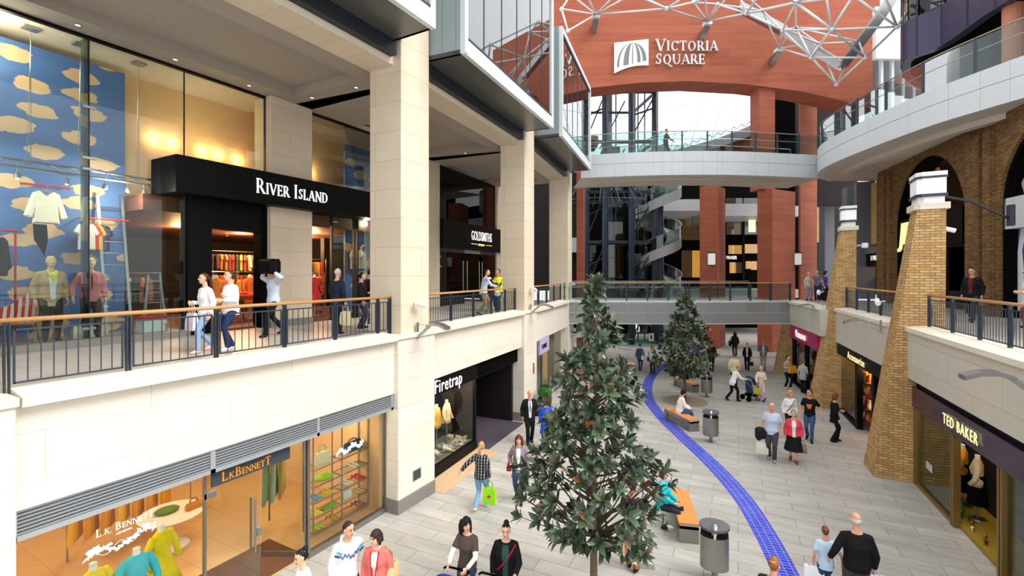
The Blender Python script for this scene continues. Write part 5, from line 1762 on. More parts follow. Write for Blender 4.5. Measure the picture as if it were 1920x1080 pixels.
LBd = 26.6
lb0, lb1 = at_d(1078, 0, LBd), at_d(1484, 0, LBd)
LB = smooth_path([(lb0.x - .6 * CT, lb0.y - .6 * ST), tuple(((lb0 + lb1) / 2 - FWD * .25).xy), (lb1.x, lb1.y)], 6)
m = MB()
band(m, LB, 0, .3, 3.15, 3.78); band(m, LB, 0, .3, 3.81, 4.45); band(m, LB, .03, .25, 3.7, 3.9)
struct('trim_18', m, 'panel_grey')
m = MB(); q = [(p.x, p.y) for p in LB] + [(p.x + FWD.x * 5.0, p.y + FWD.y * 5.0) for p in reversed(LB)]
m.prism(q, 3.2, UF)
struct('floor_bridge', m, 'walkway_tile')
glass_rail(LB, 1, 'wood-topped glass balustrade along the lower footbridge', 4.45, 5.45, 1.12, wood=True, off=.1)
glass_rail([p + FWD * 4.9 for p in LB], -1, 'far-side glass balustrade of the lower footbridge', 4.45, 5.45, 2.2, off=.1)

# ------------------------------------------------------------------ red stone end wall with the arch and the centre sign
WD = 36.0
m = MB(CF)
low = [(1000, 178), (1105, 165), (1200, 155), (1290, 152), (1400, 158), (1500, 171), (1560, 184), (1640, 206)]
topc = [(1640, -30), (1640, 100), (1585, 122), (1470, 64), (1400, 24), (1345, -30), (1290, -70), (1000, -70)]
def W(px, py, d=WD):
    return (lat(px, d), CAMZ + (HORIZON - py) * d / FPX)
lowz = [W(*p) for p in low]
up = [W(1000, -120), W(1105, -120), W(1200, -120), W(1290, -80), W(1400, 22), W(1500, 84), W(1560, 116), W(1640, 96)]
for i in range(len(low) - 1):
    for s in range(4):
        k0, k1 = s / 4, (s + 1) / 4
        f = lambda a, b, k: (a[0] + (b[0] - a[0]) * k, a[1] + (b[1] - a[1]) * k)
        m.xz([f(lowz[i], lowz[i + 1], k0), f(lowz[i], lowz[i + 1], k1), f(up[i], up[i + 1], k1), f(up[i], up[i + 1], k0)], WD, WD + 2.0)
struct('wall_end', m, 'red_stone')
cs = thing('centre_sign', 'white square dome emblem and two lines of serif letters on the red wall', 'sign', M4=CF @ Matrix.Translation((lat(1151, WD), WD - .02, CAMZ + (HORIZON - 140) * WD / FPX)))
S_ = WD / FPX
def E(px, py):
    return ((px - 1151) * S_, (140 - py) * S_)
pl = [E(1151, 82), E(1215, 75), E(1215, 124)]
for k in range(7):
    u = k / 6
    pl.append(E(1215 - 64 * u, 124 + 15 * u - 5 * math.sin(PI * u)))
m = MB(); m.xz(pl, -.14, -.02); emb = m.build('emblem_plate', 'white_paint', cs, local=True)
# dome ribs
m = MB()
base = lambda x: 130 - (x - 1155) / 56 * 13 - 2
def arc_band(xa, xb, apex, wid, y):
    pts_o, pts_i = [], []
    for k in range(9):
        u = k / 8 * PI / 2
        xo = apex[0] + (xa - apex[0]) * math.cos(u) ** .85 if k < 8 else apex[0]
        xi = apex[0] + (xb - apex[0]) * math.cos(u) ** .85 if k < 8 else apex[0]
        zo = base(xa) + (apex[1] - base(xa)) * math.sin(u)
        zi = base(xb) + (apex[1] - base(xb)) * math.sin(u)
        pts_o.append(E(xo, zo)); pts_i.append(E(xi, zi))
    for k in range(8):
        m.xz([pts_o[k], pts_o[k + 1], pts_i[k + 1], pts_i[k]], y, y + .01)
ap = (1186, 83)
arc_band(1156, 1160, ap, 0, -.152); arc_band(1168, 1178, ap, 0, -.153); arc_band(1194, 1200, ap, 0, -.154); arc_band(1204, 1211, ap, 0, -.155); arc_band(1184, 1186, ap, 0, -.1555)
m.build('emblem_ribs', plain('emblem_grey', (120, 124, 128)), emb, local=True)
m = MB(CF)
b0 = W(1229, 97); b1 = W(1228, 122)
H1 = 18.5 * S_
serif_text(m, 'VICTORIA', b0[0], b0[1], [1.18 * H1] + [H1] * 7, y=WD - .03, depth=.16, gap=.09, wide=.98)
serif_text(m, 'SQUARE', b1[0], b1[1], [1.1 * H1] + [H1] * 5, y=WD - .03, depth=.16, gap=.09, wide=.98)
m.build('lettering', 'white_paint', cs)
# red columns rising behind the bridges
def red_col(a, b, c, z1, label):
    """plan corners given as (px, distance) of two visible faces"""
    P_ = [foot(*a).xy, foot(*b).xy, foot(*c).xy]
    P_.append(P_[0] + (P_[2] - P_[1]))
    m = MB(); m.prism([tuple(p) for p in P_], 0, z1)
    tag(struct('column_red', m, 'red_stone'), label, 'column')
red_col((1312, 38.4), (1345, 37.5), (1360, 39.5), 13, 'red stone column behind the lower footbridge bearing a white lamp')
red_col((1420, 36.6), (1448, 36.0), (1491, 37.4), 12.4, 'broad red stone column rising to the arch')
red_col((1497, 38.2), (1501, 38), (1532, 39.4), 20.3, 'dark red column beside the broad one')
red_col((1081, 33), (1094, 33), (1096, 36), 13, 'slim red column next to the third stone pillar')
m = MB(CF); m.box(lat(1491, 41), lat(1600, 41), 40.5, 41, 11.8, 21.5); struct('wall_dark_opening', m, 'shop_dark')
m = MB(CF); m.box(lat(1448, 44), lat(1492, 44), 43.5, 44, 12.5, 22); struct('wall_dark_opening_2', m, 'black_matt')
for a, z, nm in (((1334, 37.3), 7.1, 'white wall lamp on the red column beside the spiral stair'), ((1495, 37.4), 7.1, 'white wall lamp between the two darker red columns')):
    p = foot(*a, z)
    t = thing('wall_lamp', nm, 'light', M4=frame((p.x, p.y), (CT, ST), z))
    m = MB(); m.cbox(-.26, .26, -.14, .1, -.46, .46, .03); m.build('shade', 'lantern_white', t, local=True)
    m = MB(); m.box(-.28, .28, -.16, .12, .46, .54); m.box(-.28, .28, -.16, .12, -.54, -.46); m.build('cap', 'slate_metal', t, local=True)
    m = MB(); m.box(-.05, .05, .1, .35, -.2, .2); m.build('bracket', 'slate_metal', t, local=True)

# ------------------------------------------------------------------ lift tower
lt = thing('lift_tower', 'dark steel framed glass lift tower rising behind both footbridges', 'lift tower', M4=CF @ Matrix.Translation((lat(1160, 40), 40, 0)))
X = lambda px: lat(px, 40) - lat(1160, 40)
for px, y in ((1100, 0), (1133, -.4), (1182, -.4), (1228, 0), (1115, 5), (1170, 6), (1215, 5)):
    m = MB(); m.tube([(X(px), y, 0), (X(px), y, 24)], .27, 12); m.build('column', 'slate_metal', lt, local=True, smooth=True)
lv_ = [0, 4.4, 8.6, 12.8, 17, 21.2]
for z in lv_[1:]:
    m = MB()
    for a, b in ((1100, 1133), (1133, 1182), (1182, 1228)):
        m.bar((X(a), -.2, z), (X(b), -.2, z), .2, .25)
    m.bar((X(1100), 0, z), (X(1115), 5, z), .18); m.bar((X(1228), 0, z), (X(1215), 5, z), .18); m.bar((X(1115), 5, z), (X(1215), 5, z), .18)
    m.build('ring_beam', 'dark_trim', lt, local=True)
for i in range(5):
    m = MB()
    for a, b in ((1100, 1133), (1182, 1228)):
        m.tube([(X(a), -.1, lv_[i] + .3), (X(b), -.1, lv_[i + 1] - .2)], .06, 6); m.tube([(X(a), -.1, lv_[i] + 2.2), (X(b), -.1, lv_[i] + 2.9)], .07, 6)
    m.tube([(X(1133), 2, lv_[i]), (X(1182), 2, lv_[i + 1])], .06, 6)
    m.build('brace', 'dark_trim', lt, local=True)
for px in (1143, 1152, 1162, 1192, 1205, 1218):
    m = MB(); m.bar((X(px), 1.5, 0), (X(px), 1.5, 23), .09); m.build('guide_rail', 'slate_metal', lt, local=True)
m = MB()
for a, b in ((1133, 1182), (1182, 1228)):
    m.quad((X(a), .6, 0), (X(b), .6, 0), (X(b), .6, 22), (X(a), .6, 22))
m.build('glass_wall', 'glass_clear', lt, local=True)
m = MB(); m.cbox(X(1142), X(1172), 1.8, 3.6, 14.4, 17.2, .05); m.build('counterweight', 'dark_trim', lt, local=True)
m = MB(); m.cbox(X(1098), X(1126), 1.0, 3.0, 13.6, 15.2, .05); m.cbox(X(1098), X(1126), 1.0, 3.0, 17.0, 17.9, .05); m.build('lift_car', 'brass', lt, local=True)
m = MB(); m.box(X(1100), X(1228), 1, 4, 4.4, 8.4); m.build('machine_screen', 'glass_dark', lt, local=True)

# spiral stair
ss = thing('spiral_stair', 'grey spiral stair with glass sides winding beside the lift tower', 'stair', M4=CF @ Matrix.Translation((lat(1252, 39), 41, 0)))
m = MB(); gl = MB(); rl = []
N = 160
for i in range(N):
    a0, a1 = 2 * PI * i / 40, 2 * PI * (i + 1) / 40
    z0, z1 = -.2 + 4.25 * i / 40, -.2 + 4.25 * (i + 1) / 40
    ro, ri = 1.75, .55
    def pt(a, r, z):
        return (r * math.sin(a), -r * math.cos(a), z)
    m.add([pt(a0, ri, z0), pt(a0, ro, z0), pt(a1, ro, z1), pt(a1, ri, z1), pt(a0, ri, z0 - .5), pt(a0, ro, z0 - .85), pt(a1, ro, z1 - .85), pt(a1, ri, z1 - .5)], [(0, 1, 2, 3), (4, 7, 6, 5), (1, 5, 6, 2), (0, 3, 7, 4)])
    gl.quad(pt(a0, ro, z0), pt(a1, ro, z1), pt(a1, ro, z1 + 1.0), pt(a0, ro, z0 + 1.0))
    rl.append(pt(a0, ro, z0 + 1.02))
m.build('flight', plain('stair_grey', (150, 150, 148), .5), ss, local=True)
gl.build('glass_side', 'glass_green', ss, local=True)
m = MB(); m.tube(rl, .035, 6); m.build('handrail', 'steel', ss, local=True)
m = MB(); m.tube([(0, 0, 0), (0, 0, 16.6)], .3, 12); m.build('newel', 'slate_metal', ss, local=True)

# ------------------------------------------------------------------ far frontages seen between the footbridges
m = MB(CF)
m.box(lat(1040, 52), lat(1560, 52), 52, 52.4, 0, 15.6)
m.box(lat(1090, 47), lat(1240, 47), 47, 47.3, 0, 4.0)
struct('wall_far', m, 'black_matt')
m = MB(CF); m.box(lat(1220, 46), lat(1325, 46), 45, 52, 11.9, 13.0); m.box(lat(1040, 44), lat(1088, 44), 43, 52, 7.9, 9.2); m.box(lat(1355, 47), lat(1500, 47), 46.5, 52, 11.6, 12.8)
struct('floor_far', m, 'panel_grey')
m = MB(CF); m.box(lat(1240, 48), lat(1500, 48), 46, 52, 3.6, 4.36); struct('floor_far_upper', m, 'walkway_tile')
plain('lit_amber', (220, 160, 80), .6, emit=(236, 160, 70), es=.7, var=.4, scale=.8)
plain('lit_cream', (240, 226, 200), .6, emit=(250, 230, 190), es=.9, var=.3, scale=.8)
plain('dim_shop', (84, 66, 52), .5, emit=(120, 84, 56), es=.25, var=.5, scale=.7)
fw = thing('far_storefront', 'dark store frontage with amber lit windows behind the red columns', 'shopfront', M4=CF @ Matrix.Translation((0, 51.9, 0)))
for (a, b, c, d, k) in ((1362, 1390, 372, 440, 'dim_shop'), (1393, 1419, 372, 440, 'dim_shop'), (1366, 1390, 460, 476, 'lit_amber'), (1395, 1419, 458, 475, 'lit_amber'), (1368, 1378, 492, 512, 'lit_amber'), (1380, 1389, 492, 512, 'dim_shop'), (1398, 1406, 490, 504, 'lit_amber'), (1408, 1417, 490, 506, 'lit_amber'), (1298, 1311, 470, 520, 'lit_amber'), (1278, 1295, 470, 520, 'dim_shop'), (1266, 1296, 380, 450, 'dim_shop'), (1298, 1311, 392, 450, 'dim_shop'), (1370, 1376, 385, 400, 'lit_amber')):
    m = MB(); m.box(lat(a, 52), lat(b, 52), -.1, .1, CAMZ + (HORIZON - d) * 52 / FPX, CAMZ + (HORIZON - c) * 52 / FPX); w_ = m.build('window', k, fw, local=True)
    m = MB(); m.box(lat(a, 52), lat(b, 52), -.16, -.13, CAMZ + (HORIZON - d) * 52 / FPX, CAMZ + (HORIZON - c) * 52 / FPX); m.build('pane', 'glass_clear', w_, local=True)
m = MB(); m.box(lat(1391, 52) - .1, lat(1391, 52) + .12, -.3, .1, 4.4, 13); m.box(lat(1360, 52), lat(1420, 52), -.3, .1, CAMZ + (HORIZON - 411) * 52 / FPX, CAMZ + (HORIZON - 408) * 52 / FPX); m.build('mullion', 'black', fw, local=True)
o = CF @ Vector((lat(1332, 51.5), 51.5, CAMZ + (HORIZON - 486) * 51.5 / FPX))
text('lettering', 'HOUSE OF FRASER', .52, 'letter_white', fw, o, (CT, ST, 0), bold=.02, xs=.66)
m = MB(CF); m.cbox(lat(1405, 50), lat(1417, 50), 50, 50.2, CAMZ + (HORIZON - 435) * 50 / FPX, CAMZ + (HORIZON - 398) * 50 / FPX, .02)
tag(m.build('hanging_banner', 'lit_cream'), 'tall pale lit banner in the amber store window', 'banner')
for i in range(9):
    m = MB(CF); x = lat(1100 + i * 15, 46.8); m.box(x, x + .45, 46.7, 46.9, .2, 3.3)
    tag(m.build('window_pane', 'lit_cream' if i in (6,) else 'glass_green'), 'narrow pane of the dark glass frontage under the lower footbridge', 'window', 'panes of the dark glass frontage under the footbridge')
m = MB(CF); m.lathe([(3.4, .02), (3.3, .05)], 32, (lat(1190, 41), 42, 0)); struct('trim_19', m, plain('teal_mat', (104, 140, 134), .8))
# sky net of the glass dome seen through the arch
dm = thing('dome_net', 'fine white glazing net of the dome seen through the arch against the sky', 'dome', M4=CF)
m = MB()
for k in range(9):
    a = 1180 + k * 36
    m.tube([(lat(a, 60), 60, 11), (lat(a + 40, 60), 60.6, 21), (lat(a + 100, 60), 62, 33)], .04, 5)
for k in range(6):
    z = 12 + k * 3.4
    m.tube([(lat(1150, 60), 60.3, z), (lat(1290, 60), 60.3, z + 1.8), (lat(1430, 60), 60.5, z + 5.2)], .03, 5)
m.build('glazing_bars', 'steel', dm, local=True)
rf = thing('curved_roof', 'pale curved roof edge climbing behind the upper footbridge', 'roof', M4=CF @ Matrix.Translation((0, 46, 0)))
Z46 = lambda y: CAMZ + (HORIZON - y) * 46 / FPX
m = MB()
cu_ = [(1225, 292), (1290, 276), (1340, 262), (1390, 243), (1425, 228)]
m.loft([[(lat(x, 46), -.3, Z46(y)), (lat(x, 46), -.3, Z46(y + 20 - (1425 - x) * .04)), (lat(x, 46), 1.2, Z46(y + 20)), (lat(x, 46), 1.2, Z46(y))] for x, y in cu_])
m.build('eave', 'louvre', rf, local=True)
m = MB()
m.xz([(lat(1330, 46), Z46(300)), (lat(1425, 46), Z46(300)), (lat(1425, 46), Z46(247)), (lat(1380, 46), Z46(266)), (lat(1340, 46), Z46(284))], .3, 1.2)
m.build('red_gable', 'red_stone', rf, local=True)
m = MB()
for k in range(12):
    x = 1245 + k * 15
    y = 296 - (x - 1225) * .335
    m.tube([(lat(x, 46), -.35, Z46(y)), (lat(x + 7, 46), -.35, Z46(y - 9)), (lat(x + 14, 46), -.35, Z46(y - 5))], .05, 5)
m.build('bracing', 'steel', rf, local=True)
dmn = thing('small_glass_dome', 'low glazed dome top with steel ribs behind the upper footbridge glass', 'dome', M4=CF @ Matrix.Translation((lat(1145, 36), 38, 11.5)))
m = MB()
for k in range(14):
    a = 2 * PI * k / 14
    m.tube([(3.4 * math.cos(a) * q, 1.6 * math.sin(a) * q, 3.0 * (1 - q * q)) for q in (1, .75, .5, .25, .02)], .05, 5)
for q in (.4, .7, .95):
    m.tube([(3.4 * math.cos(2 * PI * k / 20) * q, 1.6 * math.sin(2 * PI * k / 20) * q, 3.0 * (1 - q * q)) for k in range(21)], .04, 5)
m.build('ribs', 'slate_metal', dmn, local=True)

# ------------------------------------------------------------------ space frame under the roof
sf_ = thing('space_frame', 'white tubular space frame roof over the red wall', 'roof frame', M4=Matrix.Identity(4))
ND = {'a': (1326, 40, 35), 'b': (1399, 25, 30), 'c': (1467, 57, 30), 'd': (1460, 90, 35), 'e': (1521, 108, 30), 'f': (1622, 108, 28), 'g': (1568, 158, 31), 'h': (1560, 55, 27), 'i': (1682, 50, 26), 'k': (1430, 20, 32), 'l': (1492, 5, 28), 'm': (1492, 52, 32), 'n': (1610, 78, 31), 'o': (1536, 82, 33),
      'p': (1250, 16, 30), 'q': (1117, 27, 35), 'r': (1190, -14, 31), 's': (1320, -30, 28), 't': (1600, -8, 26), 'u': (1650, -30, 24), 'v': (1720, -10, 25), 'w': (1053, 17, 30), 'x': (1065, 58, 30), 'y': (1165, -20, 29), 'z': (1440, -30, 26), '1': (1545, -30, 26), '2': (1300, 4, 31), '3': (1345, 8, 31), '4': (1070, -10, 31), '5': (1100, -10, 29), '6': (1380, -25, 30)}
NP = {k: at_d(*v) for k, v in ND.items()}
EDG = 'ap ab a2 a3 as a6 bc bl bk b6 b3 bz cd ce cm ch cl ck de dm dk do eg ef eh em eo ho hf hi hl ht hm h1 fg fi fn fh gn go if it iu iv ng nf nm no lt l1 lz kl k3 k6 p2 pr py pa ps qp qw qx q4 q5 qy qr rp 23 26 s6 sz z1 1t tu uv wx w4 45 5y yr ml mo ob'.split()
for e in EDG:
    A, B = NP[e[0]], NP[e[1]]
    m = MB(); m.tube([A, B], .075 if e in ('bl', 'hl', 'ht', 'mi', 'l1') else .06, 8); m.build('tube', 'white_tube', sf_, smooth=True)
for k in NP:
    m = MB(); m.ball(NP[k], .14, n=8, m=6); m.build('node', 'white_tube', sf_, smooth=True)
for k in ('a', 'd', 'q'):
    p = NP[k]
    m = MB(frame((p.x, p.y), (CT, ST), p.z)); m.box(-.28, .28, -.25, .2, -.32, -.1); m.build('bearing', 'white_paint', sf_)
    m = MB(frame((p.x, p.y), (CT, ST), p.z)); m.loft([[(-.2, -.1, -.32), (.2, -.1, -.32), (.2, -.1, -.4), (-.2, -.1, -.4)], [(-.2, 1.02, -.32), (.2, 1.02, -.32), (.2, 1.02, -.95), (-.2, 1.02, -.95)]]); m.build('corbel', 'steel', sf_)
m = MB()
for a, b in (((1385, 12), (1470, 58)), ((1470, 58), (1578, 124)), ((1578, 124), (1650, 30)), ((1650, 30), (1690, -30))):
    A, B = at_d(*a, 34.5 if a[0] < 1578 else 31), at_d(*b, 34.5 if b[0] < 1578 else 31)
    m.bar(A, B, .5, .55)
m.build('edge_beam', 'steel', sf_)

# roof glazing over the frame, white panels, dark curved building
m = MB(CF); m.box(lat(1642, 33), lat(1720, 33), 33, 33.3, CAMZ + (HORIZON - 110) * 33 / FPX, CAMZ + (HORIZON - 12) * 33 / FPX); struct('wall_white_panel', m, 'white_paint')
m = MB(CF); m.box(lat(1642, 34), lat(1760, 34), 34, 34.3, 12.8, CAMZ + (HORIZON - 110) * 34 / FPX); struct('wall_lobby', m, plain('lobby_grey', (120, 122, 124), .4))
for k in range(4):
    m = MB(CF); x = lat(1652 + k * 20, 33.5); m.box(x - .1, x + .1, 33.4, 33.6, 12.8, 21); struct('trim_%d' % (20 + k), m, 'frame_white')
PB = smooth_path([tuple(foot(px, d).xy) for px, d in ((1745, 30), (1700, 28), (1690, 26.2), (1702, 25), (1765, 23.6), (1840, 21), (1920, 19), (2010, 17.4), (2120, 16))], 3)
pb_ = thing('curved_building', 'dark purple clad curved upper building with a band of windows', 'building', loc=(8, 25, 17.3))
m = MB(); band(m, PB, 0, .4, 17.3, 19.3); band(m, PB, 0, .4, 21.4, 24); m.build('cladding', 'purple_clad', pb_)
m = MB(); band(m, PB, .12, .2, 19.3, 21.4); m.build('window_band', 'glass_dark', pb_)
m = MB(); band(m, PB, .6, .8, 19.3, 21.4); m.build('blind', plain('blind_tan', (150, 96, 76)), pb_)
for i in range(0, len(PB) - 1, 2):
    p = PB[i]
    m = MB(); m.box(p.x - .03, p.x + .03, p.y - .03, p.y + .03, 17.25, 24); m.build('joint', 'dark_trim', pb_)
m = MB(); m.add([(p.x, p.y, 17.35) for p in PB] + [(17, 20, 17.35), (14, 36, 17.35)], [tuple(range(len(PB) + 2))]); m.build('soffit', 'black_matt', pb_)
IN = offset_path(PB, 1.9)
m = MB(); band(m, IN, 0, .2, 13.0, 14.4); struct('wall_gallery_base', m, plain('sand', (112, 100, 86)))
m = MB(); band(m, IN, -.02, .1, 14.4, 17.3); struct('wall_gallery', m, plain('teal_glass', (44, 74, 76), .6, 0, .2, var=.3, scale=2))
for i, (x, y) in enumerate(((8.9, 25.3), (8.6, 28.0), (10.6, 22.6))):
    m = MB(); m.lathe([(.35, 13), (.35, 17.4)], 16, (x, y, 0)); tag(struct('column_round', m, plain('terracotta', (186, 120, 96))), 'round terracotta column under the dark curved building', 'column')

# upper continuation of the red column and the red wing behind the roof edge
m = MB(CF); m.box(lat(1420, 36.5), lat(1449, 36.5), 36.2, 37.6, 12.4, 20.6); tag(struct('column_red', m, 'red_stone'), 'red column carrying the arch over the upper footbridge', 'column')
m = MB(CF)
m.xz([W(1375, 60, 41), W(1650, 150, 41), W(1650, -60, 41), W(1375, -60, 41)], 41, 42)
struct('wall_wing', m, 'red_stone')
m = MB(CF); m.box(lat(1525, 47), lat(1660, 47), 46.5, 47, 4.3, 13.0); struct('wall_far_right', m, 'shop_dark')
for px, c in ((1550, 'slate_grey'), (1583, 'slate_grey')):
    m = MB(CF); m.box(lat(px - 9, 42), lat(px + 9, 42), 41.6, 42.4, UF, 12.5); tag(struct('column_grey', m, c), 'slate grey column beyond the second brick pier', 'column')
m = MB(CF); m.box(lat(1532, 46), lat(1545, 46), 46.2, 46.4, 9.0, 12.4); tag(m.build('light_panel', 'tan_panel'), 'small tan lit panel between the dark red column and the slate column', 'panel')

m = MB(CF); m.box(lat(880, 44.6), lat(1092, 44.6), 44.5, 45, UF, 17); struct('wall_far_left', m, 'shop_dark')
# ------------------------------------------------------------------ blue mosaic strip winding through the paving
SP = smooth_path([(.62, 9.2), (.14, 10.78), (-.28, 12.3), (-.9, 14.1), (-1.85, 16.05), (-3.05, 18.1), (-4.4, 20.5), (-5.6, 23.3), (-6.4, 27.0), (-6.6, 30.4), (-6.3, 34.0), (-5.6, 39.7), (-4.9, 45.2), (-4.85, 50.1), (-5.9, 55)], 6)
a_, b_ = offset_path(SP, -.25), offset_path(SP, .25)
me = D.meshes.new('mosaic_strip')
vs, fs, uvs = [], [], []
L_ = [0]
for p, q in zip(SP[:-1], SP[1:]):
    L_.append(L_[-1] + (q - p).length)
for p, q in zip(a_, b_):
    vs += [(p.x, p.y, .006), (q.x, q.y, .006)]
for i in range(len(SP) - 1):
    fs.append((2 * i, 2 * i + 2, 2 * i + 3, 2 * i + 1))
    uvs += [(-.2375 + .16, L_[i]), (-.2375 + .16, L_[i + 1]), (.2625 + .16, L_[i + 1]), (.2625 + .16, L_[i])]
me.from_pydata(vs, [], fs)
ul = me.uv_layers.new(name='UVMap')
for i, uvv in enumerate(uvs):
    ul.data[i].uv = uvv
me.materials.append(M['mosaic_blue'])
o = D.objects.new('trim_24', me)
COL.objects.link(o)
o['kind'] = 'structure'
# grey ring lines in the far plaza paving
m = MB()
c0 = on_z(1285, 640)
for rr in (7.0, 11.5):
    P_ = [Vector((c0.x + rr * math.cos(t), c0.y + 4 + rr * math.sin(t), 0)) for t in [R(-110 + 8 * k) for k in range(26)]]
    a_, b_ = offset_path(P_, -.14), offset_path(P_, .14)
    for i in range(len(P_) - 1):
        m.quad((a_[i].x, a_[i].y, .005), (b_[i].x, b_[i].y, .005), (b_[i + 1].x, b_[i + 1].y, .005), (a_[i + 1].x, a_[i + 1].y, .005))
struct('trim_25', m, 'plinth')
p = on_z(1212, 1062)
m = MB(frame((p.x, p.y), (.9, .3))); m.cbox(-.16, .16, -.09, .09, 0, .008, .003)
tag(m.build('drain_cover', 'plinth'), 'small grey drain cover in the paving behind the brown-trousered legs', 'drain cover')

# ------------------------------------------------------------------ benches
def bench_proto():
    t = thing('bench', 'timber-topped bench', 'bench', group='benches')
    m = MB(); m.cbox(-.21, .21, -.85, -.7, 0, .38, .008); m.build('end_block', 'brushed_steel', t, local=True)
    m = MB(); m.cbox(-.21, .21, .7, .85, 0, .38, .008); m.build('end_block', 'brushed_steel', t, local=True)
    m = MB(); m.cbox(-.21, .21, -.85, .85, .3, .4, .008); m.build('frame', 'brushed_steel', t, local=True)
    m = MB(); m.box(-.15, .15, -.7, .7, .02, .3); m.build('core', 'plinth', t, local=True)
    for k in range(17):
        y = -.8 + k * .1
        m = MB(); m.cbox(-.22, .22, y - .043, y + .043, .405, .45, .006); m.build('slat', 'slat_wood', t, local=True)
    return t


bn = bench_proto()
bn['label'] = 'timber-topped bench with the person in the white jacket sitting on it'
del bn['group']
bx_ = (Vector((-4.16, 20.1)), Vector((-2.98, 18.9)))
bdir = (bx_[1] - bx_[0]).normalized()
brz = math.atan2(bdir.x, -bdir.y)
ctr = (bx_[0] + bx_[1]) / 2 + Vector((bdir.y, -bdir.x)) * -.21
bn.location = (ctr.x, ctr.y, 0)
bn.rotation_euler = (0, 0, brz)
p3 = foot(1294, 24.3)
copy_tree(bn, (p3.x - .25, p3.y + .25, 0), brz - .05, 'empty timber-topped bench behind the second tree trunk')
b1x = Vector((-1.76, 11.1)) + Vector((-.3, .95)).normalized() * .85
copy_tree(bn, (b1x.x, b1x.y, 0), math.atan2(.3, .95), 'timber-topped bench beside the nearest tree, its end showing past the leaves')


# ------------------------------------------------------------------ litter bins
def bin_proto():
    t = thing('litter_bin', 'steel litter bin', 'bin')
    m = MB(); m.tube([(0, 0, 0), (0, 0, 1.12)], .055, 16); m.lathe([(.055, 1.12), (.045, 1.135), (.02, 1.14)], 16); m.build('post', 'steel', t, local=True, smooth=True)
    n = 28
    def oval(z, a, b, oy=.12):
        return [(a * math.cos(2 * PI * k / n), oy + b * math.sin(2 * PI * k / n), z) for k in range(n)]
    m = MB(); m.loft([oval(.22, .25, .17), oval(.24, .265, .18), oval(.86, .265, .18)]); m.build('bin_body', 'brushed_steel', t, local=True)
    m = MB(); m.loft([oval(.86, .255, .17), oval(.93, .255, .17)]); m.build('opening', 'black', t, local=True)
    m = MB()
    r0 = oval(0, .28, .19)
    m.loft([[(x, y, 1.0 + y * .18) for x, y, z in r0], [(x, y, 1.045 + y * .18) for x, y, z in r0]]); m.build('lid', plain('lid_grey', (104, 106, 108), .35, .6), t, local=True)
    return t


b0 = bin_proto()
vd = YAW
for p, lab in ((foot(1340, 9.2), 'nearest steel litter bin, its oval lid large at the lower picture edge'), (foot(1333, 16.8), 'steel litter bin near the seated person in white'), (foot(1325, 22.9), 'steel litter bin beside the empty bench behind the second tree')):
    if lab.startswith('nearest'):
        b0.location = p
        b0.rotation_euler = (0, 0, vd - .35)
        b0['label'] = 'steel litter bin closest to the camera, oval lid showing large'
    else:
        copy_tree(b0, p, vd - .35, lab)


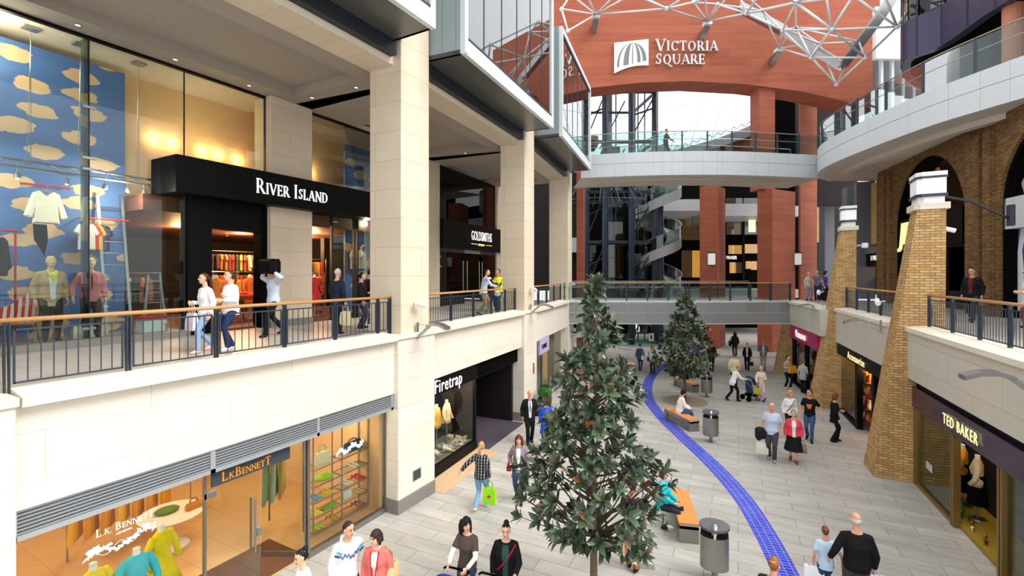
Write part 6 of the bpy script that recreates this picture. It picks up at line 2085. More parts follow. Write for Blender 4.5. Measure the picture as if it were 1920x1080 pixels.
# ------------------------------------------------------------------ magnolia trees
def leaf_tree(name, label, base, height, crown, seed, n_tips, leaf, lean=0.0, low=.25, trunk_r=.075):
    """crown: list of (height, radius)"""
    rnd = random.Random(seed)
    t = thing(name, label, 'tree', loc=base)
    m = MB(); m.smooth = True
    pts = []
    for i in range(9):
        k = i / 8
        pts.append((math.sin(k * 5 + seed) * .05 * k, math.cos(k * 4 + seed) * .05 * k, height * .98 * k))
    m.tube(pts, [trunk_r * (1 - .85 * (i / 8)) for i in range(9)], 10)
    m.build('trunk', 'bark', t, local=True, smooth=True)
    def trunk_at(z):
        k = max(0, min(1, z / (height * .98)))
        return Vector((math.sin(k * 5 + seed) * .05 * k, math.cos(k * 4 + seed) * .05 * k, z))
    def rad(z):
        for (z0, r0), (z1, r1) in zip(crown[:-1], crown[1:]):
            if z0 <= z <= z1:
                return r0 + (r1 - r0) * (z - z0) / (z1 - z0)
        return 0
    br = MB(); lv_ = MB(); tones = []
    z0, z1 = crown[0][0], crown[-1][0]
    tips = []
    zs = []
    while len(zs) < n_tips:
        z = rnd.uniform(z0, z1)
        if rnd.random() < (rad(z) / max(r for _, r in crown)) ** 1.3 + .06:
            zs.append(z)
    for z in zs:
        a = rnd.uniform(0, 2 * PI)
        q = rnd.uniform(.25, 1.0) ** .55
        lump = 1 + .16 * math.sin(3 * a + z * 2.3) + .1 * math.sin(5 * a - z * 3.1)
        r = rad(z) * q * lump
        tip = trunk_at(z) + Vector((r * math.cos(a), r * math.sin(a), 0))
        out = Vector((math.cos(a), math.sin(a), .45)).normalized()
        tips.append((tip, out))
        if q > .5 and rnd.random() < .55:
            zb = max(low * height, z - r * rnd.uniform(.5, .9))
            s = trunk_at(zb)
            mid = s.lerp(tip, .55) + Vector((0, 0, -.06 * r))
            br.tube([s, mid, tip], [.022 * (1 - zb / height) + .008, .012, .005], 5)
    tips.append((trunk_at(height), Vector((0, 0, 1))))
    for tip, out in tips:
        nleaf = rnd.randint(7, 10)
        ax = (out + Vector((rnd.uniform(-.4, .4), rnd.uniform(-.4, .4), rnd.uniform(-.2, .5)))).normalized()
        s1 = ax.orthogonal().normalized()
        s2 = ax.cross(s1)
        ph = rnd.uniform(0, 6)
        for k in range(nleaf):
            a = ph + k * 2.4
            open_ = .45 + .75 * (k / nleaf)
            d = (ax * math.cos(open_) + (s1 * math.cos(a) + s2 * math.sin(a)) * math.sin(open_)).normalized()
            d = (d + Vector((0, 0, -.18))).normalized()
            L = leaf * rnd.uniform(.7, 1.15)
            side = d.cross(ax)
            if side.length < .05:
                side = d.orthogonal()
            side.normalize()
            nrm = side.cross(d).normalized()
            w = L * rnd.uniform(.16, .21)
            b0_ = tip - ax * (.05 * k / nleaf)
            fold = .35 * w
            c0, c1, c2, c3 = b0_, b0_ + d * L * .35 - nrm * .0, b0_ + d * L * .7 - nrm * L * .03, b0_ + d * L - nrm * L * .1
            lv_.add([c0, c1 + side * w + nrm * fold, c1, c1 - side * w + nrm * fold, c2 + side * w * .85 + nrm * fold * .8, c2, c2 - side * w * .85 + nrm * fold * .8, c3],
                    [(0, 1, 2), (0, 2, 3), (1, 4, 5, 2), (2, 5, 6, 3), (4, 7, 5), (5, 7, 6)])
            tn = rnd.random()
            tn = tn * .72 if rnd.random() < .86 else tn
            tones += [tn] * 8
    br.build('branches', 'twig', t, local=True, uv=False)
    f = lv_.build('foliage', 'leaf', t, local=True, uv=False)
    at = f.data.attributes.new('tone', 'FLOAT', 'POINT')
    at.data.foreach_set('value', tones)
    return t


tb1 = foot(1114, 8.2)
leaf_tree('magnolia_tree', 'large glossy-leaved magnolia tree closest to the camera, before the jeans woman', tb1, 5.85,
          [(1.25, .2), (1.55, .7), (1.85, 1.3), (2.05, 1.42), (2.6, 1.12), (3.16, .94), (3.7, .76), (4.27, .66), (4.73, .46), (5.19, .24), (5.6, .1), (5.85, .03)], 4, 300, .235)
tb2 = foot(1284, 22.25)
leaf_tree('magnolia_tree', 'second magnolia tree, standing in a round grate by the benches', tb2, 5.0,
          [(1.15, .3), (1.45, 1.1), (2.0, 1.38), (2.7, 1.1), (3.3, .86), (3.9, .58), (4.5, .3), (4.9, .12), (5.0, .05)], 9, 330, .25)
m = MB(); m.lathe([(1.0, .0), (1.0, .012), (.97, .014)], 48, (tb2.x, tb2.y, 0)); tag(m.build('tree_grate', 'grate'), 'round tan tree grate around the second magnolia trunk', 'grate')
m = MB(); m.lathe([(1.0, .0), (1.0, .012), (.97, .014)], 48, (tb1.x, tb1.y, 0)); tag(m.build('tree_grate', 'grate'), 'round tan tree grate around the closest magnolia trunk', 'grate')
sgp = foot(1221, 33.5)
t = thing('sign_post', 'slim post with a small white notice at the edge of the teal mat', 'sign', M4=frame((sgp.x, sgp.y), (CT, ST)))
m = MB(); m.tube([(0, 0, 0), (0, 0, 1.5)], .03, 8); m.build('post', 'slate_metal', t, local=True)
m = MB(); m.cbox(-.18, .18, -.04, .0, 1.2, 1.75, .01); m.build('notice_plate', 'white_paint', t, local=True)
m = MB(); m.box(-.05, .05, -.05, -.041, 1.35, 1.6); m.build('notice_mark', 'black', t, local=True)
# ------------------------------------------------------------------ people
SKIN = {'f': (226, 178, 150), 'm': (214, 160, 130), 't': (196, 140, 108), 'd': (120, 80, 58)}


def V3(*a):
    return Vector(a)


def ik(a, b, l1, l2, pole):
    d = b - a
    L = min(d.length, (l1 + l2) * .999)
    dn = d.normalized()
    b = a + dn * L
    x = (l1 * l1 - l2 * l2 + L * L) / (2 * L)
    h = math.sqrt(max(0, l1 * l1 - x * x))
    p = (pole - dn * pole.dot(dn))
    p = p.normalized() if p.length > 1e-5 else dn.orthogonal()
    return a + dn * x + p * h, b


def ring(c, rx, ry, rot, n=16, pw=1.0):
    out = []
    for k in range(n):
        a = 2 * PI * k / n
        ca, sa = math.cos(a), math.sin(a)
        v = Vector((rx * abs(ca) ** pw * (1 if ca >= 0 else -1), ry * abs(sa) ** pw * (1 if sa >= 0 else -1), 0))
        out.append(c + rot @ v)
    return out


def voxel(o, size, it=3):
    r = o.modifiers.new('weld', 'REMESH')
    r.mode = 'VOXEL'
    r.voxel_size = size
    r.use_smooth_shade = True
    s = o.modifiers.new('soften', 'SMOOTH')
    s.iterations = it
    s.factor = .5


ARMS = {  # wrist relative to the shoulder: out, forward, up (metres at 1.75 m)
    'hang': (.07, .04, -.52), 'fwd': (.07, .24, -.46), 'back': (.08, -.22, -.47), 'swingf': (.06, .34, -.38), 'swingb': (.09, -.3, -.40),
    'push': (.02, .40, -.30), 'waist': (-.06, .24, -.26), 'chest': (-.14, .26, -.12), 'pocket': (.06, .1, -.40), 'out': (.19, .06, -.46), 'outb': (.34, -.16, -.36),
    'up': (.05, .12, .24), 'face': (-.04, .22, .05), 'rail': (.0, .42, -.28), 'lap': (-.08, .34, -.36), 'strap': (-.02, .14, -.10), 'hold': (.14, .12, -.48), 'cane': (.08, .3, -.42)}


def person(label, pos, face, H=1.7, sex='m', top='tee', topc=(40, 40, 44), bot='trousers', botc=(40, 44, 60), hair='short', hairc=(60, 42, 30), skin=None,
           legs=(.18, -.18), arms=('hang', 'hang'), lean=0.0, head=0.0, nod=0.0, inner=None, shoec=(30, 28, 28), girth=1.0, hem=None, sit=None, strap=None, tie=None,
           sleeves=None, vox=None, name='person', group=None, motif=None, toplbl=None, gaze=True, mount=None):
    """one figure; face = compass direction (degrees, 0 = +Y, 90 = +X) it faces; legs = forward reach of each ankle"""
    rz = -R(face)
    t = thing(name, label, 'person' if name == 'person' else 'mannequin', pos, rz, group)
    s = H / 1.75
    f = sex == 'f'
    dist = math.hypot(pos[0], pos[1])
    vx = vox or (.0085 if dist < 9.5 else .011 if dist < 16 else .014 if dist < 26 else .02)
    sk = skin or ('f' if f else 'm')
    skm = col(*(SKIN[sk] if isinstance(sk, str) else sk), rough=.55)
    g = girth
    Rl = Matrix.Rotation(-lean, 3, 'X')
    pel = V3(0, 0, (.93 if not sit else sit / s + .09))
    def up(x, y, z):          # point on the torso, measured above the pelvis
        return pel + Rl @ V3(x, y, z)
    shw = (.178 if not f else .158) * (1 + (g - 1) * .4)
    hipw = .088 if not f else .092
    sho = {-1: up(-shw, -.005, .462), 1: up(shw, -.005, .462)}
    # legs
    knee, ank = {}, {}
    for i, sd in enumerate((-1, 1)):
        fw = legs[i]
        if sit:
            a = V3(sd * .1, .46 + fw, .085)
        else:
            lift = .07 if fw < -.12 else 0.0
            a = V3(sd * (.075 if abs(fw) > .05 else .1), fw, .085 + lift)
        hip = pel + V3(sd * hipw, 0, -.04)
        k, a = ik(hip, a, .43, .43, V3(sd * .05, 1, .3 if sit else 0))
        knee[sd], ank[sd] = k, a
    # arms
    elb, wri = {}, {}
    for i, sd in enumerate((-1, 1)):
        q = ARMS[arms[i]] if isinstance(arms[i], str) else arms[i]
        w = sho[sd] + V3(sd * q[0], q[1], q[2])
        pole = V3(sd * .5, -1, -.25) if q[2] < .1 else V3(sd, -.2, -.3)
        e, w = ik(sho[sd], w, .29, .26, pole)
        elb[sd], wri[sd] = e, w
    TOR = [(-.10, .135, .105), (.0, .165 if f else .158, .12), (.09, .142 if f else .148, .105), (.2, .132 if f else .148, .1), (.32, .15 if f else .168, .12 if f else .118), (.43, .158 if f else .175, .1), (.5, .13, .075), (.545, .06, .058)]
    TOR = [(z, rx * (1 + (g - 1) * (1.0 if z < .4 else .4)), ry * (1 + (g - 1) * (1.5 if z < .4 else .5))) for z, rx, ry in TOR]

    def torso_rings(z0, z1, off, flare=0.0):
        rs = []
        zz = [z for z, _, _ in TOR if z0 < z < z1]
        for z in [z0] + zz + [z1]:
            rx = ry = None
            if z <= TOR[0][0]:
                rx, ry = TOR[0][1] + .02, TOR[0][2] + .015
            for (a, ax, ay), (b, bx_, by) in zip(TOR[:-1], TOR[1:]):
                if a <= z <= b:
                    k = (z - a) / (b - a)
                    rx, ry = ax + (bx_ - ax) * k, ay + (by - ay) * k
            if rx is None:
                rx, ry = TOR[-1][1], TOR[-1][2]
            fl = flare * max(0, (.1 - z))
            rot = Rl if z > -.12 else Matrix.Identity(3)
            oy = -.012 if z < .25 else (.0 if not f else .012 if z < .4 else 0)
            base = up(0, oy, z) if z > -.12 else V3(0, oy, pel.z + z)
            rs.append(ring(base, rx + off + fl, ry + off + fl, rot))
        return rs
    # ---- body
    m = MB()
    m.loft(torso_rings(-.10, .545, -.012))
    neck0, headc = up(0, .0, .53), up(0, .025, .72)
    m.tube([neck0, up(0, .012, .62), headc], [.058, .052, .05], 10)
    Rh = Matrix.Rotation(-R(head), 3, 'Z') @ Matrix.Rotation(-nod - lean * .3, 3, 'X')
    hc = headc + V3(0, .012, .02)
    HR = [(-.118, .022, .03, .045), (-.10, .044, .05, .035), (-.07, .06, .072, .018), (-.03, .068, .088, .004), (.01, .073, .096, -.004), (.05, .074, .098, -.008), (.085, .062, .084, -.01), (.108, .038, .054, -.012), (.118, .012, .02, -.012)]
    rings = []
    for z, rx, ry, oy in HR:
        rings.append([hc + Rh @ V3(rx * math.cos(2 * PI * k / 16), oy + ry * math.sin(2 * PI * k / 16), z) for k in range(16)])
    m.loft(rings)
    m.tube([hc + Rh @ V3(0, .088, .02), hc + Rh @ V3(0, .108, -.02), hc + Rh @ V3(0, .09, -.032)], [.011, .016, .012], 8)
    m.tube([hc + Rh @ V3(-.02, .08, -.068), hc + Rh @ V3(.02, .08, -.068)], .011, 6)
    for sd in (-1, 1):
        m.ball(hc + Rh @ V3(sd * .076, -.005, -.005), .014, .02, .032, 8, 6)
    for sd in (-1, 1):
        m.tube([up(sd * .03, -.005, .535), up(sd * .09, -.005, .5), sho[sd]], [.045, .046, .048], 10)
        m.tube([sho[sd] + V3(-sd * .03, 0, .0), sho[sd], elb[sd], wri[sd]], [.05, .052, .04, .028], 10)
        hip = pel + V3(sd * hipw, 0, -.04)
        m.tube([hip, hip.lerp(knee[sd], .5), knee[sd], knee[sd].lerp(ank[sd], .35), ank[sd]], [.085 * g, .073, .052, .053, .036], 10)
        fd = V3(sd * .15, 1, 0).normalized()
        tip = -.07 if (not sit and legs[0 if sd < 0 else 1] < -.12) else 0
        m.tube([ank[sd] + V3(0, 0, .02), ank[sd] + V3(0, 0, -.04) - fd * .03, ank[sd] + fd * .12 + V3(0, 0, -.055 + tip * .6)], [.038, .036, .026], 8)
        # palm, thumb and five bent fingers
        hd_ = (wri[sd] - elb[sd]).normalized()
        if arms[0 if sd < 0 else 1] in ('hang', 'fwd', 'back', 'swingf', 'swingb', 'hold'):
            hd_ = (hd_ + V3(0, 0, -.4)).normalized()
        acr = hd_.cross(V3(sd, 0, 0))
        acr = acr.normalized() if acr.length > .1 else V3(0, 1, 0)
        if acr.y < 0:
            acr = -acr
        inn = hd_.cross(acr).normalized()
        if inn.x * sd > 0:
            inn = -inn
        w0 = wri[sd]
        pc = w0 + hd_ * .05
        m.loft([[w0 + acr * a + inn * b for a, b in ((.028, .016), (-.028, .016), (-.028, -.016), (.028, -.016))],
                [pc + acr * a + inn * b for a, b in ((.042, .015), (-.04, .015), (-.04, -.015), (.042, -.015))],
                [w0 + hd_ * .09 + acr * a + inn * b for a, b in ((.042, .013), (-.042, .013), (-.042, -.013), (.042, -.013))]])
        for j, ln in enumerate((.068, .078, .073, .056)):
            b0_ = w0 + hd_ * .085 + acr * (.034 - .0225 * j)
            m.tube([b0_, b0_ + hd_ * ln * .45 + inn * .006, b0_ + hd_ * ln * .75 + inn * .024, b0_ + hd_ * ln * .86 + inn * .04], [.0105, .0098, .009, .0075], 7)
        tb_ = w0 + hd_ * .03 + acr * .034
        m.tube([tb_, tb_ + acr * .025 + hd_ * .025 + inn * .006, tb_ + acr * .03 + hd_ * .06 + inn * .018], [.0135, .012, .009], 7)
    S4 = Matrix.Scale(s, 4)
    def done(mb, nm, mt, v=None, it=3, parent=None):
        mb.v = [S4 @ p for p in mb.v]
        o = mb.build(nm, mt, parent or t, local=True, uv=False)
        if v:
            voxel(o, v, it)
        return o
    done(m, 'body', skm, vx if dist < 9.5 else vx * .9, 2)
    # ---- face details
    if dist < 24 and gaze:
        m = MB()
        for sd in (-1, 1):
            m.ball(hc + Rh @ V3(sd * .029, .0835, .015), .0125, .008, .008, 8, 5)
        done(m, 'eyes', col(52, 40, 34))
        m = MB(); m.tube([hc + Rh @ V3(-.024, .083, -.066), hc + Rh @ V3(0, .0925, -.064), hc + Rh @ V3(.024, .083, -.066)], [.005, .0085, .005], 6)
        done(m, 'lips', col(168, 90, 84))
        m = MB()
        for sd in (-1, 1):
            m.tube([hc + Rh @ V3(sd * .014, .09, .032), hc + Rh @ V3(sd * .045, .078, .034)], .0042, 5)
        done(m, 'eyebrows', col(*[int(v * .8) for v in hairc]))
    # ---- hair
    if hair:
        m = MB(); m.smooth = True
        n, k_ = 20, 12
        rings = []
        for i in range(k_ + 1):
            ph = -PI / 2 + PI * i / k_
            rr = []
            for k in range(n):
                a = 2 * PI * k / n
                d = V3(math.cos(ph) * math.cos(a), math.cos(ph) * math.sin(a), math.sin(ph))
                front = max(0, d.y)
                line = {'short': .1, 'bald': -.02, 'long': -.75, 'pony': .0, 'bun': .0, 'bob': -.6, 'curly': -.15, 'hood': -.8, 'crop': .1}.get(hair, .1)
                lim = line + front * (1.05 if hair != 'hood' else 1.3)
                on = d.z > lim - (.0 if d.y > -.2 else .35)
                if hair == 'bald':
                    on = (d.y < .35 and -.5 < d.z < .35)
                th = {'curly': 1.2, 'long': 1.12, 'bob': 1.16, 'hood': 1.22, 'crop': 1.09, 'bald': 1.07}.get(hair, 1.09)
                if hair == 'curly':
                    th += .04 * math.sin(7 * a) * math.cos(5 * ph)
                q = th if on else .88
                rr.append(hc + Rh @ V3(d.x * .075 * q, d.y * .099 * q - .008, d.z * .119 * q + .002))
            rings.append(rr)
        m.loft(rings)
        if hair == 'long':
            for x in (-.05, -.02, .02, .05):
                m.tube([hc + Rh @ V3(x * 1.2, -.06, .04), hc + Rh @ V3(x * 1.5, -.085, -.06), hc + Rh @ V3(x * 1.5, -.085, -.17), hc + Rh @ V3(x * 1.3, -.08, -.28)], [.045, .045, .04, .015], 8)
            for sd in (-1, 1):
                m.tube([hc + Rh @ V3(sd * .066, .02, .05), hc + Rh @ V3(sd * .084, .0, -.06), hc + Rh @ V3(sd * .09, .03, -.2)], [.025, .026, .01], 7)
        if hair == 'bob':
            for sd in (-1, 1):
                m.tube([hc + Rh @ V3(sd * .065, -.02, .03), hc + Rh @ V3(sd * .08, -.015, -.06), hc + Rh @ V3(sd * .072, -.01, -.12)], [.035, .036, .02], 8)
            m.tube([hc + Rh @ V3(0, -.08, 0), hc + Rh @ V3(0, -.09, -.12)], [.06, .05], 8)
        if hair == 'pony':
            m.tube([hc + Rh @ V3(0, -.09, .03), hc + Rh @ V3(0, -.14, .01), hc + Rh @ V3(0, -.15, -.1), hc + Rh @ V3(0, -.13, -.22)], [.025, .034, .036, .012], 8)
        if hair == 'bun':
            m.ball(hc + Rh @ V3(0, -.09, .09), .05, n=12, m=8)
        done(m, 'hair', col(*hairc, rough=.6))
    # ---- top
    longs = top in ('long', 'jacket', 'coat', 'hoodie', 'blouse')
    hz = hem if hem is not None else {'tee': -.1, 'long': -.1, 'blouse': -.12, 'jacket': -.14, 'coat': -.5, 'hoodie': -.1, 'vest': -.08}[top]
    off = {'tee': .018, 'long': .018, 'blouse': .022, 'jacket': .022, 'coat': .024, 'hoodie': .022, 'vest': .02}[top] * 1.0
    m = MB()
    m.loft(torso_rings(hz, .525, off, .12 if top in ('coat', 'blouse') else .04))
    for sd in (-1, 1):
        a0 = sho[sd] + V3(-sd * .05, 0, .0)
        m.tube([up(sd * .05, -.005, .51), up(sd * .1, -.005, .49), sho[sd] + V3(0, 0, .0)], [.04 + off * .6, .05 + off * .6, .056 + off * .6], 10)
        if top == 'vest':
            m.tube([a0 + V3(-sd * .03, 0, 0), sho[sd] + V3(sd * .01, 0, .01)], [.075, .068], 10)
        elif longs:
            e2 = wri[sd].lerp(elb[sd], .08)
            m.tube([a0, sho[sd], sho[sd].lerp(elb[sd], .6), elb[sd], e2], [.058 + off * .5, .058 + off * .6, .052 + off * .8, .05 + off * .7, .036 + off * .7], 12)
        else:
            e2 = sho[sd].lerp(elb[sd], .68)
            m.tube([a0, sho[sd], e2], [.058 + off * .5, .062, .062], 12)
    if top == 'hoodie':
        m.tube([up(-.09, -.06, .55), up(-.05, -.1, .56), up(.05, -.1, .56), up(.09, -.06, .55)], [.03, .05, .05, .03], 8)
    tm = M[topc] if isinstance(topc, str) else col(*topc, rough=.85)
    done(m, {'tee': 'shirt', 'long': 'jumper', 'blouse': 'blouse', 'jacket': 'jacket', 'coat': 'coat', 'hoodie': 'hooded_top', 'vest': 'waistcoat'}[top], tm, max(vx, .012) * 1.05, 3)
    if sleeves:          # under-sleeves showing below a short-sleeved top
        m = MB()
        for sd in (-1, 1):
            m.tube([sho[sd].lerp(elb[sd], .5), elb[sd], wri[sd].lerp(elb[sd], .06)], [.055, .047, .037], 10)
        done(m, 'sleeves', col(*sleeves))

    def patch(z0, z1, w0, w1, off2, nm, mt, a0=90, n=9, par=None):
        rs = []
        for i in range(n):
            z = z0 + (z1 - z0) * i / (n - 1)
            rx = ry = .1
            for (a, ax, ay), (b, bx_, by) in zip(TOR[:-1], TOR[1:]):
                if a <= z <= b:
                    k = (z - a) / (b - a)
                    rx, ry = ax + (bx_ - ax) * k, ay + (by - ay) * k
            oy = -.012 if z < .25 else (.0 if not f else .012 if z < .4 else 0)
            w = w0 + (w1 - w0) * i / (n - 1)
            row = []
            for q in range(7):
                a = R(a0) + w * (q / 6 - .5) * 2
                row.append(up((rx + off2) * math.cos(a), oy + (ry + off2) * math.sin(a), z))
            rs.append(row)
        m = MB(); m.smooth = True
        m.loft(rs, closed=False)
        return done(m, nm, mt, parent=par)
    if inner:
        patch(max(hz, -.06) + .01, .515, .20, .34, off + .012, 'inner_top', col(*inner))
    if tie:
        patch(.16, .5, .06, .05, off + .017, 'tie', col(*tie))
    if motif:
        patch(.2, .36, .3, .42, off + .012, 'chest_print', col(*motif))
    if strap:
        m = MB()
        for sd in (1,):
            P_ = []
            for k in range(17):
                a = 2 * PI * k / 16
                z = .29 - .25 * math.cos(a + .0)
                P_.append(up((.20 * g) * math.sin(a) * .92 - .0, (.150 * g) * math.cos(a + PI / 2) * 0 + (.145 * g) * math.sin(a + PI / 2) * (1 if True else 0), 0) * 0 + up(-.155 * math.cos(a) * g, (.148 * (g ** 1.4)) * math.sin(a), .27 - .24 * math.cos(a + PI)))
            m.tube(P_, .012, 6)
        done(m, 'strap', col(*strap))
    # ---- bottoms
    if bot == 'skirt':
        m = MB()
        kz = .42 if not sit else .3
        m.loft([ring(V3(0, 0, kz), .25 * g, .27 * g, Matrix.Identity(3)), ring(V3(0, 0, .65), .21 * g, .2 * g, Matrix.Identity(3)), ring(pel + V3(0, 0, .0), .178 * g, .135 * g, Matrix.Identity(3)), ring(pel + V3(0, 0, .1), .15 * g, .112 * g, Matrix.Identity(3))])
        done(m, 'skirt', col(*botc), max(vx, .014), 3)
    else:
        m = MB()
        m.loft([ring(pel + V3(0, 0, z), rx * (1 + (g - 1)) + .006, ry * (1 + (g - 1) * 1.5) + .006, Matrix.Identity(3)) for z, rx, ry in ((-.12, .13, .1), (-.04, .158, .115), (.03, .155, .112), (.09, .145, .104))])
        wide = 1.0 if bot == 'trousers' else .9
        for sd in (-1, 1):
            hip = pel + V3(sd * hipw, 0, -.05)
            lo = ank[sd] + V3(0, -.005, -.015)
            m.tube([hip, hip.lerp(knee[sd], .5), knee[sd], knee[sd].lerp(lo, .5), lo], [.1 * g, .088 * (1 + (g - 1) * .7), .068 * wide, .066 * wide, .066 * wide], 12)
        done(m, 'jeans' if bot == 'jeans' else 'trousers', col(*botc, rough=.9), max(vx, .013), 3)
    # ---- shoes
    for i, sd in enumerate((-1, 1)):
        fd = V3(sd * .15, 1, 0).normalized()
        tip = -.04 if (not sit and legs[i] < -.12) else 0
        A = ank[sd]
        m = MB(); m.smooth = True
        m.tube([A - fd * .055 + V3(0, 0, -.03), A + V3(0, 0, -.035), A + fd * .09 + V3(0, 0, -.05 + tip), A + fd * .17 + V3(0, 0, -.058 + tip * 1.3)], [.036, .045, .042, .022], 10)
        m.v = [V3(p.x, p.y, max(p.z, .002 / s)) for p in m.v]
        done(m, 'shoe', col(*shoec))
    t['_w'] = 0
    del t['_w']
    W4 = t.matrix_basis @ S4
    return {'t': t, 'wri': {k: W4 @ v for k, v in wri.items()}, 'sho': {k: W4 @ v for k, v in sho.items()}, 's': s, 'M': W4, 'pel': W4 @ pel, 'up': lambda x, y, z: W4 @ up(x, y, z)}


def held_bag(pp, side, c, label, w=.34, h=.36, d=.12, turn=0.0, handle=.16, name='shopping_bag', drop=.09, strap=None, dz=0):
    """bag hanging from a hand"""
    hnd = pp['wri'][side]
    M4 = Matrix.Translation((hnd.x, hnd.y, hnd.z - drop - h - handle + dz)) @ Matrix.Rotation(turn + pp['t'].rotation_euler[2], 4, 'Z')
    return handbag(None, 0, 0, 0, c, label, w=w, h=h, d=d, handle=handle, strap=strap, name=name, M4=M4)


def side_bag(pp, side, c, label, w=.34, h=.26, d=.13, dz=.0, fwd=-.02, out=.27, name='shoulder_bag'):
    """bag hanging at the hip from a strap over the shoulder"""
    s = pp['s']
    p = pp['up'](side * out, fwd, dz - h * .5)
    M4 = Matrix.Translation(p) @ Matrix.Rotation(pp['t'].rotation_euler[2] + PI / 2, 4, 'Z')
    t = handbag(None, 0, 0, 0, c, label, w=w, h=h, d=d, handle=.05, name=name, M4=M4)
    sh = pp['up'](side * .15, .0, .56)
    m = MB(); m.tube([p + Vector((0, 0, h)), pp['up'](side * (out - .02), fwd, .38), sh, pp['up'](side * (out - .03), fwd - .05, .36), p + Vector((0, 0, h))], .012, 6)
    m.build('strap', col(*[int(v * .7) for v in c]), t)
    return t
# ------------------------------------------------------------------ the people in the street, each placed on its own spot
def g(px, py, z=0.0):
    p = on_z(px, py, z)
    return (p.x, p.y, z)


def gd(px, d, z=0.0):
    p = foot(px, d, z)
    return (p.x, p.y, z)


def tocam(p):
    return math.degrees(math.atan2(-p[0], -p[1]))


def away(p):
    return math.degrees(math.atan2(p[0], p[1]))


# lower picture edge
q = gd(569, 7.41)
person('dark-haired woman with a bun in a white top outside the glass door', q, tocam(q) + 75, 1.66, 'f', 'tee', (244, 244, 242), 'trousers', (30, 30, 34), 'bun', (22, 20, 22), legs=(.1, -.1), arms=('waist', 'waist'), nod=.25)
q = gd(652, 7.97)
P = person('man in a white hooded top with blue chest lettering and jeans', q, tocam(q) - 18, 1.8, 'm', 'hoodie', (236, 238, 242), 'jeans', (52, 80, 128), 'crop', (44, 38, 36), legs=(-.14, .2), arms=('swingb', 'hang'), head=-25, nod=.15)
# chest writing and shoulder stripes on the hooded top
mw = MB()
for i in range(26):
    u = i / 25
    z = .36 + .035 * math.sin(u * 34) + .02 * math.sin(u * 11)
    mw.v.append(P['up'](-.15 + .3 * u, .152 - .5 * (u - .5) ** 2 * .55, z))
pts = [tuple(v) for v in mw.v]
mw = MB(); mw.tube(pts, .010, 5)
mw.build('chest_lettering', col(70, 104, 160), P['t'], uv=False)
for sd in (-1, 1):
    for k, c in ((0, (40, 150, 214)), (1, (40, 60, 110))):
        mw = MB(); mw.tube([P['up'](sd * (.13 + .035 * k), .135 - .02 * k, .42 - .05 * k), P['up'](sd * (.2 + .03 * k), .09 - .02 * k, .45 - .055 * k)], .014, 6)
        mw.build('shoulder_stripe', col(*c), P['t'], uv=False)
q = gd(706, 7.94)
P = person('woman in a coral cardigan with red edging beside the hooded man', q, tocam(q) + 18, 1.68, 'f', 'jacket', (222, 116, 108), 'trousers', (40, 38, 42), 'bob', (52, 36, 30), legs=(.16, -.14), arms=('hang', 'hang'), head=35, inner=(240, 226, 216), nod=.15, strap=None)
for sd in (-1, 1):
    mw = MB(); mw.tube([P['up'](sd * .07, .09, .52), P['up'](sd * .055, .146, .36), P['up'](sd * .03, .15, .16), P['up'](sd * .03, .165, -.1)], .013, 6)
    mw.build('red_edging', col(186, 34, 42), P['t'], uv=False)
side_bag(P, -1, (226, 196, 142), 'beige shoulder bag carried by the woman in the coral cardigan', w=.36, h=.34, out=.25, fwd=-.12)
q = gd(876, 8.36)
P = person('dark-haired woman in a brown tunic with pale sleeves pushing a navy pram', q, tocam(q) + 25, 1.68, 'f', 'tee', (84, 70, 66), 'jeans', (52, 66, 92), 'long', (22, 20, 24), legs=(.16, -.18), arms=('push', 'push'), hem=-.16, sleeves=(240, 230, 228), head=-45, nod=.1)


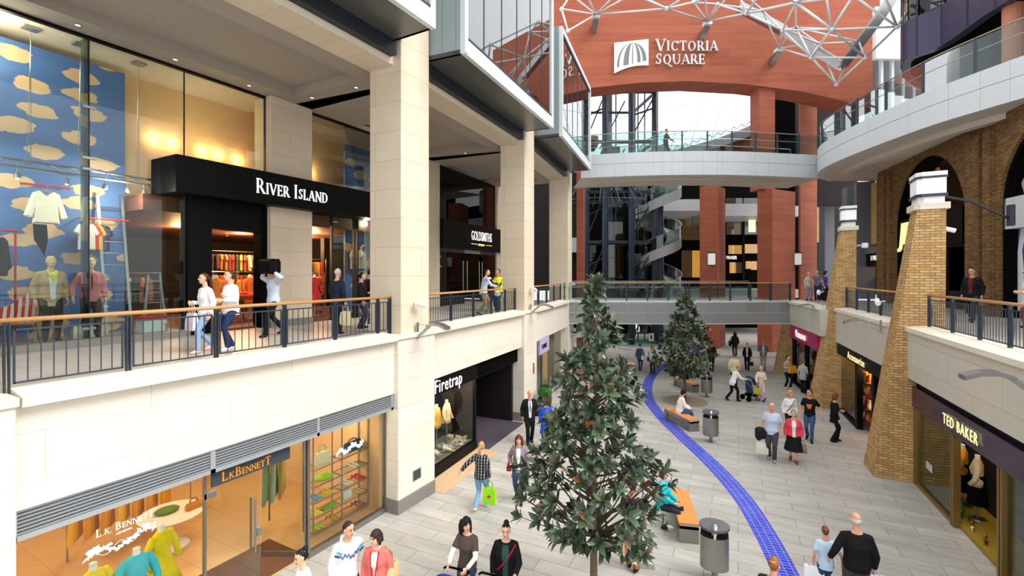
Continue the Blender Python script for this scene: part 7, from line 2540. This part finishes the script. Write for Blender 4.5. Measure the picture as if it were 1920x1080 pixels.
def pram(label, pos, face, hoodc, child=None, pushers=1.0):
    t = thing('pram', label, 'pram', pos, -R(face))
    m = MB()
    for sx in (-.24, .24):
        m.tube([(sx, -.52, 1.0), (sx, -.3, .72), (sx, .42, .12)], .014, 8); m.tube([(sx, -.32, .12), (sx, .1, .55), (sx, .2, .72)], .013, 8)
    m.tube([(-.24, -.1, .36), (.24, -.1, .36)], .012, 6); m.tube([(-.24, .3, .22), (.24, .3, .22)], .012, 6)
    m.build('frame', 'steel', t, local=True)
    m = MB(); m.tube([(-.24, -.52, 1.0), (-.2, -.56, 1.02), (.2, -.56, 1.02), (.24, -.52, 1.0)], .02, 8); m.build('handle', 'black_matt', t, local=True)
    m = MB(); m.loft([[(-.2, -.2, .42), (.2, -.2, .42), (.2, -.24, .95), (-.2, -.24, .95)], [(-.2, -.14, .42), (.2, -.14, .42), (.2, -.18, .95), (-.2, -.18, .95)]]); m.loft([[(-.2, -.18, .36), (.2, -.18, .36), (.2, .18, .4), (-.2, .18, .4)], [(-.2, -.18, .44), (.2, -.18, .44), (.2, .18, .47), (-.2, .18, .47)]]); m.build('seat', col(*hoodc), t, local=True)
    m = MB(); m.smooth = True
    rings = []
    for i in range(7):
        a = PI * .92 * i / 6
        y, z = -.2 - .02 + .34 * math.sin(a) * .9, .82 + .3 * math.cos(a) * .55 + .06
        rings.append([(x, -.2 + .36 * math.sin(a * .62), .78 + .36 * math.cos(a * .62) * (1 - .25 * abs(x / .23) ** 3)) for x in [-.23 + .46 * k / 8 for k in range(9)]])
    m.loft(rings, closed=False); m.build('hood', col(*hoodc), t, local=True)
    for sx in (-.24, .24):
        for y, r in ((-.34, .13), (.42, .09)):
            m = MB()
            rr = []
            for w_, q_ in ((-.018, r - .02), (-.012, r), (.012, r), (.018, r - .02)):
                rr.append([(sx + w_, y + q_ * math.cos(2 * PI * k / 18), r + q_ * math.sin(2 * PI * k / 18)) for k in range(18)])
            m.loft(rr); m.build('wheel', 'black_matt', t, local=True)
    m = MB(); m.cbox(-.18, .18, -.3, .1, .2, .34, .03); m.build('basket', 'black_matt', t, local=True)
    return t


fc = tocam(q) + 25
pv = Vector((math.sin(R(fc)), math.cos(R(fc)), 0))
pram('navy hooded pram at the lower edge pushed by the woman in brown', tuple(Vector(q) + pv * .95), fc, (30, 40, 130))
q = gd(949, 8.15)
P = person('woman in a black cardigan and dark green top with a red bag strap', q, tocam(q) + 6, 1.68, 'f', 'jacket', (18, 18, 20), 'trousers', (22, 22, 24), 'bun', (26, 22, 22), legs=(.12, -.14), arms=('push', 'hang'), inner=(34, 74, 66), girth=1.15, strap=(190, 24, 34), nod=.12)
held_bag(P, 1, (176, 20, 30), 'red bag hanging low beside the woman in the black cardigan', w=.24, h=.2)
fc = tocam(q) + 20
pv = Vector((math.sin(R(fc)), math.cos(R(fc)), 0))
pram('dark pram below the frame edge pushed by the woman in the black cardigan', tuple(Vector(q) + pv * .95 + Vector((-.1, .0, 0))), fc, (40, 40, 44))

q = g(902, 956)
P = person('woman with a fair ponytail in a grey plaid jacket walking away', q, away(q) + 22, 1.68, 'f', 'jacket', 'plaid_grey', 'jeans', (122, 160, 200), 'pony', (182, 140, 84), legs=(-.22, .22), arms=('outb', 'hang'), hem=-.1, sleeves=None, gaze=False, shoec=(214, 214, 214))
gb = held_bag(P, 1, (146, 222, 40), 'lime green carrier bag held by the ponytailed woman', w=.34, h=.42, d=.09)
mw = MB(gb.matrix_basis); mw.xz([(.05 * math.cos(a) * (1 + .15 * math.sin(2 * a)), .2 + .04 * math.sin(a)) for a in [2 * PI * k / 14 for k in range(14)]], -.052, -.046); mw.build('printed_badge', col(214, 60, 60), gb)
q = g(973, 938)
P = person('brown-haired woman in a mauve jacket and white top striding toward the camera', q, tocam(q) + 6, 1.7, 'f', 'jacket', (142, 124, 136), 'jeans', (46, 66, 104), 'long', (84, 44, 30), legs=(.2, -.16), arms=('hang', 'pocket'), inner=(244, 242, 244), shoec=(20, 18, 20))
side_bag(P, 1, (170, 26, 36), 'red shoulder bag of the woman in the mauve jacket', w=.3, h=.24, out=.26, fwd=-.05)
q = g(993, 830)
P = person('elderly man in a black suit and tie by the black shop doorway', q, tocam(q) - 8, 1.84, 'm', 'jacket', (20, 20, 24), 'trousers', (18, 18, 22), 'bald', (196, 190, 184), legs=(-.1, .14), arms=('hang', 'hang'), inner=(206, 212, 222), tie=(30, 32, 44), hem=-.2, girth=1.08)
q = g(1024, 840)
P = person('auburn-haired woman in a bright blue coat beside the suited man', q, tocam(q) + 15, 1.68, 'f', 'coat', (40, 84, 214), 'trousers', (18, 18, 20), 'bob', (120, 50, 34), legs=(.12, -.12), arms=('strap', 'hang'), head=-10, hem=-.42)
side_bag(P, -1, (26, 26, 30), 'black shoulder bag of the woman in the bright blue coat', w=.28, h=.2, out=.24)
q = gd(1186, 9.6)
P = person('person in brown trousers standing half hidden behind the closest tree', q, away(q) + 12, 1.76, 'm', 'tee', (58, 52, 64), 'trousers', (150, 88, 44), 'short', (70, 50, 40), legs=(.06, -.06), arms=('waist', 'waist'), gaze=False)
q = gd(1262, 11.9)
P = person('person in a turquoise jacket sitting behind the leaves on the nearest bench', (foot(1243, 11.3).x, foot(1243, 11.3).y, 0), 100, 1.66, 'f', 'jacket', (24, 178, 190), 'trousers', (40, 44, 60), 'bob', (60, 44, 34), sit=.45, arms=('lap', 'lap'), legs=(0, .04), gaze=False)

# right-hand foreground
q = gd(1606, 8.28)
P = person('white-haired man in a black jumper walking away hand in hand with a boy', q, away(q) - 16, 1.76, 'm', 'long', (16, 16, 18), 'trousers', (80, 66, 54), 'bald', (206, 196, 188), legs=(.12, -.12), arms=('out', 'hang'), girth=1.22, gaze=False)
held_bag(P, 1, (240, 240, 240), 'white carrier bag in the outer hand of the man in the black jumper', w=.34, h=.38, drop=.02, handle=.08)
q2 = gd(1548, 8.7)
P = person('boy in a pale blue T-shirt and jeans walking beside the man in the black jumper', q2, away(q2) - 16, 1.32, 'm', 'tee', (190, 216, 236), 'jeans', (54, 74, 106), 'short', (110, 70, 42), legs=(-.12, .12), arms=('hang', 'out'), gaze=False, hem=-.14)
held_bag(P, -1, (242, 242, 242), 'white carrier bag held by the boy in pale blue', w=.34, h=.36, drop=.0, handle=.06)
q = gd(1450, 7.15)
P = person('reddish-haired person seen only as a head and shoulder at the lower edge', q, away(q) + 20, 1.67, 'm', 'jacket', (50, 42, 44), 'jeans', (50, 60, 90), 'crop', (146, 92, 46), legs=(.1, -.1), arms=('hang', 'hang'), gaze=False)
P['t'].children[0]  # head only in frame

# middle distance
q = g(1447, 862)
P = person('balding man in a pale blue checked shirt carrying a dark jacket', q, tocam(q) + 2, 1.8, 'm', 'tee', 'check_blue', 'trousers', (62, 66, 74), 'bald', (190, 170, 150), legs=(.16, -.12), arms=('hang', 'hang'), girth=1.15, hem=-.12, head=20, shoec=(150, 150, 150))
w = P['wri'][1]
jm = MB(); jm.smooth = True
random.seed(6)
jm.ball((w.x - .06, w.y, w.z + .0), .17, .13, .12, 14, 8); jm.ball((w.x - .1, w.y, w.z - .14), .12, .1, .2, 12, 8); jm.ball((w.x + .03, w.y - .03, w.z - .1), .09, .08, .17, 12, 8)
jk = tag(jm.build('folded_jacket', col(24, 26, 34)), 'dark jacket bundled over the arm of the man in the checked shirt', 'jacket'); voxel(jk, .02, 2)
held_bag(P, 1, (226, 222, 204), 'pale carrier bag under the bundled jacket', w=.36, h=.38, drop=.2)
q = g(1488, 866)
P = person('grey-haired woman in a bright pink jacket and black skirt', q, tocam(q) - 4, 1.62, 'f', 'jacket', (226, 72, 96), 'skirt', (18, 18, 20), 'curly', (150, 132, 110), legs=(.08, -.16), arms=('hang', 'hang'), inner=(240, 232, 222), girth=1.2, hem=-.14, shoec=(120, 74, 44))
held_bag(P, -1, (140, 120, 84), 'tan patterned handbag held by the woman in pink', w=.28, h=.26, d=.14, handle=.12, name='handbag')
q = g(1481, 818)
P = person('blonde woman in a white top with a dark cross strap behind the couple', q, tocam(q) - 20, 1.66, 'f', 'long', (240, 240, 240), 'trousers', (30, 30, 34), 'bob', (196, 146, 84), legs=(.1, -.1), arms=('hang', 'hang'), head=-35, strap=(24, 24, 28))
q = g(1518, 826)
P = person('man in a black T-shirt with an orange print and jeans', q, tocam(q) + 5, 1.8, 'm', 'tee', (18, 18, 20), 'jeans', (66, 90, 128), 'short', (36, 28, 26), legs=(.2, -.14), arms=('out', 'hang'), motif=(232, 120, 36), head=38)
q = g(1565, 828)
P = person('woman all in black looking into the accessories shop', q, 70, 1.68, 'f', 'long', (14, 14, 15), 'trousers', (16, 16, 17), 'bob', (120, 60, 36), legs=(.1, -.12), arms=('waist', 'hang'), hem=-.22, gaze=False)
q = g(1374, 752)
q0 = q
P = person('woman in a white jacket leaning into a pushchair', q, 52, 1.68, 'f', 'jacket', (238, 238, 238), 'trousers', (20, 20, 24), 'short', (176, 118, 60), legs=(-.3, .22), arms=('push', 'push'), lean=.35, nod=.1)
fc = 52
pv = Vector((math.sin(R(52)), math.cos(R(52)), 0))
ps = Vector(q) + pv * 1.0
pr = pram('dark blue striped pushchair with a small child, pushed by the woman in white', tuple(ps), 52, (44, 60, 100))
ch = person('small child in pale blue lying in the dark blue pushchair', tuple(ps + Vector((0, 0, .05))), 52, .8, 'm', 'tee', (160, 200, 220), 'trousers', (150, 196, 214), 'short', (190, 150, 100), sit=.36, arms=('lap', 'lap'), gaze=False, skin='f')
q = g(1377, 727)
P = person('man in a cream jacket walking away behind the pushchair', q, away(q), 1.78, 'm', 'jacket', (220, 208, 168), 'trousers', (30, 30, 34), 'crop', (90, 64, 46), legs=(.1, -.1), arms=('hang', 'waist'), gaze=False, girth=1.1)
q = g(1427, 752)
P = person('elderly woman in pink trousers and cream jacket leaning on a cane', q, tocam(q) - 10, 1.62, 'f', 'jacket', (230, 212, 190), 'trousers', (226, 190, 208), 'short', (206, 176, 130), legs=(.08, -.12), arms=('waist', 'cane'), nod=.3, hem=-.16)
w = P['wri'][1]
m = MB(); m.tube([(w.x, w.y, .005), (w.x, w.y, w.z - .02), (w.x + .04, w.y, w.z + .03), (w.x + .1, w.y, w.z)], .014, 8)
tag(m.build('walking_cane', 'timber_dark'), 'wooden cane of the elderly woman in pink trousers', 'cane')
held_bag(P, 1, (196, 170, 60), 'mustard bag hanging by the cane of the elderly woman', w=.3, h=.26)
q = g(1401, 694)
P = person('woman in a black suit jacket over white, near the footbridge', q, tocam(q) + 4, 1.66, 'f', 'jacket', (20, 20, 22), 'trousers', (20, 20, 22), 'short', (110, 70, 50), legs=(.1, -.1), arms=('hang', 'hang'), inner=(236, 234, 232))
held_bag(P, -1, (20, 20, 20), 'black handbag of the woman in the black suit jacket', w=.26, h=.24, d=.1, handle=.2, name='handbag')
q = g(1431, 693)
P = person('bald man in a denim jacket and beige trousers by the brick pier foot', q, tocam(q) - 2, 1.8, 'm', 'jacket', (100, 122, 142), 'trousers', (176, 164, 146), 'bald', (170, 150, 136), legs=(.08, -.08), arms=('waist', 'waist'), inner=(222, 222, 218), girth=1.12)
q = g(1378, 668)
P = person('person in dark clothes with a large black bag walking under the footbridge', q, tocam(q) + 170, 1.74, 'f', 'jacket', (22, 22, 26), 'trousers', (40, 36, 34), 'long', (24, 20, 20), legs=(.12, -.14), arms=('hang', 'hang'), gaze=False)
side_bag(P, -1, (18, 18, 20), 'large black shoulder bag under the footbridge', w=.5, h=.36, out=.34)
q = g(1477, 728)
P = person('woman in a fawn top holding an orange bag to her front by the magenta shop', q, tocam(q) - 40, 1.68, 'f', 'long', (176, 160, 140), 'trousers', (22, 22, 26), 'short', (36, 28, 26), legs=(.1, -.08), arms=('waist', 'waist'), head=-30, shoec=(220, 214, 210))
w = (P['wri'][1] + P['wri'][-1]) / 2
handbag(None, 0, 0, 0, (232, 160, 40), 'orange carrier bag held to the front of the woman in fawn', w=.4, h=.36, d=.12, handle=.08, name='shopping_bag', M4=Matrix.Translation((w.x, w.y, w.z - .22)) @ Matrix.Rotation(P['t'].rotation_euler[2], 4, 'Z') @ Matrix.Translation((0, .12, 0)))
q = g(1506, 740)
P = person('woman in a grey checked blouse looking at the magenta shop', q, away(q) + 20, 1.7, 'f', 'tee', 'check_white', 'trousers', (18, 18, 20), 'short', (150, 90, 50), legs=(.06, -.06), arms=('hang', 'hang'), hem=-.16, gaze=False, shoec=(222, 216, 214))
side_bag(P, 1, (26, 26, 30), 'black shoulder bag of the woman in the checked blouse', w=.3, h=.3, out=.27)
q = g(1200, 696)
P = person('woman in a denim jacket with a white bag walking away on the far paving', q, away(q) + 10, 1.66, 'f', 'jacket', (70, 82, 104), 'jeans', (44, 60, 96), 'short', (90, 50, 36), legs=(.14, -.14), arms=('hang', 'hang'), gaze=False)
side_bag(P, 1, (236, 236, 236), 'white shoulder bag on the denim-jacketed woman', w=.34, h=.26, out=.2, fwd=-.12)
q = g(1224, 702)
P = person('red-haired woman in a pale blue T-shirt by the blue mosaic strip', q, away(q) - 5, 1.68, 'f', 'tee', (190, 222, 232), 'trousers', (20, 20, 24), 'pony', (210, 110, 60), legs=(.1, -.16), arms=('hang', 'outb'), gaze=False)
side_bag(P, -1, (34, 30, 32), 'dark shoulder bag on the red-haired woman', w=.26, h=.2, out=.28)
q = g(1334, 696)
P = person('person in black half hidden behind the second magnolia crown', q, away(q) + 4, 1.78, 'm', 'jacket', (20, 20, 24), 'trousers', (22, 22, 24), 'short', (40, 30, 26), legs=(.1, -.12), arms=('hang', 'hang'), gaze=False)
mid = Vector((ctr.x, ctr.y, 0)) - Vector((bdir.x, bdir.y, 0)) * .12
P = person('person in a white padded jacket and dark hat seated by the second tree', (mid.x + .03, mid.y + .03, 0), 70, 1.72, 'm', 'jacket', (240, 238, 234), 'jeans', (64, 90, 132), 'hood', (24, 24, 26), sit=.45, arms=('lap', 'lap'), legs=(0, .05), lean=.15, nod=.3, gaze=False, girth=1.15)

# upper walkways
UW = UF
q = g(385, 660, UW)
P = person('woman in a white blouse and pale jeans with a pink bag on the upper walkway', q, tocam(q) + 62, 1.6, 'f', 'blouse', (240, 238, 240), 'jeans', (140, 172, 206), 'pony', (66, 42, 34), legs=(.2, -.2), arms=('hang', 'waist'), head=10, shoec=(226, 190, 196))
held_bag(P, 1, (226, 206, 214), 'pale pink carrier bag of the woman in the white blouse', w=.3, h=.36, drop=.05)
q = g(432, 656, UW)
P = person('taller woman in a white jacket and dark jeans beside the white-bloused woman', q, tocam(q) + 58, 1.66, 'f', 'jacket', (242, 240, 240), 'jeans', (36, 48, 84), 'pony', (76, 46, 34), legs=(.1, -.1), arms=('waist', 'hang'), girth=1.12, head=8, shoec=(232, 232, 232))
q = g(512, 630, UW)
P = person('man in a pale blue shirt carrying a large black case on his shoulder', q, tocam(q) + 60, 1.78, 'm', 'blouse', (206, 216, 234), 'trousers', (20, 20, 24), 'short', (30, 26, 26), legs=(.24, -.34), arms=('up', 'up'))
c_ = (P['wri'][1] + P['wri'][-1]) / 2
t = thing('flight_case', 'large black case carried on the shoulder of the man in pale blue', 'case', M4=Matrix.Translation((c_.x, c_.y, c_.z + .08)) @ Matrix.Rotation(P['t'].rotation_euler[2], 4, 'Z'))
m = MB(); m.cbox(-.3, .3, -.18, .12, -.12, .26, .05); m.build('case_body', 'black', t, local=True)
m = MB()
for y in (-.1, .04):
    m.box(-.305, .305, y - .012, y + .012, -.125, .265)
m.build('case_straps', 'black_matt', t, local=True)
m = MB(); m.tube([(.3, -.06, .16), (.34, -.04, .16), (.34, .02, .16), (.3, .03, .16)], .012, 6); m.build('case_handle', 'slate_metal', t, local=True)
q = g(632, 626, UW)
P = person('grey-haired man in a navy jacket with a cream carrier bag outside the shop window', q, away(q) + 40, 1.72, 'm', 'jacket', (28, 34, 54), 'trousers', (26, 28, 36), 'short', (190, 188, 186), legs=(.05, -.05), arms=('waist', 'hang'), gaze=False, girth=1.1)
held_bag(P, 1, (222, 214, 172), 'cream carrier bag of the grey-haired man in navy', w=.3, h=.38, drop=.08)
q = g(677, 616, UW)
P = person('dark-haired woman in a magenta top close to the narrow cloud panel', q, 40, 1.62, 'f', 'jacket', (24, 24, 28), 'trousers', (50, 56, 70), 'pony', (26, 22, 22), legs=(.06, -.06), arms=('waist', 'hang'), inner=(170, 40, 90))
q = g(693, 612, UW)
P = person('person in dark grey behind the woman in magenta', q, 10, 1.74, 'm', 'jacket', (36, 36, 40), 'trousers', (96, 94, 96), 'short', (30, 24, 24), legs=(.05, -.05), arms=('hang', 'hang'), gaze=False, shoec=(230, 230, 230))
q = gd(907, 18.2, UW)
P = person('man in a pale grey shirt on the phone leaning toward the hi-vis worker', q, tocam(q) - 75, 1.76, 'm', 'blouse', (192, 202, 216), 'trousers', (150, 130, 104), 'short', (44, 32, 28), legs=(.14, -.2), arms=('rail', 'face'), lean=.15)
q = gd(934, 18.8, UW)
P = person('dark-haired worker in a yellow hi-vis waistcoat with folded arms', q, tocam(q) + 35, 1.76, 'm', 'vest', (226, 240, 30), 'trousers', (40, 60, 100), 'short', (26, 22, 22), legs=(.06, -.06), arms=('chest', 'chest'), sleeves=(60, 56, 60), skin='t', head=10)
hh = P['up'](-.18, .3, -.1)
m = MB(); m.smooth = True; m.ball((hh.x, hh.y, hh.z), .14, .11, .1, 14, 8)
tag(m.build('hard_hat', 'white_paint'), 'white hard hat held behind the railing by the hi-vis worker', 'helmet')
q = gd(941, 21.2, UW)
P = person('workmate half hidden behind the hi-vis worker by the second pillar', q, tocam(q) + 30, 1.8, 'm', 'jacket', (40, 42, 50), 'trousers', (34, 40, 60), 'short', (26, 22, 22), legs=(.05, -.05), arms=('hang', 'hang'))
q = g(1823, 604, UW)
P = person('man in a black coat and dark red jumper walking behind the railing', q, tocam(q) + 20, 1.78, 'm', 'coat', (18, 18, 20), 'trousers', (48, 52, 60), 'short', (28, 24, 24), legs=(.2, -.2), arms=('hang', 'hang'), inner=(100, 26, 28), nod=.2, hem=-.28, girth=1.06)
q = gd(1928, 14.2, UW)
P = person('person in a cream coat cut by the picture edge behind the railing', q, tocam(q) + 60, 1.66, 'f', 'coat', (226, 216, 194), 'trousers', (120, 60, 60), 'bob', (60, 40, 32), legs=(.1, -.1), arms=('waist', 'waist'), hem=-.3)
for px, d, lab, H, sx, tc_, bc, hc_ in ((1516, 28.6, 'fair-haired woman in a beige cardigan chatting at the end of the lower footbridge', 1.68, 'f', (196, 184, 164), (110, 136, 170), (196, 160, 110)), (1533, 28.2, 'man in a grey T-shirt leaning on the railing at the lower footbridge end', 1.78, 'm', (104, 104, 112), (36, 44, 66), (36, 28, 26)), (1547, 28.0, 'dark-haired person in purple beside the leaning grey T-shirt man', 1.72, 'f', (96, 70, 160), (30, 30, 36), (28, 24, 26))):
    q = gd(px, d, UW)
    person(lab, q, tocam(q) + {1516: -40, 1533: 10, 1547: -70}[px], H, sx, 'jacket' if px == 1516 else 'tee', tc_, 'jeans', bc, 'bob' if sx == 'f' else 'short', hc_, legs=(.05, -.05), arms=('waist', 'hang') if sx == 'f' else ('rail', 'rail'))
q = gd(1249, 29.5, 13.12)
P = person('lone man in dark clothes walking along the upper footbridge', q, 62, 1.8, 'm', 'jacket', (40, 44, 54), 'trousers', (44, 48, 58), 'short', (60, 46, 40), legs=(.2, -.2), arms=('hang', 'swingf'))

# dressed male mannequins in the cloud window
MS = (226, 196, 150)
q = on_x(100, 632, -14.0)
P = person('male mannequin in a tan jacket with a yellow scarf before the blue cloud panel', (-14.0, 4.1, 4.5), 90, 1.84, 'm', 'jacket', (196, 164, 122), 'trousers', (58, 52, 50), 'bald', MS, skin=MS, legs=(.06, -.06), arms=('hang', 'hang'), inner=(236, 236, 232), tie=None, gaze=False, name='mannequin', hem=-.2, girth=1.08, vox=.011)
mw = MB(); mw.tube([P['up'](-.07, .09, .54), P['up'](-.04, .15, .45), P['up'](.0, .165, .3)], [.03, .035, .02], 8); mw.tube([P['up'](.07, .09, .54), P['up'](.03, .15, .45), P['up'](.0, .165, .34)], [.03, .035, .02], 8)
mw.build('scarf', col(226, 222, 40), P['t'], uv=False)
P = person('male mannequin in a pink check shirt and striped tie beside the ladder', (-13.95, 4.78, 4.5), 96, 1.82, 'm', 'blouse', 'check_pink', 'trousers', (74, 66, 60), 'bald', MS, skin=MS, legs=(.05, -.05), arms=('hang', 'hold'), tie=(60, 40, 60), gaze=False, name='mannequin', vox=.011)
